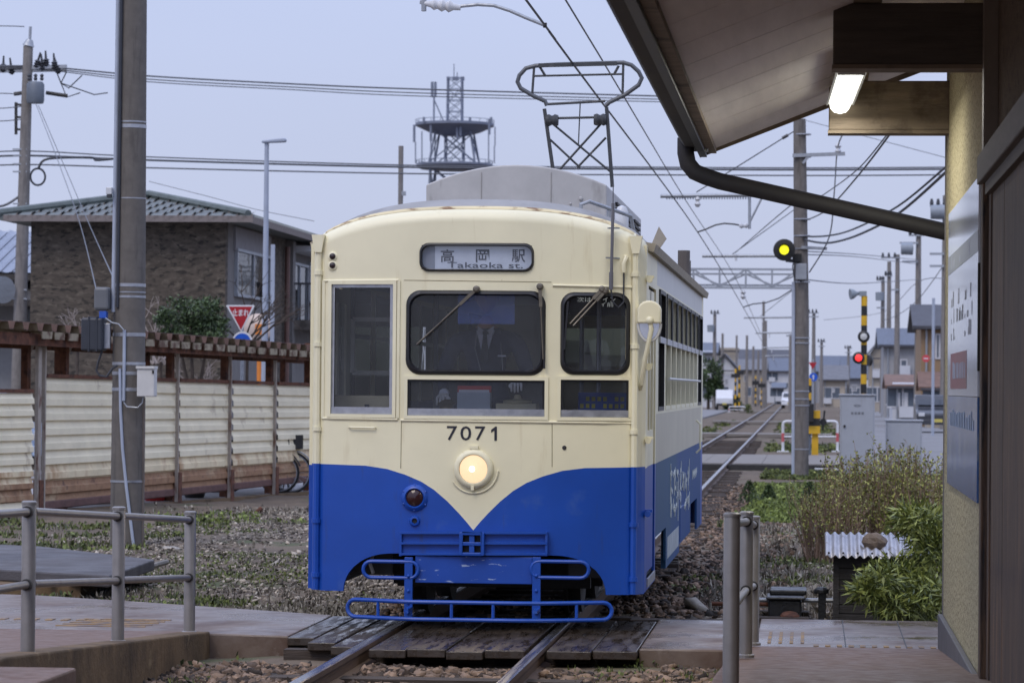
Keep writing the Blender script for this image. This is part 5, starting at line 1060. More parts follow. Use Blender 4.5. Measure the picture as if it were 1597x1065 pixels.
for px in (40, 100, 265, 350, 420, 480):
    p = son(px, -.25); part('inner_post', lambda b: b.cbox((p.x, p.y, (GZ+2.35)/2), (.1, .1, 2.35-GZ), 0, math.atan2(SD.y, SD.x)), RUST, shel, SHO)
    b = MB(SHO); q = Vv((p.x, p.y, 2.0)); b.add([tuple(q+Vv((0, 0, -.05))), tuple(q+Vv((SD.x*.35, SD.y*.35, .28))), tuple(q+Vv((-SD.x*.0, -SD.y*.0, .28))), tuple(q+Vv((SN.x*.02, SN.y*.02, -.05))), tuple(q+Vv((SD.x*.35+SN.x*.02, SD.y*.35+SN.y*.02, .28))), tuple(q+Vv((SN.x*.02, SN.y*.02, .28)))], [(0, 1, 2), (5, 4, 3), (0, 3, 4, 1), (1, 4, 5, 2), (2, 5, 3, 0)]); b.build('gusset', PST, shel)
# roof: folded plates, each fold a piece
ROOFR = M('roof_maroon_rust', (.085, .045, .034), .75, .3, 6, stain=(.05, .022, .018), sthr=(.5, .65), sscale=5, stain2=(.28, .21, .15), s2thr=(.66, .74), s2scale=5)
ROOFU = M('roof_underside', (.30, .25, .17), .7, .2, 5, stain=(.10, .05, .03), sthr=(.48, .62), sscale=6)
rzA, rzB = sz(68, 512), sz(488, 548)
LSH = (SB-SA).length
nf = 30; b0 = None
for i in range(-14, nf+3):
    t = i/nf; pxy = SA+(SB-SA)*t; z = rzA+(rzB-rzA)*max(t, -.1)-.05; w_ = LSH/nf
    b = MB(SHO); prf = [(-.5, 0), (-.36, .0), (-.26, .10), (.26, .10), (.36, 0), (.5, 0)]
    f_, k_ = .32, -2.3
    vs = []
    for off in (f_, k_):
        for u, h in prf: q = pxy+SD*(u*w_)+SN*off; vs.append((q.x, q.y, z+h+(.0 if off > 0 else .12)))
        for u, h in reversed(prf): q = pxy+SD*(u*w_)+SN*off; vs.append((q.x, q.y, z+h-.012+(.0 if off > 0 else .12)))
    n12 = len(prf)*2; fs = [tuple(range(n12)), tuple(reversed(range(n12, 2*n12)))]+[(j, (j+1) % n12, n12+(j+1) % n12, n12+j) for j in range(n12)]
    b.add(vs, fs); b.mi = [0, 0]+[0 if j < len(prf)-1 else 1 for j in range(n12)]
    b.build('roof_fold', [ROOFR, ROOFU], shel)
    q = pxy+SD*0+SN*.30
    if i > -2: part('fold_cap', lambda b: b.add([(q.x-SD.x*.34*w_, q.y-SD.y*.34*w_, z-.11), (q.x+SD.x*.34*w_, q.y+SD.y*.34*w_, z-.11), (q.x+SD.x*.38*w_, q.y+SD.y*.38*w_, z-.01), (q.x-SD.x*.38*w_, q.y-SD.y*.38*w_, z-.01)], [(0, 1, 2, 3)]), ROOFU, shel, SHO, solid=.02)
part('eave_beam', lambda b: b.bar(wallpt(SA-SD*5, .18, rzA-.12), wallpt(SB+SD*1, .18, rzB-.12), .08, .16), RUST, shel, SHO)
part('back_beam', lambda b: b.bar(wallpt(SA-SD*5, -1.6, rzA-.10), wallpt(SB+SD*1, -1.6, rzB-.10), .08, .16), RUST, shel, SHO)
for t in (-.25, .05, .3, .55, .8, 1.0):
    p = SA+(SB-SA)*t+SN*-1.6; part('back_post', lambda b: b.cbox((p.x, p.y, 1.05), (.09, .09, 2.4)), RUST, shel, SHO)
part('kerb', lambda b: b.bar(wallpt(SA-SD*6, .0, GZ-.02), wallpt(SB+SD*3, .0, GZ-.02), .18, .10), EDGEC, shel, SHO)

# ---- bicycles behind the panels
TYR = M('tyre_black', (.015, .015, .016), .8, .1); FRM = M('bicycle_frame_silver', (.35, .36, .38), .35, .1, metal=.7)
def bicycle(label, loc, rz, frame_m):
    t = thing('bicycle', label, 'bicycle', loc, rz, 'bicycles parked in the shelter')
    R = .33
    for x in (-.53, .53):
        wh = part('wheel', lambda b: b.tube([(x+R*cos(a), 0, R+R*sin(a)) for a in np.linspace(0, 2*pi, 29)[:-1]], .02, 8, closed=True), TYR, t, smooth=True)
        part('rim', lambda b: b.tube([(x+(R-.026)*cos(a), 0, R+(R-.026)*sin(a)) for a in np.linspace(0, 2*pi, 29)[:-1]], .010, 6, closed=True), ALU, wh, smooth=True)
        part('spokes', lambda b: [b.tube([(x, .012*(k % 2*2-1), R), (x+(R-.03)*cos(k*pi/9), 0, R+(R-.03)*sin(k*pi/9))], .0025, 4) for k in range(18)]+[b.lathe([(.02, -.04), (.02, .04)], (x, 0, R), (0, 1, 0), 8)], ALU, wh)
        part('mudguard', lambda b: b.tube([(x+(R+.04)*cos(a), 0, R+(R+.04)*sin(a)) for a in np.linspace(.3, pi-.1, 14)], .012, 6), frame_m, t)
    part('frame', lambda b: [b.tube(q, .016, 8) for q in ([(-.53, 0, R), (-.08, 0, .3), (-.2, 0, .78)], [(-.08, 0, .3), (.36, 0, .66)], [(-.17, 0, .58), (.36, 0, .70)], [(-.53, 0, R), (-.17, 0, .62)], [(.53, 0, R), (.42, 0, .55), (.34, 0, .95)])], frame_m, t, smooth=True)
    part('handlebar', lambda b: b.tube([(.12, -.28, 1.0), (.3, -.22, 1.02), (.35, 0, .97), (.3, .22, 1.02), (.12, .28, 1.0)], .012, 8), ALU, t, smooth=True)
    part('saddle', lambda b: b.prism([(-.33, .80), (-.33, .86), (-.22, .865), (-.05, .84), (-.05, .82)], -.07, .07, 'xz'), TYR, t, bevel=.02)
    part('crank', lambda b: (b.lathe([(.08, -.01), (.08, .01)], (-.08, .03, .3), (0, 1, 0), 14), b.bar((-.08, .06, .3), (.02, .06, .17), .02, .02), b.bar((-.08, -.06, .3), (-.18, -.06, .43), .02, .02)), DARKSTEEL, t)
    part('basket', lambda b: (b.box((.42, -.16, .72), (.43, .16, .95)), b.box((.70, -.16, .76), (.71, .16, .95)), b.box((.42, -.16, .72), (.71, -.15, .95)), b.box((.42, .15, .72), (.71, .16, .95)), b.box((.42, -.16, .72), (.71, .16, .73))), DARKSTEEL, t)
    return t
def sp3(px, off): p = son(px, off); return (p.x, p.y, -.125)
bicycle('black bicycle with large rear wheel nearest the tram in the shelter', sp3(447, -.5), math.atan2(SD.y, SD.x)+.25, M('bicycle_frame_black', (.02, .02, .022), .35, .1))
bicycle('silver bicycle with pale rims parked behind the middle shelter panels', sp3(405, -.55), math.atan2(SN.y, SN.x)+.5, FRM)
bicycle('black bicycle with dark rims partly hidden behind the shelter panels', sp3(385, -.7), math.atan2(SN.y, SN.x)+.35, MATS['bicycle_frame_black'])
for px, colr, lab in ((243, (.45, .03, .03), 'red plastic tub standing behind the shelter panel foot'), (305, (.02, .02, .022), 'black plastic tub standing behind the shelter panel foot')):
    p = Vv(sp3(px, -.45)); o = part('plastic_tub', lambda b: b.lathe([(.14, 0), (.16, .03), (.19, .3), (.205, .31), (.205, .33), (.18, .33), (.15, .04), (.0005, .03)], p, (0, 0, 1), 20), M('tub_%d' % px, colr, .4, .1), None, p, smooth=True); tag(o, lab, 'tub')

# ---- house with dark siding
HY0 = 64.0; HXc = At(352, 400, HY0).x; HXl = At(48, 400, HY0).x; HY1 = 79.0
hs = thing('house', 'two storey house with dark brown stone siding and grey green roof', 'house', (HXc, HY0, GZ)); HO = hs.location
SIDING = M('dark_stone_siding', (.075, .060, .046), .9, .35, 4, stretch=(1, 1, 2.6), bump=1.0, bscale=5, stain=(.135, .112, .085), sthr=(.52, .66), sscale=4.5, sstretch=(1, 1, 2.4), stain2=(.03, .025, .02), s2thr=(.54, .6), s2scale=5, s2stretch=(1, 1, 2.2))
PLAS = M('grey_plaster', (.16, .15, .145), .85, .12, 4, bump=.2)
ehz = At(352, 342, HY0).z
part('wall', lambda b: (b.box((HXl, HY0, GZ), (HXc, HY0+.25, ehz)), b.box((HXl, HY0+.25, GZ), (HXl+.25, HY1, ehz))), SIDING, hs, HO)
part('side_wall', lambda b: b.box((HXc-.25, HY0+.251, GZ), (HXc-.02, HY1, ehz)), PLAS, hs, HO)
# hip roof with tile pieces
ov = .55; ex0, ex1, ey0, ey1 = HXl-ov, HXc+ov, HY0-ov, HY1+ov; rzz = ehz+.02; rise = 0.52; rx = (ex0+ex1)/2; ry0, ry1 = ey0+(ex1-ex0)/2, ey1-(ex1-ex0)/2
rfh = part('roof', lambda b: b.add([(ex0, ey0, rzz), (ex1, ey0, rzz), (ex1, ey1, rzz), (ex0, ey1, rzz), (rx, ry0, rzz+rise), (rx, ry1, rzz+rise), (ex0, ey0, rzz-.08), (ex1, ey0, rzz-.08), (ex1, ey1, rzz-.08), (ex0, ey1, rzz-.08)], [(0, 1, 4), (1, 2, 5, 4), (2, 3, 5), (3, 0, 4, 5), (9, 8, 7, 6), (0, 6, 7, 1), (1, 7, 8, 2), (2, 8, 9, 3), (3, 9, 6, 0)]), M('tile_grey_green', (.13, .145, .14), .6, .18, 3, stain=(.20, .19, .165), sthr=(.5, .65), sscale=3), hs, HO)
TILE = MATS['tile_grey_green']; M('eave_dark', (.05, .045, .042), .8, .2)
TEND = M('tile_end_pink_grey', (.24, .205, .19), .7, .15, 5, stain=(.12, .10, .09), sthr=(.52, .66), sscale=5)
bt = MB(); bt.add([(-.148, -.05, 0), (.10, -.05, 0), (.148, -.05, .05), (.148, .34, .05), (.10, .34, 0), (-.148, .34, 0), (-.148, -.05, -.13), (.148, -.05, -.13)], [(0, 5, 4, 1), (1, 4, 3, 2), (0, 1, 2, 7, 6)], 0); bt.mi = [0, 0, 1]
tile0 = bt.build('tile', [TILE, TEND], rfh, fix=False, solid=0); first = True
slope = math.atan2(rise, (ex1-ex0)/2); sl_len = math.hypot(rise, (ex1-ex0)/2)
cand = []
rows = 7
for r_ in range(rows):
    f = r_/rows; yy = ey0+f*(ex1-ex0)/2; z = rzz+f*rise+.03; xa, xb = ex0+f*(ex1-ex0)/2+.12, ex1-f*(ex1-ex0)/2-.12
    n = int((xb-xa)/.3)
    for i in range(n+1): cand.append(((xa+.15+i*.3, yy, z), (slope, 0, 0)))
for r_ in range(3):
    f = r_/rows; xx = ex1-f*(ex1-ex0)/2; z = rzz+f*rise+.03; ya, yb = ey0+f*(ex1-ex0)/2+.12, ey1-.2
    n = int((yb-ya)/.3)
    for i in range(n+1): cand.append(((xx, ya+.15+i*.3, z), (slope, 0, pi/2)))
for i, (l, r_) in enumerate(cand):
    l = Vv(l)-HO
    sc_ = (1, sl_len/rows/.34*1.02, 1)
    if i == 0: tile0.location = l; tile0.rotation_euler = r_; tile0.scale = sc_
    else: share(tile0, rfh, l, r_, sc_, 'tile')
part('ridge', lambda b: [b.tube([(a[0], a[1], a[2]+.06), (c[0], c[1], c[2]+.08)], .085, 8) for a, c in (((ex0, ey0, rzz), (rx, ry0, rzz+rise)), ((ex1, ey0, rzz), (rx, ry0, rzz+rise)), ((rx, ry0, rzz+rise), (rx, ry1, rzz+rise)))], M('ridge_grey_green', (.10, .12, .115), .6, .2), rfh, HO)
# side windows, bay, balcony (seen raking along the house)
def hy(px): return HXc*FPX/(px-1266.0)
def hz(px, py): return At(px, py, hy(px)).z
xs_ = HXc-.02
def hwin(a, c, pyt, pyb, ncur):
    ya, yb = hy(a), hy(c); z1, z0 = hz((a+c)/2, pyt), hz((a+c)/2, pyb)
    w_ = part('window', lambda b: (b.box((xs_, ya, z0-.06), (xs_+.08, yb, z0)), b.box((xs_, ya, z1), (xs_+.08, yb, z1+.06)), b.box((xs_, ya, z0), (xs_+.07, ya+.07, z1)), b.box((xs_, yb-.07, z0), (xs_+.07, yb, z1)), b.box((xs_, (ya+yb)/2-.05, z0), (xs_+.06, (ya+yb)/2+.05, z1))), GALV, hs, HO)
    part('pane', lambda b: b.box((xs_+.02, ya+.07, z0), (xs_+.03, yb-.07, z1)), GLASS('house_glass', (.75, .78, .8), 1.5), w_, HO)
    part('curtain', lambda b: [b.box((xs_+.003, ya+.07+(yb-ya-.14)*i/ncur, z0), (xs_+.012+.006*(i % 2), ya+.07+(yb-ya-.14)*(i+.8)/ncur, z1)) for i in range(ncur)], M('curtain_pale', (.50, .52, .56), .9, .15, 3), w_, HO)
hwin(358, 412, 398, 462, 9)
part('upper_plaster', lambda b: b.box((xs_+.001, hy(356), hz(380, 396)), (xs_+.05, hy(413), ehz-.1)), M('plaster_light', (.24, .23, .24), .85, .1, 6), hs, HO)
part('dark_recess', lambda b: b.box((xs_+.001, hy(414), GZ), (xs_+.03, hy(437), ehz-.1)), SIDING, hs, HO)
part('downpipe', lambda b: b.tube([(xs_+.12, hy(434), ehz-.25), (xs_+.12, hy(434), GZ)], .06, 8), M('pipe_red_brown', (.14, .075, .06), .6, .2), hs, HO)
part('corner_pillar', lambda b: b.box((xs_, hy(439), GZ), (xs_+.18, hy(443), ehz-.1)), PLAS, hs, HO)
hwin(446, 472, 415, 500, 4); hwin(474, 492, 415, 470, 3)
part('awning', lambda b: b.box((xs_, hy(446), hz(468, 398)), (xs_+.5, hy(500), hz(468, 389))), M('awning_white', (.55, .56, .58), .6, .1), hs, HO)
bal = part('balcony', lambda b: b.box((xs_, hy(441), hz(460, 516)), (xs_+.75, hy(505), hz(460, 501))), M('balcony_conc', (.17, .15, .13), .85, .2, 5, stain=(.07, .06, .05), sthr=(.5, .65), sscale=2), hs, HO)
zb0, zb1 = hz(460, 501), hz(460, 446)
part('balcony_rail', lambda b: (b.bar((xs_+.72, hy(441), zb1), (xs_+.72, hy(505), zb1), .05, .05), b.bar((xs_, hy(441), zb1), (xs_+.72, hy(441), zb1), .05, .05)), M('rail_dark', (.06, .06, .065), .6, .1), bal, HO)
n_b = 26
for i in range(n_b): yq = hy(441)+(hy(505)-hy(441))*i/n_b; part('baluster', lambda b: b.bar((xs_+.72, yq, zb0), (xs_+.72, yq, zb1), .03, .03), MATS['rail_dark'] if i < 12 else M('rail_panel', (.13, .125, .13), .6, .1), bal, HO)
for i in range(4): part('baluster', lambda b: b.bar((xs_+.15+i*.17, hy(441), zb0), (xs_+.15+i*.17, hy(441), zb1), .03, .03), MATS['rail_dark'], bal, HO)

# ---- neighbour house with silver blue tiles at the far left
nh = thing('house', 'house with silvery blue tiled roof behind the transformer pole', 'house', (-19.6, 76, GZ)); NHO = nh.location
nx0, nx1, ny0 = -24, At(62, 400, 76).x+1.2, 76
ze = At(20, 425, ny0).z; zr_ = At(20, 352, ny0).z
part('wall', lambda b: b.box((nx0, ny0+.5, GZ), (nx1, ny0+7, ze)), M('plaster_white', (.30, .30, .31), .8, .1, 3), nh, NHO)
rfn = part('roof', lambda b: b.prism([(ny0-.4, ze-.05), (ny0+3.7, zr_), (ny0+7.8, ze-.05), (ny0+7.8, ze-.2), (ny0+3.7, zr_-.15), (ny0-.4, ze-.2)], nx0-.4, nx1, 'yz'), M('eave_dark', (.05, .045, .042), .8, .2), nh, NHO)
TB = M('tile_silver_blue', (.20, .23, .30), .35, .3, 2, coat=.3); sl_ = math.atan2(zr_-ze+.05, 4.1); b2 = MB()
b2.add([(-.14, 0, .03), (-.07, 0, -.0), (0, 0, -.01), (.07, 0, .01), (.14, 0, .05), (-.14, .33, .03), (-.07, .33, -.0), (0, .33, -.01), (.07, .33, .01), (.14, .33, .05), (-.14, 0, -.02), (.14, 0, -.0)], [(0, 5, 6, 1), (1, 6, 7, 2), (2, 7, 8, 3), (3, 8, 9, 4), (0, 1, 2, 3, 4, 11, 10)])
tn = b2.build('tile', TB, rfn, fix=False); fst = True; L_ = math.hypot(4.1, zr_-ze+.05); rowsn = int(L_/.3)
for r_ in range(rowsn):
    for i in range(12):
        l = Vv((nx1-.2-i*.28, ny0-.42+4.1*r_/rowsn, ze-.03+(zr_-ze+.05)*r_/rowsn+.02))-NHO
        if fst: tn.location = l; tn.rotation_euler = (sl_, 0, 0); fst = False
        else: share(tn, rfn, l, (sl_, 0, 0), (1, 1, 1), 'tile')
part('lower_roof', lambda b: b.prism([(ny0-1.2, At(20, 450, ny0).z-.3), (ny0+.5, At(20, 438, ny0).z), (ny0+.5, At(20, 438, ny0).z-.15), (ny0-1.2, At(20, 450, ny0).z-.45)], nx0-.4, nx1, 'yz'), MATS['eave_dark'], nh, NHO)
part('window', lambda b: b.box((nx1-1.6, ny0+.46, 2.4), (nx1-.3, ny0+.499, 3.5)), M('window_dark', (.03, .035, .045), .15, .1), nh, NHO)

# ---- street lamp
Yl = 60.0; l0 = At(412, 640, Yl); l1 = At(413.5, 222, Yl)
lamp = thing('street_lamp', 'slim pale grey street lamp standing behind the cycle shelter', 'street lamp', (l0.x, Yl, GZ)); lo2 = lamp.location
LGR = M('lamp_pale_grey', (.33, .37, .45), .45, .08)
part('column', lambda b: b.lathe([(.075, GZ), (.062, 2.2), (.042, l1.z), (.042, l1.z+.03)], (l0.x, Yl, 0), (0, 0, 1), 14), LGR, lamp, lo2, smooth=True)
part('lamp_head', lambda b: b.prism([(l1.x-.06, l1.z-.02), (l1.x-.05, l1.z+.03), (l1.x+.18, l1.z+.06), (l1.x+.38, l1.z+.08), (l1.x+.41, l1.z+.04), (l1.x+.39, l1.z-.0)], Yl-.09, Yl+.09, 'xz'), LGR, lamp, lo2, bevel=.02)
part('door_box', lambda b: b.box((l0.x+.10, Yl-.02, 2.0), (l0.x+.17, Yl+.05, 4.3)), LGR, lamp, lo2)
part('clamp', lambda b: b.box((l0.x-.08, Yl-.08, 2.35), (l0.x+.26, Yl+.08, 2.42)), GALV, lamp, lo2)
# ---- stop sign, blue disc below
Ys = 58.0
ss = thing('stop_sign', 'red triangular stop sign above a blue round sign behind the shelter', 'road sign', (At(376, 640, Ys).x, Ys, GZ)); so = ss.location
RED = M('sign_red', (.36, .012, .02), .4, .08); SWH = M('sign_white', (.66, .66, .68), .4, .04); SBL = M('sign_blue', (.012, .09, .50), .4, .08)
part('post', lambda b: b.lathe([(.03, 0), (.03, At(376, 478, Ys).z-GZ)], (so.x, Ys+.04, GZ), (0, 0, 1), 10), GALV, ss, so, smooth=True)
def tri(k): c = At(375.5, 492, Ys); P = [At(352.5+k*2, 476+k, Ys), At(398-k*2, 476+k, Ys), At(376, 518-k*1.6, Ys)]; return [(p.x, p.z) for p in P]
tg = part('stop_plate', lambda b: b.prism(tri(0), Ys-.01, Ys+.01, 'xz'), SWH, ss, so, bevel=.004)
part('red_field', lambda b: b.prism(tri(2.2), Ys-.0135, Ys-.0105, 'xz'), RED, tg, so)
vs_, fs_ = text_verts('止まれ', 27*Ys/FPX, 11*Ys/FPX, 0, .02); c_ = At(375.5, 487.5, Ys); b = MB(so); b.add([(c_.x+v[0], Ys-.0150, c_.z+v[1]) for v in vs_], fs_); b.build('sign_lettering', SWH, tg, fix=False)
c_ = At(378, 533, Ys)
rdv = part('round_plate', lambda b: b.lathe([(.19, 0), (.19, .012)], (c_.x, Ys, c_.z), (0, -1, 0), 28), SWH, ss, so)
part('blue_field', lambda b: b.lathe([(.155, .0125), (.155, .0155)], (c_.x, Ys, c_.z), (0, -1, 0), 28), SBL, rdv, so)
# convex mirror seen from behind, orange
Ym = 62.0; mc = At(402, 512, Ym)
cm = thing('traffic_mirror', 'pinkish round traffic mirror on an orange post behind the stop sign', 'mirror', (mc.x, Ym, GZ))
part('mirror_back', lambda b: b.lathe([(.29, 0), (.28, .03), (.18, .09), (.0005, .11)], (mc.x, Ym, mc.z), (0, -1, 0), 28), M('mirror_back_pinkish', (.52, .42, .36), .5, .08), cm, cm.location, smooth=True)
part('post', lambda b: b.tube([(mc.x+.03, Ym+.05, GZ), (mc.x+.03, Ym+.05, mc.z+.05)], .05, 10), M('mirror_orange', (.62, .20, .03), .5, .1), cm, cm.location, smooth=True)
part('mirror_clamp', lambda b: b.box((mc.x-.03, Ym-.14, mc.z-.12), (mc.x+.10, Ym-.09, mc.z+.08)), MATS['mirror_orange'], cm, cm.location)

# ---- bushes before the house
def foliage_mesh(c, rad, n, ln, wd, seed, shell=.3, lumps=26, flat=.9):
    r = np.random.default_rng(seed); L_ = rdirs(lumps, r, .3)*np.array(rad)*r.uniform(.25, .95, (lumps, 1)); per = n//lumps; P = []
    for k in range(lumps):
        d = rdirs(per, r); P.append(L_[k]+d*np.array(rad)*r.uniform(.08, .30, (per, 1))*r.uniform(.7, 1.25))
    P = np.concatenate(P)+np.array(c); D = rdirs(len(P), r, .25); return scatter_leaves(P, D, r.uniform(ln*.6, ln*1.3, len(P)), r.uniform(wd*.7, wd*1.2, len(P)), seed)
EVG = M('evergreen_leaf', (.022, .040, .012), .55, .3, 3, island=.5, col2=(.060, .095, .030))
TWG = M('bare_twig', (.27, .225, .20), .8, .25, 6)
BRK = M('bark', (.06, .045, .035), .9, .3, 6)
Yb = 57.0; bc = At(300, 510, Yb)
bu = thing('evergreen_bush', 'round dark evergreen bush growing behind the shelter roof', 'bush', (bc.x, Yb, GZ))
v_, f_ = foliage_mesh((0, 0, bc.z-GZ-.05), (.82, .7, .66), 6400, .075, .04, 61); meshobj('crown', fastmesh('crown', v_, f_, EVG), bu)
part('trunk', lambda b: [b.tube([(0, 0, 0), (.05, 0, 1.2), (x, y, bc.z-GZ)], [.07, .05, .015], 6) for x, y in ((-.3, 0), (.3, .1), (0, -.2))], BRK, bu)
def twigs(b, base, h, n, spread, r0, seed, fork=3, up=.9):
    rr = random.Random(seed)
    def grow(p, d, L_, r, lev):
        q = p+d*L_; mid = p+d*L_*.5+Vv((rr.uniform(-1, 1), rr.uniform(-1, 1), rr.uniform(-.5, .5)))*L_*.08
        b.tube([p, mid, q], [r, r*.8, r*.6], 4 if lev else 5, cap=False)
        if lev < fork:
            for _ in range(rr.choice([2, 3])):
                nd = (d+Vv((rr.gauss(0, .45), rr.gauss(0, .45), rr.gauss(.05, .35)))).normalized(); grow(q, nd, L_*rr.uniform(.55, .8), r*.6, lev+1)
    for _ in range(n):
        d = Vv((rr.gauss(0, spread), rr.gauss(0, spread), up)).normalized(); grow(base+Vv((rr.uniform(-.15, .15), rr.uniform(-.15, .15), 0)), d, h*rr.uniform(.3, .45), r0, 0)
Yt = 58.5
for px, py, hgt, sd, lab in ((250, 505, 1.25, 71, 'pale leafless twiggy shrub beside the dark evergreen bush'), (385, 470, 1.3, 72, 'leafless dark sapling before the house window'), (120, 500, .8, 73, 'small leafless shrub between pole and dark house wall'), (305, 585, .8, 74, 'leafless shrub visible under the shelter roof')):
    p = At(px, py, Yt); bt_ = thing('bare_shrub', lab, 'shrub', (p.x, Yt, GZ), 0, 'bare shrubs before the dark house')
    part('twig_crown', lambda b: twigs(b, Vv((0, 0, max(.3, p.z-GZ-hgt*.6))), hgt, 8, .75, .024, sd), TWG if sd != 72 else BRK, bt_, fix=False)
    part('stem', lambda b: b.tube([(0, 0, 0), (.02, 0, max(.3, p.z-GZ-hgt*.6)+.05)], .03, 6), BRK, bt_)

# ---- utility pole with transformer on the left
Yu = 74.0; u1 = At(46, 62, Yu); u0 = At(30, 520, Yu)
up = thing('utility_pole', 'concrete utility pole with transformer and many wires beside the silvery tiled roof', 'utility pole', (u0.x-.05, Yu, GZ)); uo = up.location
UC = M('utility_concrete', (.20, .185, .175), .85, .15, 8, stain=(.13, .12, .115), sthr=(.5, .7), sscale=3, sstretch=(3, 3, .5))
def UP(px, py, dy=0.0): return At(px, py, Yu+dy)
ub = Vv((uo.x, Yu, GZ)); ut = UP(44, 72)
part('shaft', lambda b: b.tube([ub, ub+(ut-ub)*.5, ut], [.175, .15, .115], 14), UC, up, uo, smooth=True)
part('cap_spike', lambda b: (b.tube([ut, UP(46.5, 62)], [.15, .07], 10), b.tube([UP(46.5, 64), UP(47.5, 42)], .035, 8)), GALV, up, uo, smooth=True)
part('crossarm', lambda b: (b.bar(UP(-14, 108), UP(104, 104), .08, .08), b.bar(UP(-14, 112, .5), UP(104, 110, .5), .06, .06)), GALV, up, uo)
for q in ((5, 106), (18, 109), (58, 100), (66, 103), (85, 102), (90, 108), (72, 98)):
    p = UP(*q); part('insulator', lambda b: b.lathe([(.02, -.12), (.09, -.06), (.05, -.03), (.09, 0), (.05, .03), (.085, .06), (.03, .1), (.02, .28)], p, (random.uniform(-.3, .3), 0, 1), 10), M('insulator_dark', (.04, .042, .05), .4, .2), up, uo, smooth=True)
tp0 = UP(60, 160, -.3)
tr_ = part('transformer', lambda b: (b.lathe([(.0005, -.26), (.19, -.26), (.21, -.2), (.21, .18), (.17, .24), (.0005, .26)], (UP(60, 146).x, Yu-.3, UP(60, 146).z), (0, 0, 1), 18)), M('transformer_dark_grey', (.12, .14, .17), .5, .1), up, uo, smooth=True)
for x in (-.15, 0, .15): part('bushing', lambda b: b.lathe([(.03, 0), (.05, .04), (.03, .08), (.05, .12), (.02, .16)], (UP(60, 146).x+x, Yu-.3, UP(60, 128).z), (0, 0, 1), 8), M('insulator_dark', (.04, .042, .05), .4, .2), tr_, uo)
for a_, c_ in (((22, 147), (38, 145)), ((72, 145), (105, 150))): part('side_arm', lambda b: b.tube([UP(*a_), UP(*c_)], .05, 6), DARKSTEEL, up, uo)
part('lower_arm', lambda b: (b.bar(UP(25, 163), UP(48, 166), .05, .05), b.bar(UP(25, 183), UP(48, 184), .05, .05), b.bar(UP(25, 202), UP(48, 203), .05, .05), b.bar(UP(25, 160), UP(25, 210), .06, .06)), DARKSTEEL, up, uo)
part('cable_coil', lambda b: b.tube([UP(59+11.5*cos(a), 276+13*sin(a), -.2) for a in np.linspace(0, 2*pi, 25)[:-1]], .025, 6, closed=True), WIRE, up, uo, smooth=True)
part('pole_step', lambda b: [b.bar(UP(20, q, -.1), UP(42, q, -.1), .035, .035) for q in (233, 243, 256, 268, 318, 452, 466)], GALV, up, uo)
sgn = part('traffic_sign_back', lambda b: b.lathe([(.32, 0), (.32, .02)], UP(4, 452, -.4), (.8, -1, 0), 24), GALV, up, uo)
for q in ((110, 108), (107, 160), (150, 118)): part('drop_cable', lambda b: b.tube([UP(88 if q[0] > 105 and q[1] < 115 else 104, 112), UP(95, 130), UP(q[0]-3, q[1]+30 if q[1] < 150 else q[1]-8), UP(q[0]+18, 145 if q[1] > 110 else 118)], .015, 5), WIRE, up, uo)
# ================================================================== RIGHT MIDDLE GROUND
sb0 = G(1248, 746); YS = sb0.y; XS = sb0.x
sig = thing('signal_pole', 'concrete pole carrying a lit yellow round signal beside the track', 'signal pole', (XS, YS, GZ)); GO = sig.location
def Sg(px, py, dy=0.0): return At(px, py, YS+dy)
part('shaft', lambda b: b.tube([(XS, YS, GZ-.1), (XS, YS, 3), Sg(1247, 186)], [.17, .155, .125], 18), M('signal_pole_concrete', (.155, .14, .128), .85, .15, 8, bump=.2, stain=(.09, .08, .072), sthr=(.5, .7), sscale=3, sstretch=(3, 3, .5)), sig, GO, smooth=True)
part('conduit', lambda b: b.tube([Sg(1237, 745, -.1), Sg(1237.5, 440, -.1)], .035, 8), LP, sig, GO, smooth=True)
for py in (210, 245, 305, 318, 342, 368, 388, 440, 527, 535, 610, 622, 632, 700): z = Sg(1248, py).z; part('steel_band', lambda b: b.lathe([(.172, -.012), (.172, .012)], (XS, YS, z), (0, 0, 1), 18), ALU, sig, GO)
part('crossarm', lambda b: (b.bar(Sg(1236, 243, -.15), Sg(1318, 240, -.15), .07, .07), b.bar(Sg(1252, 255, -.15), Sg(1262, 243, -.15), .05, .05)), GALV, sig, GO)
part('crossarm', lambda b: b.bar(Sg(1250, 386, -.15), Sg(1290, 388, -.15), .06, .06), GALV, sig, GO)
part('insulator', lambda b: b.lathe([(.03, -.12), (.07, -.05), (.04, 0), (.07, .05), (.03, .12)], Sg(1307, 232, -.15), (0, 0, 1), 10), INS, sig, GO, smooth=True)
# signal head
hc_ = Sg(1223, 390, -.45); BLK = M('signal_black', (.012, .012, .012), .6, .1)
sh = part('signal_head', lambda b: (b.lathe([(.215, 0), (.22, .03), (.12, .05), (.10, .05)], hc_, (0, -1, 0), 32), b.lathe([(.14, 0), (.14, -.22)], hc_, (0, -1, 0), 16)), BLK, sig, GO, smooth=True)
part('lens', lambda b: b.lathe([(.095, .052), (.05, .07), (.0005, .075)], hc_, (0, -1, 0), 24), M('signal_yellow_lit', (.8, .8, .05), .3, .02, emit=(.95, .93, .02), estr=.95), sh, GO, smooth=True)
part('visor', lambda b: b.add([(hc_.x+.125*cos(a), hc_.y-.05-d, hc_.z+.125*sin(a)) for d in (0, .16) for a in np.linspace(-.2, pi+.2, 14)], [(i, i+1, 15+i, 14+i) for i in range(13)]), BLK, sh, GO, solid=.006)
part('signal_bracket', lambda b: (b.bar(hc_+Vv((.05, .12, -.2)), Sg(1247, 408, -.1), .07, .07), b.cbox(Sg(1243, 402, -.2), (.18, .12, .16))), BLK, sh, GO)
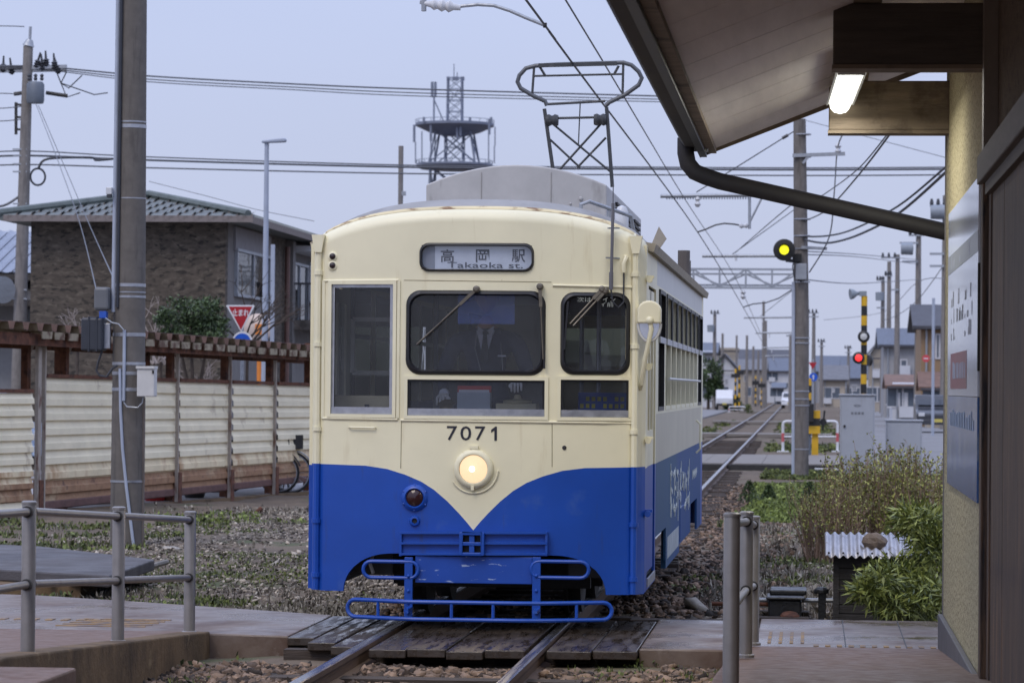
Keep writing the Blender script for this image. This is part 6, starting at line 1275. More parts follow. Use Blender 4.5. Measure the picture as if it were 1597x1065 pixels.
part('relay_box', lambda b: b.box((Sg(1241, 437).x, YS-.32, Sg(1241, 437).z), (Sg(1258, 437).x, YS-.16, Sg(1241, 412).z)), M('relay_grey', (.27, .29, .32), .5, .1), sig, GO, bevel=.015)
part('loop_cable', lambda b: b.tube([Sg(q, r, -.2) for q, r in ((1240, 400), (1236, 415), (1238, 430), (1250, 440))], .012, 5), WIRE, sig, GO)
# bracket arm over the track
arm = part('bracket_arm', lambda b: b.tube([Sg(1030, 306), Sg(1235, 303.5)], .042, 10), GALV, sig, GO, smooth=True)
part('comb', lambda b: [b.bar(Sg(1040+i*4.1, 307), Sg(1040+i*4.1, 311), .03, .02) for i in range(32)], GALV, arm, GO)['kind'] = 'stuff'
part('hanger', lambda b: (b.tube([Sg(1169, 307), Sg(1169, 357)], .03, 6), b.tube([Sg(1189, 307), Sg(1170, 345)], .025, 6)), GALV, arm, GO)
part('registration_arm', lambda b: b.tube([Sg(q, r) for q, r in ((1166, 352), (1156, 352), (1146, 350), (1130, 348.5), (1116, 351), (1100, 358), (1088, 362))], .018, 6), WIRE, arm, GO, smooth=True)
part('insulator', lambda b: b.lathe([(.03, -.09), (.06, -.05), (.035, 0), (.06, .05), (.03, .09)], Sg(1160, 352), (1, 0, .05), 10), INS, arm, GO, smooth=True)
part('insulator', lambda b: b.lathe([(.03, -.12), (.07, -.06), (.03, 0), (.06, .04), (.03, .1)], Sg(1088, 314), (0, 0, 1), 10), INS, arm, GO, smooth=True)
part('stay_wire', lambda b: b.tube([Sg(1240, 204), Sg(1086, 300)], .012, 5), WIRE, arm, GO)
part('stay_insulator', lambda b: b.tube([Sg(1229, 211), Sg(1220, 216)], .035, 6), WIRE, arm, GO)

# further line poles with arms
def line_pole(label, Y, pxp, top, armpx, armpy, stay=True, grp='catenary poles along the track'):
    x = (pxp-1266)*Y/FPX; t = thing('catenary_pole', label, 'pole', (x, Y, GZ), 0, grp); o = t.location
    part('shaft', lambda b: b.tube([(x, Y, GZ), At(pxp, top, Y)], [.16, .12], 10), UC, t, o, smooth=True)
    if armpx:
        part('bracket_arm', lambda b: b.tube([At(armpx, armpy+1.2, Y), (x, Y, At(armpx, armpy, Y).z)], .05, 8), GALV, t, o)
        part('hanger', lambda b: (b.tube([At(armpx+(pxp-armpx)*.35, armpy, Y), At(armpx+(pxp-armpx)*.35, armpy+9, Y)], .03, 6)), INS, t, o)
    if stay: part('stay_wire', lambda b: b.tube([At(armpx+(pxp-armpx)*.3, armpy, Y), (x, Y, At(pxp, top, Y).z-.2)], .012, 4), WIRE, t, o)
line_pole('line pole hidden behind the signal pole, holding the comb arm', 95, 1246, 310, 1095, 398)
line_pole('distant line pole with arm just above the roofs', 150, 1243, 440, 1160, 494)
line_pole('distant line pole with arm, second beyond the gantry', 195, 1241, 470, 1178, 518, False)
line_pole('distant line pole with short arm over the far track', 245, 1233, 521, 1188, 541, False)
line_pole('farthest line pole with tiny arm among the roofs', 310, 1232.5, 535, 1192, 554, False)
for px, top, Y, lab in ((1191, 470, 300, 'tall slim post beside the far track'), (1194.5, 500, 330, 'slim post just behind the tall one beside the far track'), (1165, 523, 330, 'brown wooden post beside the far track'), (1175, 540, 360, 'shorter brown post beside the far crossing mast'), (1183, 547, 345, 'short brown post close by the far crossing mast'), (1127, 520, 330, 'thin grey post above the white truck'), (1149, 523, 380, 'very thin aerial mast on the far roofs')):
    line_pole(lab, Y, px, top, None, None, False, 'far posts across the track')
# lattice gantry
YG = 105.0; gn = thing('lattice_gantry', 'steel lattice beam spanning the track behind the signal pole', 'gantry', (-.45, YG, GZ)); go = gn.location
gz1 = At(1160, 420, YG).z; gz0 = At(1160, 449, YG).z; gxr = (1244-1266)*YG/FPX; gxl = -5.6
part('chord', lambda b: b.bar((gxl, YG, gz1), (gxr, YG, gz1), .07, .07), GALV, gn, go); part('chord', lambda b: b.bar((gxl, YG, gz0), (gxr, YG, gz0), .07, .07), GALV, gn, go)
part('chord', lambda b: b.bar((gxl, YG+.5, gz1-.14), (gxr, YG+.5, gz1-.14), .06, .06), GALV, gn, go); part('chord', lambda b: b.bar((gxl, YG+.5, gz0+.1), (gxr, YG+.5, gz0+.1), .06, .06), GALV, gn, go)
n_g = 6
for i in range(n_g):
    xa = gxl+(gxr-gxl)*i/n_g; xb = gxl+(gxr-gxl)*(i+1)/n_g
    part('upright', lambda b: (b.bar((xa, YG, gz0), (xa, YG, gz1), .06, .06), b.bar((xa, YG+.5, gz0+.1), (xa, YG+.5, gz1-.14), .05, .05)), GALV, gn, go)
    up_ = i % 2 == 0
    part('diagonal', lambda b: (b.bar((xa, YG, gz1 if up_ else gz0), (xb, YG, gz0 if up_ else gz1), .06, .06), b.bar((xa, YG+.5, gz1-.14 if up_ else gz0+.1), (xb, YG+.5, gz0+.1 if up_ else gz1-.14), .05, .05)), GALV, gn, go)
for x in (gxl, gxr): part('post', lambda b: b.tube([(x, YG+.2, GZ), (x, YG+.2, gz1+.6)], .15, 10), UC, gn, go, smooth=True)
part('insulator', lambda b: b.lathe([(.03, -.16), (.1, -.08), (.05, 0), (.1, .06), (.03, .14)], At(1159, 459, YG), (0, 0, 1), 10), INS, gn, go, smooth=True)
part('registration_arm', lambda b: b.tube([At(1238, 450, YG), At(1215, 465, YG), At(1195, 472, YG), At(1175, 474, YG), At(1159, 479, YG)], .02, 5), WIRE, gn, go, smooth=True)

# ---- little hut with corrugated roof and a stone on it
hb = G(1302, 966, -.12); YH = hb.y
hut = thing('small_hut', 'low dark hut with corrugated metal roof beside the bamboo', 'hut', (hb.x+.3, YH, -.12)); ho = hut.location
hx0, hx1 = hb.x, hb.x+.75; hz1 = At(1300, 868, YH).z
DKB = M('hut_dark_board', (.045, .042, .042), .8, .25, 5, stretch=(1, 1, 6), bump=.3, bscale=14)
part('core', lambda b: b.box((hx0+.02, YH+.02, -.2), (hx1-.02, YH+.55, hz1)), DKB, hut, ho)
z = -.16; i = 0
while z < hz1-.05:
    h_ = random.choice([.07, .09, .1]); part('board', lambda b: b.box((hx0-random.uniform(0, .008), YH-.005-random.uniform(0, .012), z), (hx1, YH+.02, min(z+h_-.006, hz1))), DKB, hut, ho, bevel=.004); z += h_
part('corner_post', lambda b: b.box((hx0-.015, YH-.02, -.2), (hx0+.03, YH+.03, hz1)), DKB, hut, ho)
CORR = M('corrugated_zinc', (.40, .40, .43), .45, .12, 7, metal=.5, stain=(.22, .19, .17), sthr=(.6, .72), sscale=6)
def corr(b):
    xa, xb = hx0-.08, hx0+.86; n = 15*8; P = []; yf, yb = YH-.13, YH+.62; zf, zb_ = hz1+.01, hz1+.155
    for i in range(n+1): x = xa+(xb-xa)*i/n; d = .012*sin(i/8*2*pi); P.append((x, d))
    vs = [(x, yf, zf+d) for x, d in P]+[(x, yb, zb_+d) for x, d in P]; b.add(vs, [(i, i+1, n+2+i, n+1+i) for i in range(n)])
rfm = part('roof_sheet', corr, CORR, hut, ho, fix=False, solid=.004, smooth=True)
part('roof_nail', lambda b: [b.sphere((hx0-.05+i*.11, YH-.09, hz1+.035), .009, 6, 4) for i in range(8)], DARKSTEEL, rfm, ho)['kind'] = 'stuff'
spt = At(1364, 850, YH+.2); v_ = MB((spt.x, YH+.2, spt.z-.06))
rs_ = np.random.default_rng(4)
bmv = []
v_.sphere((spt.x, YH+.2, spt.z+.02), .098, 9, 6, sc=(1.05, 1, .85)); v_.v = [(p[0]+rs_.normal(0, .006), p[1]+rs_.normal(0, .006), p[2]+rs_.normal(0, .006)) for p in v_.v]
tag(v_.build('stone', M('roof_stone', (.17, .13, .10), .9, .3, 12, bump=.5, bscale=25, stain=(.08, .06, .05), sthr=(.5, .65), sscale=9)), 'brown boulder weighing down the corrugated hut roof', 'stone')
# ---- point machine
pm0 = G(1228, 964, -.13); pm = thing('point_machine', 'black cast iron point machine with rods beside the track', 'point machine', pm0); po = Vv(pm0)
IRON = M('cast_iron_black', (.022, .023, .025), .4, .25, 14, bump=.2, rvar=.15)
def pm_(px, py, dy=0.0): return At(px, py, po.y+dy)
part('case', lambda b: b.box((pm_(1198, 950).x, po.y-.1, -.12), (pm_(1250, 950).x, po.y+.3, pm_(1225, 934).z)), IRON, pm, po, bevel=.015)
part('lid', lambda b: (b.box((pm_(1195, 930).x, po.y-.13, pm_(1225, 934).z), (pm_(1254, 930).x, po.y+.32, pm_(1225, 929).z)), b.box((pm_(1200, 920).x, po.y+.1, pm_(1225, 929).z), (pm_(1258, 920).x, po.y+.55, pm_(1225, 921).z))), IRON, pm, po, bevel=.012)
part('rod', lambda b: b.tube([pm_(1178, 935, .2), pm_(1300, 936, .2)], .018, 8), GALV, pm, po, smooth=True); part('rod', lambda b: b.tube([pm_(1110, 941, .1), pm_(1200, 942, .1)], .016, 8), RUST, pm, po, smooth=True)
part('crank', lambda b: (b.box((pm_(1276, 950).x, po.y-.02, -.14), (pm_(1288, 950).x, po.y+.1, pm_(1280, 922).z)), b.lathe([(.06, 0), (.06, .03), (.03, .05)], pm_(1281, 925), (0, 0, 1), 12)), IRON, pm, po, bevel=.006)
part('round_cover', lambda b: b.lathe([(.075, 0), (.075, .03), (.06, .045)], (pm_(1232, 955).x, po.y-.22, -.12), (.0, -.3, 1), 16), RUST, pm, po, smooth=True)
for d_ in (-.35, .33): part('base_timber', lambda b: b.box((pm_(1180, 962).x, po.y+d_, -.19), (pm_(1262, 962).x, po.y+d_+.18, -.10)), SLP, pm, po, bevel=.01)
part('cable_trough', lambda b: b.box((-1.35, 24.1, -.17), (pm_(1185, 962).x, 24.3, -.09)), SLP, pm, po, bevel=.01)

# ---- vegetation on the right
r_ = np.random.default_rng(91)
def stem_shrub(name, label, cx, cy, rx_, ry_, h, nst, nleaf, seed, leafm, stemm, ll=.03, lw=.017):
    t = thing(name, label, 'shrub', (cx, cy, GZ)); rr = np.random.default_rng(seed); b = MB(); LP_ = []; LD = []
    for i in range(nst):
        bx, by = rr.uniform(-rx_, rx_)*.85, rr.uniform(-ry_, ry_)*.8; hh = h*rr.uniform(.55, 1.1)*(1-.25*(bx/rx_)**2); lx, ly = bx*.25+rr.normal(0, .10), rr.normal(0, .10)
        P = [Vv((bx, by, 0)), Vv((bx+lx*.35+rr.normal(0, .015), by+ly*.35, hh*.4)), Vv((bx+lx*.7+rr.normal(0, .02), by+ly*.7, hh*.72)), Vv((bx+lx, by+ly, hh))]
        b.tube(P, [.006, .005, .004, .002], 4, cap=False)
        for k in range(3):
            s_ = rr.uniform(.35, .95); j = min(2, int(s_*3)); p = P[j]+(P[j+1]-P[j])*(s_*3-j); d = Vv((rr.normal(0, .6), rr.normal(0, .6), .8)).normalized(); q = p+d*rr.uniform(.08, .25); b.tube([p, q], [.003, .0015], 3, cap=False)
            for _ in range(4): f = rr.uniform(.3, 1); LP_.append(p+(q-p)*f); LD.append(1)
        for _ in range(nleaf//nst): s_ = rr.uniform(.25, 1.0); j = min(2, int(s_*3)); LP_.append(P[j]+(P[j+1]-P[j])*(s_*3-j))
    b.build('stems', stemm, t, fix=False)
    A = np.array([tuple(p) for p in LP_])+rr.normal(0, .012, (len(LP_), 3)); D = rdirs(len(A), rr, .6); v, f = scatter_leaves(A, D, rr.uniform(ll*.5, ll*1.3, len(A)), rr.uniform(lw*.6, lw*1.2, len(A)), seed); meshobj('leaves', fastmesh('leaves', v, f, leafm), t); return t
YBUD = M('bud_yellow_green', (.11, .125, .025), .6, .25, 4, island=.4, col2=(.30, .30, .075))
STM = M('shrub_stem', (.19, .125, .085), .8, .3, 8, island=.35)
stem_shrub('budding_shrub', 'dense upright shrub with yellow green buds before grey cabinets', .98, 35.5, .78, 1.7, 1.10, 420, 9000, 92, YBUD, STM, .042, .024)
stem_shrub('budding_shrub', 'lower brownish part of the budding shrub by the gravel edge', .20, 34.0, .30, 1.0, .80, 120, 800, 93, YBUD, STM, .036, .02)
YB = 24.0
bam = thing('bamboo_grass', 'lush dwarf bamboo with long green leaves beside the station wall', 'bamboo', (At(1420, 960, YB).x, YB, -.15)); bo = bam.location
lob = [(1430, 812, .24, .25, .12, 24.4), (1455, 860, .22, .25, .22, 24.3), (1400, 905, .28, .22, .18, 24.1), (1372, 905, .16, .14, .12, 23.85), (1352, 922, .14, .10, .08, 23.8), (1440, 930, .26, .25, .18, 23.95), (1395, 945, .18, .15, .09, 23.8), (1460, 830, .2, .2, .18, 24.6)]
P_, D_ = [], []; b = MB()
for li, (px, py, rx_, ry_, rz_, yy) in enumerate(lob):
    c = At(px, py, yy)-bo; n = 850 if px > 1396 else 320; d = rdirs(n, r_); q = np.array(c)+d*np.array((rx_, ry_, rz_))*r_.uniform(.35, 1.0, (n, 1)); P_.append(q)
    dd = d*.6+r_.normal(0, .55, (n, 3)); dd[:, 2] -= .15; dd[:, 0] -= .15; D_.append(dd/np.linalg.norm(dd, axis=1, keepdims=True))
    for k in range(12): e = Vv(tuple(q[r_.integers(n)])); s0 = Vv((c.x*.6+r_.uniform(-.1, .3), c.y+r_.uniform(-.1, .1), 0)); b.tube([s0, (s0+e)*.5+Vv((0, 0, .08)), e], [.004, .0035, .002], 4, cap=False)
b.build('stems', M('bamboo_stem', (.10, .12, .04), .6, .2, 5), bam, fix=False)
P_ = np.concatenate(P_); D_ = np.concatenate(D_); v, f = scatter_leaves(P_, D_, r_.uniform(.04, .125, len(P_)), r_.uniform(.010, .024, len(P_)), 95)
meshobj('leaves', fastmesh('leaves', v, f, M('bamboo_leaf', (.085, .125, .026), .45, .3, 4, island=.45, col2=(.30, .33, .085))), bam)
for px, py, s_, lab in ((1168, 786, .24, 'small dark conifer seedling on the grass, wider one'), (1199, 783, .17, 'small dark conifer seedling on the grass, narrower one'), (1262, 792, .26, 'small dark conifer seedling at the shrub edge')):
    p = G(px, py); t = thing('conifer_seedling', lab, 'seedling', p, 0, 'conifer seedlings on the grass')
    n = 700; q = r_.random(n); d = rdirs(n, r_, .3); P = np.stack([d[:, 0]*s_*(1-q)*.75, d[:, 1]*s_*(1-q)*.75, q*s_*1.35+.03], -1); v, f = scatter_leaves(P, d, np.full(n, .05), np.full(n, .014), int(px)); meshobj('foliage', fastmesh('foliage', v, f, EVG), t)
    part('stem', lambda b: b.tube([(0, 0, 0), (0, 0, s_*1.2)], .01, 5), BRK, t)
# white kerb bits by the signal pole
o = part('concrete_trough', lambda b: b.cbox((G(1290, 738).x, G(1290, 738).y, GZ+.05), (.55, .35, .12)), M('white_conc', (.42, .42, .42), .7, .1), None, G(1290, 738), bevel=.02); tag(o, 'pale concrete trough lid lying past the signal pole', 'trough lid')

# ---- grey equipment cabinets
CABG = M('cabinet_grey', (.34, .36, .40), .5, .05, 4, stain=(.26, .26, .27), sthr=(.6, .75), sscale=4, sstretch=(2, 2, .4))
def cabinet(label, px0, px1, pyt, Y, hgt, marks):
    x0, x1 = At(px0, 680, Y).x, At(px1, 680, Y).x; z1 = At((px0+px1)/2, pyt, Y).z; t = thing('equipment_cabinet', label, 'cabinet', ((x0+x1)/2, Y, GZ), 0, 'grey equipment cabinets by the crossing'); o = t.location
    part('case', lambda b: b.box((x0, Y, GZ+.08), (x1, Y+.5, z1)), CABG, t, o, bevel=.01); part('top', lambda b: b.box((x0-.025, Y-.03, z1), (x1+.025, Y+.53, z1+.035)), CABG, t, o, bevel=.008)
    part('plinth', lambda b: b.box((x0-.03, Y-.03, GZ-.1), (x1+.03, Y+.53, GZ+.08)), CONCR, t, o); part('door', lambda b: b.box((x0+.03, Y-.012, GZ+.15), (x1-.03, Y-.001, z1-.05)), CABG, t, o, bevel=.004)
    part('handle', lambda b: b.cbox((x0+.09, Y-.025, z1-.62), (.04, .03, .05)), BLK, t, o)
    if marks:
        xm = (x0+x1)/2; part('emblem', lambda b: (b.tube([(xm+.0+.06*cos(a), Y-.0145, z1-.2+.02*sin(a)) for a in np.linspace(0, 2*pi, 17)[:-1]], .004, 4, closed=True), b.bar((xm-.08, Y-.0145, z1-.2), (xm+.08, Y-.0145, z1-.2), .003, .006)), M('emblem_grey', (.16, .17, .19), .5, .1), t, o)
        part('plate_marks', lambda b: [b.box((xm-.13+i*.07, Y-.0155, z1-.38), (xm-.08+i*.07, Y-.0125, z1-.33)) for i in range(4)], MATS['emblem_grey'], t, o)
cabinet('tall grey equipment cabinet with emblem before the crossing mast', 1310, 1364, 617, 65.5, 1.5, True)
cabinet('lower grey equipment cabinet behind the budding shrub', 1382, 1438, 657, 66.0, 1.0, False)

# ---- level crossing equipment
YEL = M('warning_yellow', (.62, .36, .015), .5, .1); WBK = M('warning_black', (.015, .015, .016), .5, .1)
def stripes(par, o, x, y, z0, z1, r, n, first=0):
    for i in range(n):
        a, c = z0+(z1-z0)*i/n, z0+(z1-z0)*(i+1)/n; part('stripe', lambda b: b.lathe([(r, a), (r, c)], (x, y, 0), (0, 0, 1), 14), YEL if (i+first) % 2 else WBK, par, o, smooth=True)
YW = 80.0; xw = At(1347, 600, YW).x
wm = thing('crossing_mast', 'yellow and black crossing mast with lit red lamp behind the cabinet', 'crossing mast', (xw, YW, GZ)); wo_ = wm.location
def Wm(px, py, dy=0.0): return At(px, py, YW+dy)
zt_ = Wm(1347, 462).z; stripes(wm, wo_, xw, YW, Wm(1347, 690).z, zt_, .075, 15, 1)
part('pole_foot', lambda b: b.lathe([(.075, GZ), (.075, Wm(1347, 690).z)], (xw, YW, 0), (0, 0, 1), 14), YEL, wm, wo_)
part('siren', lambda b: (b.lathe([(.04, 0), (.05, .12), (.12, .22), (.135, .30)], Wm(1344, 457), (-1, -.3, -.12), 16), b.cbox(Wm(1346, 458), (.18, .16, .12))), M('siren_grey', (.22, .25, .28), .5, .1), wm, wo_, smooth=True)
for px, py, lit in ((1347, 525, 0), (1339, 558, 1)):
    q = Wm(px, py, -.12); w2 = part('warning_lamp', lambda b: (b.lathe([(.15, 0), (.15, .02), (.1, .06)], q, (0, -1, 0), 20), b.lathe([(.1, 0), (.1, -.12)], q, (0, -1, 0), 12)), WBK, wm, wo_, smooth=True)
    part('lens', lambda b: b.lathe([(.085, .062), (.0005, .085)], q, (0, -1, 0), 16), M('lamp_red_lit', (.8, .02, .02), .4, .02, emit=(1, .03, .03), estr=1.6) if lit else M('lamp_plain', (.5, .5, .48), .4, .1), w2, wo_)
q = Wm(1354, 562, .1); part('rear_lamp', lambda b: b.lathe([(.14, 0), (.14, .05), (.08, .1)], q, (1, .4, 0), 16), WBK, wm, wo_)
YM = 82.0; bx0 = At(1271, 660, YM).x
bmch = thing('barrier_machine', 'yellow and black crossing barrier machine beside the signal pole', 'barrier machine', (bx0, YM, GZ)); bo_ = bmch.location
def Bm(px, py): return At(px, py, YM)
part('leg', lambda b: b.box((Bm(1266, 700).x, YM-.08, GZ), (Bm(1276, 700).x, YM+.1, Bm(1270, 675).z)), YEL, bmch, bo_)
part('side_plate', lambda b: b.box((Bm(1258, 700).x, YM-.1, GZ+.05), (Bm(1265, 700).x, YM+.1, Bm(1270, 676).z)), M('plate_blue_grey', (.10, .12, .15), .6, .1), bmch, bo_)
for i, (a, c) in enumerate(((676, 664), (664, 652), (652, 640))): part('body', lambda b: b.box((Bm(1261, 660).x, YM-.18, Bm(1270, a).z), (Bm(1279, 660).x, YM+.2, Bm(1270, c).z)), YEL if i % 2 == 0 else WBK, bmch, bo_)
part('counterweight', lambda b: b.box((Bm(1256, 660).x, YM-.35, Bm(1262, 658).z), (Bm(1269, 660).x, YM-.2, Bm(1262, 629).z)), WBK, bmch, bo_, bevel=.02)
part('crank', lambda b: (b.lathe([(.09, 0), (.09, .06)], Bm(1284, 658), (0, -1, 0), 12), b.bar(Bm(1283, 672), Bm(1286, 640), .05, .06)), WBK, bmch, bo_)
# guard rail hoops
WP = M('hoop_white', (.62, .63, .65), .45, .06); RP = M('hoop_red', (.50, .11, .12), .5, .08)
def hoop(label, px0, px1, pyt, pyb, Y, gap=True, grp='white guard hoops'):
    A = lambda x, y: At(x, y, Y); k = 8*80/Y*.7; t = thing('guard_hoop', label, 'guard rail', (A((px0+px1)/2, pyb).x, Y, GZ), 0, grp); o = t.location
    pts = [A(px0, pyb), A(px0, pyt+k)]+[A(px0+k-k*cos(a), pyt+k-k*sin(a)) for a in (.5, 1.0)]+[A(px0+k, pyt), A(px1-k, pyt)]+[A(px1-k+k*sin(a), pyt+k-k*cos(a)) for a in (.5, 1.0)]+[A(px1, pyt+k), A(px1, pyb)]
    part('hoop_pipe', lambda b: b.tube(pts, .036, 10), WP, t, o, smooth=True); part('mid_rail', lambda b: b.tube([A(px0, (pyt+pyb)/2), A(px1, (pyt+pyb)/2)], .025, 8), WP, t, o, smooth=True)
    for px in (px0, px1):
        part('red_sleeve', lambda b: b.tube([A(px, pyt+(pyb-pyt)*.38), A(px, pyt+(pyb-pyt)*.66)], .039, 10), RP, t, o, smooth=True); part('foot_plate', lambda b: b.cbox(A(px, pyb)+Vv((0, 0, .02)), (.3, .3, .03)), WP, t, o)
hoop('white guard hoop with red sleeves behind the signal pole', 1221, 1306, 657, 705, 83.5)
hoop('small white guard hoop before the far crossing masts', 1137, 1162, 634, 643, 240, grp='white guard hoops')
# far masts
for px, pt, pb_, Y, lab in ((1147, 575, 640, 250, 'distant yellow and black crossing mast, taller one by the hoop'), (1153, 570, 640, 258, 'distant yellow and black crossing mast just behind the taller one'), (1178.5, 586, 612, 330, 'distant yellow and black crossing mast between brown posts'), (1188, 590, 622, 300, 'distant orange crossing mast near the tall slim posts'), (1262, 590, 690, 95, 'yellow and black post half hidden by the signal pole')):
    p = At(px, 600, Y); t = thing('crossing_mast', lab, 'crossing mast', (p.x, Y, GZ), 0, 'distant crossing masts'); stripes(t, t.location, p.x, Y, GZ, At(px, pt, Y).z, .075 if Y > 100 else .07, 10)
    if Y > 100: part('lamp_bar', lambda b: b.box((p.x-.35, Y-.15, At(px, pt+14, Y).z), (p.x+.35, Y-.05, At(px, pt+8, Y).z)), WBK, t, t.location)
# sign post past the signal pole
Yq = 130.0; sp_ = thing('road_sign', 'post with red triangle and blue round signs past the signal pole', 'road sign', (At(1268, 600, Yq).x, Yq, GZ)); s0 = sp_.location
part('post', lambda b: b.tube([s0, (s0.x, Yq, At(1268, 560, Yq).z)], .04, 8), GALV, sp_, s0)
part('triangle', lambda b: b.prism([(At(1261, 565, Yq).x, At(1261, 565, Yq).z), (At(1274, 565, Yq).x, At(1261, 565, Yq).z), (At(1267.5, 576, Yq).x, At(1267, 576, Yq).z)], Yq-.06, Yq-.03, 'xz'), RED, sp_, s0)
c_ = At(1268.5, 588, Yq); bd_ = part('disc', lambda b: b.lathe([(.17, 0), (.17, .02)], (c_.x, Yq-.03, c_.z), (0, -1, 0), 20), SBL, sp_, s0)
part('arrow', lambda b: (b.bar((c_.x, Yq-.053, c_.z-.1), (c_.x, Yq-.053, c_.z+.04), .04, .004, up=(0, 1, 0)), b.add([(c_.x-.06, Yq-.055, c_.z+.03), (c_.x+.06, Yq-.055, c_.z+.03), (c_.x, Yq-.055, c_.z+.1)], [(0, 1, 2)])), SWH, bd_, s0)
Yq = 120.0; sp_ = thing('road_sign', 'round red sign on pale post before the brown house', 'road sign', (At(1455, 600, Yq).x, Yq, GZ)); s0 = sp_.location
part('post', lambda b: b.tube([s0, (s0.x, Yq, At(1455, 465, Yq).z)], .055, 8), LGR, sp_, s0, smooth=True)
c_ = At(1444, 559, Yq); dd_ = part('disc', lambda b: b.lathe([(.14, 0), (.14, .02)], (c_.x, Yq-.06, c_.z), (0, -1, 0), 20), M('sign_red_pale', (.50, .06, .07), .5, .05), sp_, s0)
part('white_bar', lambda b: b.box((c_.x-.08, Yq-.084, c_.z-.02), (c_.x+.08, Yq-.0805, c_.z+.02)), SWH, dd_, s0); part('arm', lambda b: b.bar((c_.x, Yq-.03, c_.z), (s0.x, Yq-.03, c_.z), .03, .03), GALV, sp_, s0)

# ---- utility poles on the side road
def util(label, px, top, Y, arms, trafo, grp='utility poles along the side road'):
    x = At(px, 600, Y).x; t = thing('utility_pole', label, 'utility pole', (x, Y, GZ), 0, grp); o = t.location
    part('shaft', lambda b: b.tube([(x, Y, GZ), (x, Y, At(px, top, Y).z)], [.20, .13], 10), UC, t, o, smooth=True)
    for a0, a1, py in arms: part('crossarm', lambda b: b.bar(At(a0, py, Y-.2), At(a1, py, Y-.2), .1, .1), GALV, t, o)
    if trafo: q = At(trafo[0], trafo[1], Y-.4); part('transformer', lambda b: b.lathe([(.0005, -.32), (.3, -.32), (.32, .28), (.0005, .32)], q, (1, 0, 0) if Y < 200 else (0, 0, 1), 14), M('transformer_grey', (.22, .25, .29), .5, .1), t, o, smooth=True)
    for a0, a1, py in arms[:1]:
        for k in range(3): part('insulator', lambda b: b.lathe([(.06, 0), (.09, .1), (.05, .3)], At(a0+(a1-a0)*(k+.3)/3, py, Y-.2), (0, 0, 1), 8), MATS['insulator_dark'], t, o)
util('tallest utility pole of the side road with grey transformer, before the brown house', 1431, 364, 165, [(1417, 1442, 367), (1403, 1432, 379), (1407, 1432, 408)], (1415, 388))
util('slim utility pole with three pronged arm, second on the side road', 1398.5, 397, 195, [(1374, 1402, 402), (1390, 1402, 452)], None)
util('thin utility pole third along the side road', 1385.5, 408, 215, [(1380, 1392, 430)], None)
util('utility pole with small transformer, fourth along the side road', 1376, 432, 235, [(1367, 1380, 437), (1367, 1380, 480)], (1372, 462))
util('distant utility pole above the roofs past the signal pole', 1268.5, 488, 260, [(1260, 1277, 488), (1260, 1277, 494)], None)
util('distant utility pole over the grey houses', 1281, 530, 320, [(1275, 1288, 533), (1276, 1287, 540)], None)
util('farthest utility pole over the grey houses', 1323, 540, 340, [(1317, 1329, 543), (1318, 1328, 550)], None)
util('grey utility pole beside the white house across the track', 1114, 486, 280, [(1108, 1123, 489), (1104, 1114, 510)], (1108.5, 512), 'far posts across the track')
util('utility pole with transformer mostly hidden behind the station wall', 1473, 305, 140, [(1450, 1480, 321), (1452, 1480, 352), (1450, 1480, 396), (1450, 1480, 415)], (1463, 331))
# plain slim pole behind the tram
q = At(624.5, 330, 78); t = thing('slim_pole', 'slim grey pole rising behind the tram roof corner', 'pole', (q.x, 78, GZ)); part('shaft', lambda b: b.tube([(q.x, 78, GZ), (q.x, 78, At(624.5, 228, 78).z)], .062, 10), UC, t, t.location, smooth=True); part('bracket', lambda b: b.cbox(At(629, 302, 78), (.12, .1, .1)), GALV, t, t.location)
t = thing('street_lamp', 'small street lamp over the far side road edge', 'street lamp', (At(1233.5, 600, 200).x+.3, 205, GZ)); part('column', lambda b: b.tube([t.location, (t.location.x, 205, At(1233, 523, 205).z)], .06, 8), GALV, t, t.location); part('lamp_head', lambda b: b.bar(At(1226, 524, 205), At(1234, 522.5, 205), .2, .1), GALV, t, t.location)

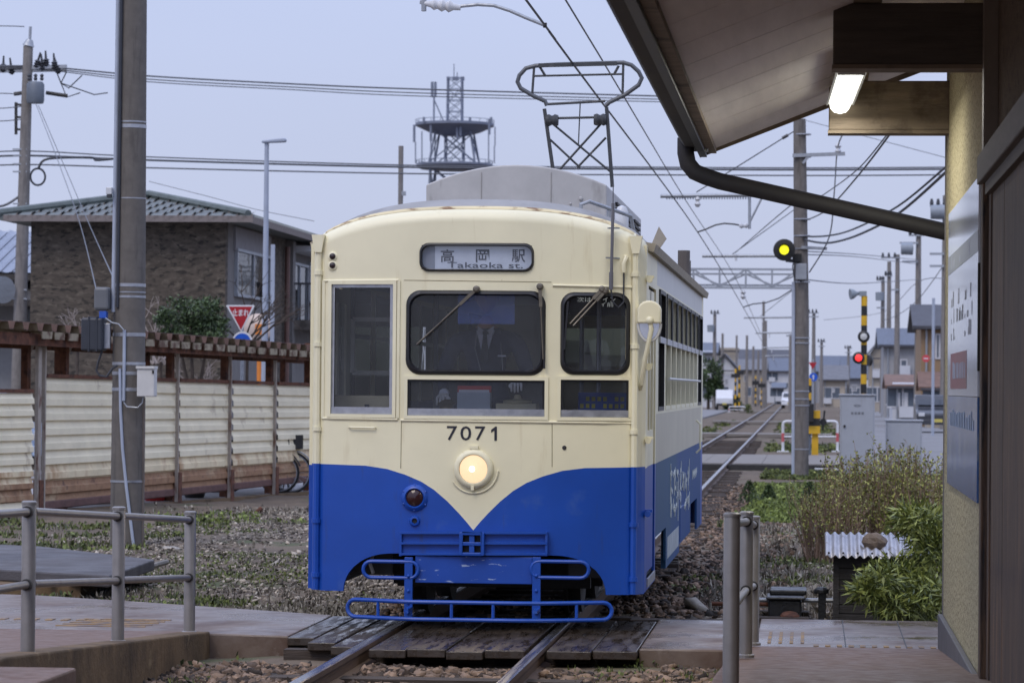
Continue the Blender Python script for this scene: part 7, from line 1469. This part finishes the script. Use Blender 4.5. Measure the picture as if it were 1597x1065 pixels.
# ================================================================== HOUSES, TOWER, VEHICLES
def house(label, px0, px1, pye, Y, dep, wm_, rm, rise, ridge='x', wins=(), extra=None):
    x0, x1 = At(px0, 600, Y).x, At(px1, 600, Y).x; ze = At((px0+px1)/2, pye, Y).z; cx = (x0+x1)/2
    t = thing('house', label, 'house', (cx, Y, GZ), 0, 'houses along the far streets'); o = t.location; ov = .4
    part('wall', lambda b: b.box((x0, Y, GZ), (x1, Y+dep, ze)), wm_, t, o)
    if ridge == 'x':
        P = [(Y-ov, ze-.1), (Y+dep/2, ze+rise), (Y+dep+ov, ze-.1), (Y+dep+ov, ze-.28), (Y+dep/2, ze+rise-.18), (Y-ov, ze-.28)]; part('roof', lambda b: b.prism(P, x0-ov, x1+ov, 'yz'), rm, t, o)
        part('gable', lambda b: b.prism([(Y, ze), (Y+dep/2, ze+rise-.2), (Y+dep, ze)], x0+.01, x1-.01, 'yz'), wm_, t, o)
    elif ridge == 'y':
        P = [(x0-ov, ze-.1), (cx, ze+rise), (x1+ov, ze-.1), (x1+ov, ze-.28), (cx, ze+rise-.18), (x0-ov, ze-.28)]; part('roof', lambda b: b.prism(P, Y-ov, Y+dep+ov, 'xz'), rm, t, o)
        part('gable', lambda b: b.prism([(x0, ze), (cx, ze+rise-.2), (x1, ze)], Y+.01, Y+dep-.01, 'xz'), wm_, t, o)
    else: part('roof', lambda b: b.box((x0-.15, Y-.15, ze), (x1+.15, Y+dep+.15, ze+rise)), rm, t, o)
    for (a, c, zt2, zb2) in wins:
        xa, xb = At(a, 600, Y).x, At(c, 600, Y).x; z1, z0 = At(a, zt2, Y).z, At(a, zb2, Y).z
        w_ = part('window', lambda b: (b.box((xa, Y-.06, z0), (xb, Y-.001, z0+.08)), b.box((xa, Y-.06, z1-.08), (xb, Y-.001, z1)), b.box((xa, Y-.06, z0+.08), (xa+.08, Y-.001, z1-.08)), b.box((xb-.08, Y-.06, z0+.08), (xb, Y-.001, z1-.08)), b.box(((xa+xb)/2-.04, Y-.05, z0+.08), ((xa+xb)/2+.04, Y-.001, z1-.08))), M('frame_white', (.5, .5, .52), .5, .05), t, o)
        part('pane', lambda b: b.box((xa+.08, Y-.03, z0+.08), (xb-.08, Y-.02, z1-.08)), M('far_pane', (.10, .12, .15), .12, .1), w_, o)
    rx = random.Random(int(px0*7+Y)); part('eave_gutter', lambda b: b.bar((x0-.3, Y-ov-.06, ze-.2), (x1+.3, Y-ov-.06, ze-.2), .12, .1), RDK, t, o)
    part('downpipe', lambda b: b.tube([(x0+.25, Y-.08, GZ), (x0+.25, Y-.08, ze-.15)], .05, 5), GALV, t, o)
    for _ in range(1):
        xq = rx.uniform(x0+.5, x1-.5); zq = rx.choice([.5, .6, 2.9]) if ze > 3.4 else .5
        part('air_conditioner', lambda b: b.box((xq-.4, Y-.36, zq-.31), (xq+.4, Y-.07, zq+.27)), HW_, t, o)
    nw = max(1, int((x1-x0)/3.2))
    for k in range(nw):
        xq = x0+(x1-x0)*(k+.5)/nw+rx.uniform(-.4, .4); zz = 1.3
        w2 = part('window', lambda b: (b.box((xq-.85, Y-.05, zz-.6), (xq+.85, Y-.002, zz-.52)), b.box((xq-.85, Y-.05, zz+.52), (xq+.85, Y-.002, zz+.6)), b.box((xq-.04, Y-.045, zz-.52), (xq+.04, Y-.002, zz+.52))), MATS.get('frame_white') or M('frame_white', (.5, .5, .52), .5, .05), t, o)
        part('pane', lambda b: b.box((xq-.8, Y-.024, zz-.515), (xq+.8, Y-.0027, zz+.515)), M('far_pane', (.10, .12, .15), .12, .1), w2, o)
    if extra: extra(t, o, Y)
    return t
HW_ = M('house_white', (.50, .51, .54), .8, .06, 1.5); HG = M('house_grey', (.30, .30, .31), .8, .08, 1.5); HB = M('house_beige', (.34, .30, .25), .8, .08, 1.5); HBR = M('house_brown', (.27, .18, .105), .8, .1, 2, stretch=(1, 1, .3)); HT = M('house_tan', (.38, .33, .27), .8, .08, 1.5)
RB = M('roof_blue_grey', (.085, .10, .135), .5, .2, 2, stretch=(6, 1, 1)); RG = M('roof_grey', (.12, .12, .13), .6, .2, 2); RDK = M('roof_dark_grey', (.055, .055, .065), .6, .2, 2); RRU = M('roof_rust_brown', (.15, .085, .06), .7, .25, 3)
house('brown boarded house with dark blue roof next to station wall', 1436, 1500, 505, 150, 8, HBR, RDK, 1.0, 'x', [(1458, 1472, 520, 560)])
house('low tan shed with rusty roof before the brown house', 1446, 1500, 600, 146, 3, HT, RRU, .6, 'x')
house('grey house with small white window and blue grey gable roof', 1378, 1428, 535, 200, 8, HG, RB, 1.0, 'x', [(1394, 1415, 560, 581)])
house('row of low pale garages with rusty roof edge on side road', 1392, 1432, 598, 172, 7, HW_, RRU, .5, 'x', [(1398, 1404, 612, 640), (1410, 1416, 612, 640)])
house('narrow grey house behind the crossing mast', 1356, 1384, 555, 250, 8, HB, RG, 1.2, 'y', [(1362, 1372, 575, 590)])
house('tan gabled house with small window past the signal pole', 1283, 1318, 590, 330, 9, HT, RG, 1.4, 'x', [(1297, 1302, 606, 612)])
house('grey house with wide slate roof beside the tan gabled house', 1316, 1352, 588, 360, 9, HG, RB, 2.4, 'x', [(1328, 1336, 600, 610)])
house('long house with blue grey roof far behind the tan house', 1270, 1345, 578, 420, 10, HG, RB, 2.0, 'x', [(1290, 1300, 585, 592)])
house('broad white house with blue roof at the end of track', 1192, 1232, 577, 420, 10, HW_, RB, 1.6, 'x', [(1194, 1214, 580, 594), (1218, 1230, 596, 606)])
house('dark annex with wide low roof behind the broad white house', 1150, 1232, 562, 450, 10, HG, RDK, 1.6, 'x', [(1172, 1180, 570, 580)])
house('beige house between the brown posts across the track', 1150, 1192, 575, 390, 9, HB, RG, 1.2, 'x', [(1160, 1166, 585, 595)])
house('white house with dark eaves behind the white truck', 1112, 1147, 575, 330, 9, HW_, RDK, 1.6, 'y', [(1116, 1124, 585, 595), (1130, 1136, 590, 600)])
house('flat topped beige block behind the white house', 1117, 1149, 546, 400, 9, HB, HB, .3, 'flat')
house('pale house with blue roof beside the tram rear', 1082, 1113, 548, 300, 9, HW_, RB, .9, 'x', [(1098, 1108, 556, 566)])
house('grey shed roofed in dark tin at the track end', 1208, 1221, 603, 380, 6, M('shed_slate', (.12, .14, .17), .7, .1), RB, .5, 'x')
house('low distant houses behind the tram and lane', 900, 1085, 570, 460, 10, HG, RG, 1.5, 'x')
house('white house hidden mostly behind the tram body', 560, 720, 560, 190, 9, HW_, RB, 1.4, 'x', [(600, 620, 575, 592), (660, 680, 575, 592)])
house('tan house hidden mostly behind the tram cab', 760, 900, 562, 210, 9, HT, RG, 1.4, 'x', [(800, 820, 578, 592)])
# dark trees behind the tram rear
for px, py, s_, lab, sd in ((1105, 592, 1.5, 'dark evergreen tree beside the pale house behind the tram', 101), (1117, 604, 1.0, 'smaller dark evergreen next to the utility pole', 102), (1139, 632, .8, 'low green bush behind the small guard hoop', 103)):
    Y = 262; p = At(px, py, Y); t = thing('evergreen_tree', lab, 'tree', (p.x, Y, GZ)); v, f = foliage_mesh((0, 0, p.z-GZ), (s_, s_, s_*1.4), 1800, .22, .14, sd); meshobj('crown', fastmesh('crown', v, f, EVG), t); part('trunk', lambda b: b.tube([(0, 0, 0), (0, 0, p.z-GZ)], [.14, .06], 6), BRK, t)
p = At(1167, 638, 235); t = thing('flowering_shrub', 'small pale green shrub beside the far track', 'shrub', (p.x, 235, GZ)); v, f = foliage_mesh((0, 0, .3), (.35, .35, .35), 500, .12, .07, 105); meshobj('crown', fastmesh('crown', v, f, GRASS), t); part('stem', lambda b: b.tube([(0, 0, 0), (0, 0, .3)], .03, 5), BRK, t)

# ---- tower
YT = 420.0; tw = thing('radio_tower', 'steel radio tower with two round platforms behind the tram roof', 'tower', (At(709, 600, YT).x, YT, GZ)); to = tw.location
TWM = M('tower_hazed_blue_grey', (.17, .195, .26), .6, .1, 1)  # made paler: distance haze put into the paint colour
def Tp(px, py, dy=0.0): return At(px, py, YT+dy)
MP = YT/FPX; cx_ = At(709, 230, YT).x
def zt2(py): return At(709, py, YT).z
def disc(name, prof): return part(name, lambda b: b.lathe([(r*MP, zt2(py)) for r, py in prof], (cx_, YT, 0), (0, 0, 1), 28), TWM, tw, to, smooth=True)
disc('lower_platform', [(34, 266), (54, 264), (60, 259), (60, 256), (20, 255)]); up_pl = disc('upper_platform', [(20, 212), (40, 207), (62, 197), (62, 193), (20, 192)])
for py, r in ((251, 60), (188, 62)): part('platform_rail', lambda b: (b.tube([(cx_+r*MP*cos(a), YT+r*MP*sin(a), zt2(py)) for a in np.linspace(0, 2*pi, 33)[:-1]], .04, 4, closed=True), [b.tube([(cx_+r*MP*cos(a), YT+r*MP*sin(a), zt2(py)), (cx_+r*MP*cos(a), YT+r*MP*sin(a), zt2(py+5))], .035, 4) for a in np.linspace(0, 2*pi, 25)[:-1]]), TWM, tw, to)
def lattice(name, hw0, hw1, py0, py1, n, r):
    for sx, sy in ((-1, -1), (1, -1), (1, 1), (-1, 1)):
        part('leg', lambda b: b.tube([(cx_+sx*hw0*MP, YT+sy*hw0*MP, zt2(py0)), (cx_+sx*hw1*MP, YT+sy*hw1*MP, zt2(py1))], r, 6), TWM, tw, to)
    for i in range(n):
        a, c = i/n, (i+1)/n; wa, wc = (hw0+(hw1-hw0)*a)*MP, (hw0+(hw1-hw0)*c)*MP; za, zc = zt2(py0)+(zt2(py1)-zt2(py0))*a, zt2(py0)+(zt2(py1)-zt2(py0))*c
        C0 = [(-1, -1), (1, -1), (1, 1), (-1, 1)]
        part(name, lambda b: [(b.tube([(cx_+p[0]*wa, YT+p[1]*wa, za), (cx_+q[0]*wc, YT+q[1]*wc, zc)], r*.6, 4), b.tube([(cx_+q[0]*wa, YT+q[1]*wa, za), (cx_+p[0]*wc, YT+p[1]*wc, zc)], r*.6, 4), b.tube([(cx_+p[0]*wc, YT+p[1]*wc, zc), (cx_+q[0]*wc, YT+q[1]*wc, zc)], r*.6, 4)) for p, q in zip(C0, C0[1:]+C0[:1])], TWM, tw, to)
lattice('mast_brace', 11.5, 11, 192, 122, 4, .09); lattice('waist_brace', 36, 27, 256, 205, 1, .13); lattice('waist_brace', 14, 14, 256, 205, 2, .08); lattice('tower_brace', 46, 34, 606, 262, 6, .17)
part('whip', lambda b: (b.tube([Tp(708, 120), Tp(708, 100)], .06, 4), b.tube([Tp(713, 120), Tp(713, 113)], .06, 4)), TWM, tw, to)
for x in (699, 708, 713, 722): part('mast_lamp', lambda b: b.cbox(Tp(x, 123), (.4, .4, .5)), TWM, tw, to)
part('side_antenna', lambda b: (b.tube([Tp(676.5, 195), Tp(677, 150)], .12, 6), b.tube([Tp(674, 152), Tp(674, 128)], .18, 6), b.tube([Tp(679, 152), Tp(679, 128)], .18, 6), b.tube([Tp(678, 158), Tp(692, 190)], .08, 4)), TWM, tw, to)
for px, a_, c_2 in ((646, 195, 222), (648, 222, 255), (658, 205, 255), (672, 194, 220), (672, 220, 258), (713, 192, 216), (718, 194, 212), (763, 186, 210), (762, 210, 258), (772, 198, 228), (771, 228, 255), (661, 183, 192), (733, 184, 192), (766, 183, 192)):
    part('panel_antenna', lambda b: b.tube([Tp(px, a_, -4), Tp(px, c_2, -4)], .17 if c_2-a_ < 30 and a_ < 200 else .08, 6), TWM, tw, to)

# ---- vehicles
CARG = M('car_glass', (.03, .035, .045), .08, .1); CTY = M('car_tyre', (.015, .015, .015), .8, .1)
def car(label, cat, name, loc, rz, body_m, W_, H_, L_, kind):
    t = thing(name, label, cat, loc, rz); hw = W_/2
    if kind == 'truck': prof_ = [(0, .35), (0, .95), (.12, 1.05), (.45, H_), (1.35, H_), (1.42, 1.0), (L_, 1.0), (L_, .45)]
    else: prof_ = [(0, .35), (0, .75), (.25, .88), (.95, .95), (1.45, H_), (L_-.75, H_), (L_-.1, .98), (L_, .9), (L_, .38)]
    part('body', lambda b: b.prism([(y, z) for y, z in prof_], -hw, hw, 'yz'), body_m, t, bevel=.06)
    part('windscreen', lambda b: b.add([(-hw+.1, .16 if kind == 'truck' else 1.0, 1.1), (hw-.1, .16 if kind == 'truck' else 1.0, 1.1), (hw-.16, .43 if kind == 'truck' else 1.4, H_-.1), (-hw+.16, .43 if kind == 'truck' else 1.4, H_-.1)], [(0, 1, 2, 3)]), CARG, t, solid=-.03)
    for s in (-1, 1):
        part('side_window', lambda b: b.add([(s*(hw+.003), y, z) for y, z in ((.4 if kind == 'truck' else 1.3, 1.1), (1.28 if kind == 'truck' else L_-.5, 1.1), (1.28 if kind == 'truck' else L_-.9, H_-.12), (.55 if kind == 'truck' else 1.55, H_-.12))], [(0, 1, 2, 3)]), CARG, t, solid=.01)
        part('headlight', lambda b: b.cbox((s*(hw-.2), -.01, .72), (.24, .04, .14)), INS, t, bevel=.01)
        for y in (.62, L_-.62):
            wh = part('wheel', lambda b: b.lathe([(.27, -.09), (.28, 0), (.27, .09)], (s*(hw-.1), y, .28), (1, 0, 0), 18), CTY, t, smooth=True); part('rim', lambda b: b.lathe([(.17, 0), (.17, .012)], (s*(hw-.01), y, .28), (s, 0, 0), 14), ALU, wh)
    part('bumper', lambda b: b.box((-hw+.03, -.05, .32), (hw-.03, .02, .52)), body_m if kind != 'truck' else DARKSTEEL, t, bevel=.02); part('number_plate', lambda b: b.box((-.17, -.06, .42), (.17, -.051, .55)), M('plate_yellow', (.5, .42, .1), .5, .1), t)
    return t
CW = M('car_white', (.62, .63, .66), .3, .04, coat=.5); CD = M('car_dark', (.03, .032, .04), .3, .1, coat=.5)
p = G(1128, 637, -.06); car('small white truck parked on the lane across the track', 'truck', 'parked_truck', (At(1130, 620, 255).x, 255, -.05), .04, CW, 1.35, 1.6, 3.3, 'truck')
p = At(1231, 620, 300); car('white car on the far road beyond the barrier machine', 'car', 'parked_car', (p.x, 300, -.15), -.05, CW, 1.5, 1.5, 3.4, 'car')
p = At(1459, 660, 128); car('dark car parked by the station wall on the road', 'car', 'parked_car', (p.x+.1, 128, -.03), .0, CD, 1.7, 1.5, 4.0, 'car')
p = Vv((At(85, 617, 60).x, 60, -.05)); car('pale blue car glimpsed through the cycle shelter', 'car', 'parked_car', (p.x, 60, -.055), 1.3, M('car_pale_blue', (.30, .38, .50), .3, .05, coat=.5), 1.7, 1.5, 4.0, 'car')

# ================================================================== OVERHEAD WIRES
def wire(label, pts, r, grp, mt=WIRE, name='overhead_wire'):
    P = [Vv(p) for p in pts]; Q = []
    for i in range(len(P)-1):      # smooth through the points
        p0, p1, p2, p3 = P[max(i-1, 0)], P[i], P[i+1], P[min(i+2, len(P)-1)]
        for k in range(6): t = k/6; Q.append(.5*((2*p1)+(p2-p0)*t+(2*p0-5*p1+4*p2-p3)*t*t+(3*p1-p0-3*p2+p3)*t**3))
    Q.append(P[-1]); b = MB(P[0]); b.tube(Q, r, 5); return tag(b.build(name, mt, smooth=True), label, 'wire', grp)
WG = M('wire_grey', (.09, .095, .11), .5, .1)
wire('contact wire running over the track through the pantograph', [(-2.3, 8, 4.72), At(850, 40, 27.4), At(893, 99, 30.6), At(1088, 362, YS), At(1159, 479, YG), At(1190, 535, 165), At(1212, 572, 300)], .011, 'catenary wires over the track')
wire('thinner feeder wire over the track beside the contact wire', [(-2.3, 8, 5.2), At(882, 0, 29), At(1069, 312, YS), At(1130, 404, 95), At(1160, 460, YG), At(1192, 532, 165), At(1212, 568, 300)], .009, 'catenary wires over the track', WG)
def cross(label, pts, Y, r, grp, mt=WG): wire(label, [At(px, py, Y+(px-45)*.004) for px, py in pts], r, grp, mt)
for i, (dy, r) in enumerate(((0, .02), (5, .014), (9, .012))):
    cross(['topmost of the upper power lines crossing above the tram', 'middle one of the upper power lines crossing above the tram', 'lowest of the upper power lines crossing above the tram'][i], [(-40, 105+dy*.5), (60, 104+dy*.5), (232, 119+dy), (450, 131+dy), (640, 139+dy*1.2), (1020, 150+dy), (1300, 156+dy), (1600, 160+dy)], Yu, r, 'upper power lines across the sky')
for i, (y0, y1, y2, r) in enumerate(((236, 258, 262, .016), (243, 261, 265, .026), (257, 271, 274, .018))):
    cross(['upper of the three low cables strung behind the tram roof', 'thick middle one of the three low cables behind tram roof', 'lowest of the three low cables strung behind tram roof'][i], [(-40, y0+3), (50, y0), (232, (y0+y1)/2-2), (640, y1), (1020, y2-1), (1300, y2), (1600, y2-2)], Yu, r, 'low cables across the sky')
for y0, y1, lab in ((148, 147, 'short cable leaving the utility pole at transformer height'), (166, 170, 'upper slack cable behind the utility pole'), (186, 190, 'lower slack cable behind the utility pole'), (300, 322, 'sagging thick cable below the coil'), (42, 42, 'thin top wire leaving the utility pole peak')): cross(lab, [(-40, y1), (5, y1-1), (38, y0)], Yu, .012 if y0 != 300 else .03, 'cables behind the utility pole')
cross('small splice box cable hanging on the low cables', [(60, 262), (75, 248), (140, 246), (150, 250), (176, 248)], Yu-.3, .03, 'low cables across the sky', WIRE)
wire('thin guy wire slanting down before the dark house', [UP(55, 160, -.4), At(90, 250, 66), At(125, 350, 58), At(157, 482, PYY-.1)], .008, 'thin guy wires', WG)
wire('second thin guy wire close to the thick pole', [At(60, 165, 66), At(137, 345, 60), At(176, 432, PYY)], .008, 'thin guy wires', WG)
wire('faint long wire near the thick pole over the house roof', [At(232, 283, Yu), At(330, 308, Yu), At(400, 327, Yu), At(490, 345, Yu)], .007, 'thin guy wires', WG)
wire('black cable sagging from signal pole up to station wall', [Sg(1252, 369), Sg(1290, 368, -2), Sg(1330, 358, -5), At(1400, 322, 52), At(1478, 258, 42)], .018, 'cables between signal pole and station')
pts = [Sg(1252, 373), Sg(1275, 378, -2), Sg(1300, 378, -4), Sg(1340, 366, -8), At(1400, 334, 50), At(1478, 266, 42)]
wire('twisted cable sagging just below the smooth black cable', pts, .022, 'cables between signal pole and station')
wire('upper of two wires rising from signal pole to the eaves', [Sg(1255, 322), Sg(1290, 300, -6), At(1340, 262, 48), At(1395, 195, 36)], .010, 'wires rising to the station eaves')
wire('lower of two wires rising from signal pole to the eaves', [Sg(1255, 345), Sg(1290, 327, -6), At(1340, 272, 45), At(1400, 193, 33)], .013, 'wires rising to the station eaves')
wire('vertical drop wire hanging from the signal pole crossarm', [At(1325, 195, 58), Sg(1307, 228, -.2), Sg(1301, 300, -.2), Sg(1293, 370, -.2), Sg(1262, 425, -.2)], .014, 'wires at the signal pole')
wire('stay wire from signal pole to the second comb arm', [Sg(1236, 318), At(1200, 348, 75), At(1147, 394, 95)], .012, 'wires at the signal pole')
for k, (ya, yb, lab) in enumerate(((436, 436, 'thin wire leaving the signal pole above the road'), (391, 405, 'pale wire running to the transformer pole past the cabinets'), (395, 412, 'lower pale wire running to the transformer pole past the cabinets'))): wire(lab, [Sg(1255, ya+k, 0), At(1340, ya+6, 110), At(1431, yb, 165)], .014, 'wires over the side road', WG)
wire('thin sagging wire between the side road utility poles', [At(1376, 500, 235), At(1398, 492, 195), At(1431, 468, 165), At(1478, 405, 140)], .02, 'wires over the side road', WG)
wire('level wire across the side road utility poles', [At(1285, 499, 260), At(1376, 487, 235), At(1431, 440, 165), At(1490, 437, 120)], .018, 'wires over the side road', WG)
wire('high faint line sloping behind the station eaves', [At(1190, 170, 120), At(1320, 205, 110), At(1490, 250, 100)], .012, 'wires over the side road', WG)
# bracket that holds the contact wire above the tram, with its own pole outside the picture
bp = thing('catenary_pole', 'bracket arm with white insulator holding the contact wire above tram', 'pole', (-7.7, 27.4, GZ), 0, 'catenary poles along the track'); bpo = bp.location; Yk = 27.4
part('shaft', lambda b: b.tube([(-7.7, Yk, GZ), (-7.7, Yk, 7)], [.17, .14], 14), CONC, bp, bpo, smooth=True)
part('bracket_arm', lambda b: b.tube([(-7.7, Yk, 5.35), (-2.0, Yk, 5.35)], .04, 8), GALV, bp, bpo, smooth=True)
K = lambda px, py: At(px, py, Yk)
part('hanger', lambda b: (b.tube([K(661, 18), (K(661, 8).x, Yk, 5.35)], .022, 8), b.bar(K(655, 4), K(668, 6), .03, .03)), GALV, bp, bpo)
part('insulator', lambda b: b.lathe([(.02, -.16), (.03, -.1), (.05, -.07), (.035, -.04), (.055, 0), (.035, .03), (.055, .06), (.03, .1), (.025, .16)], K(690, 9), (1, 0, -.12), 14), INS, bp, bpo, smooth=True)
part('registration_arm', lambda b: b.tube([K(q, r) for q, r in ((668, 6), (702, 12), (720, 10), (745, 7.5), (770, 9), (795, 17), (820, 28), (850, 40))], .016, 8), GALV, bp, bpo, smooth=True)
part('wire_clamp', lambda b: b.cbox(K(850, 40), (.03, .05, .04)), DARKSTEEL, bp, bpo)
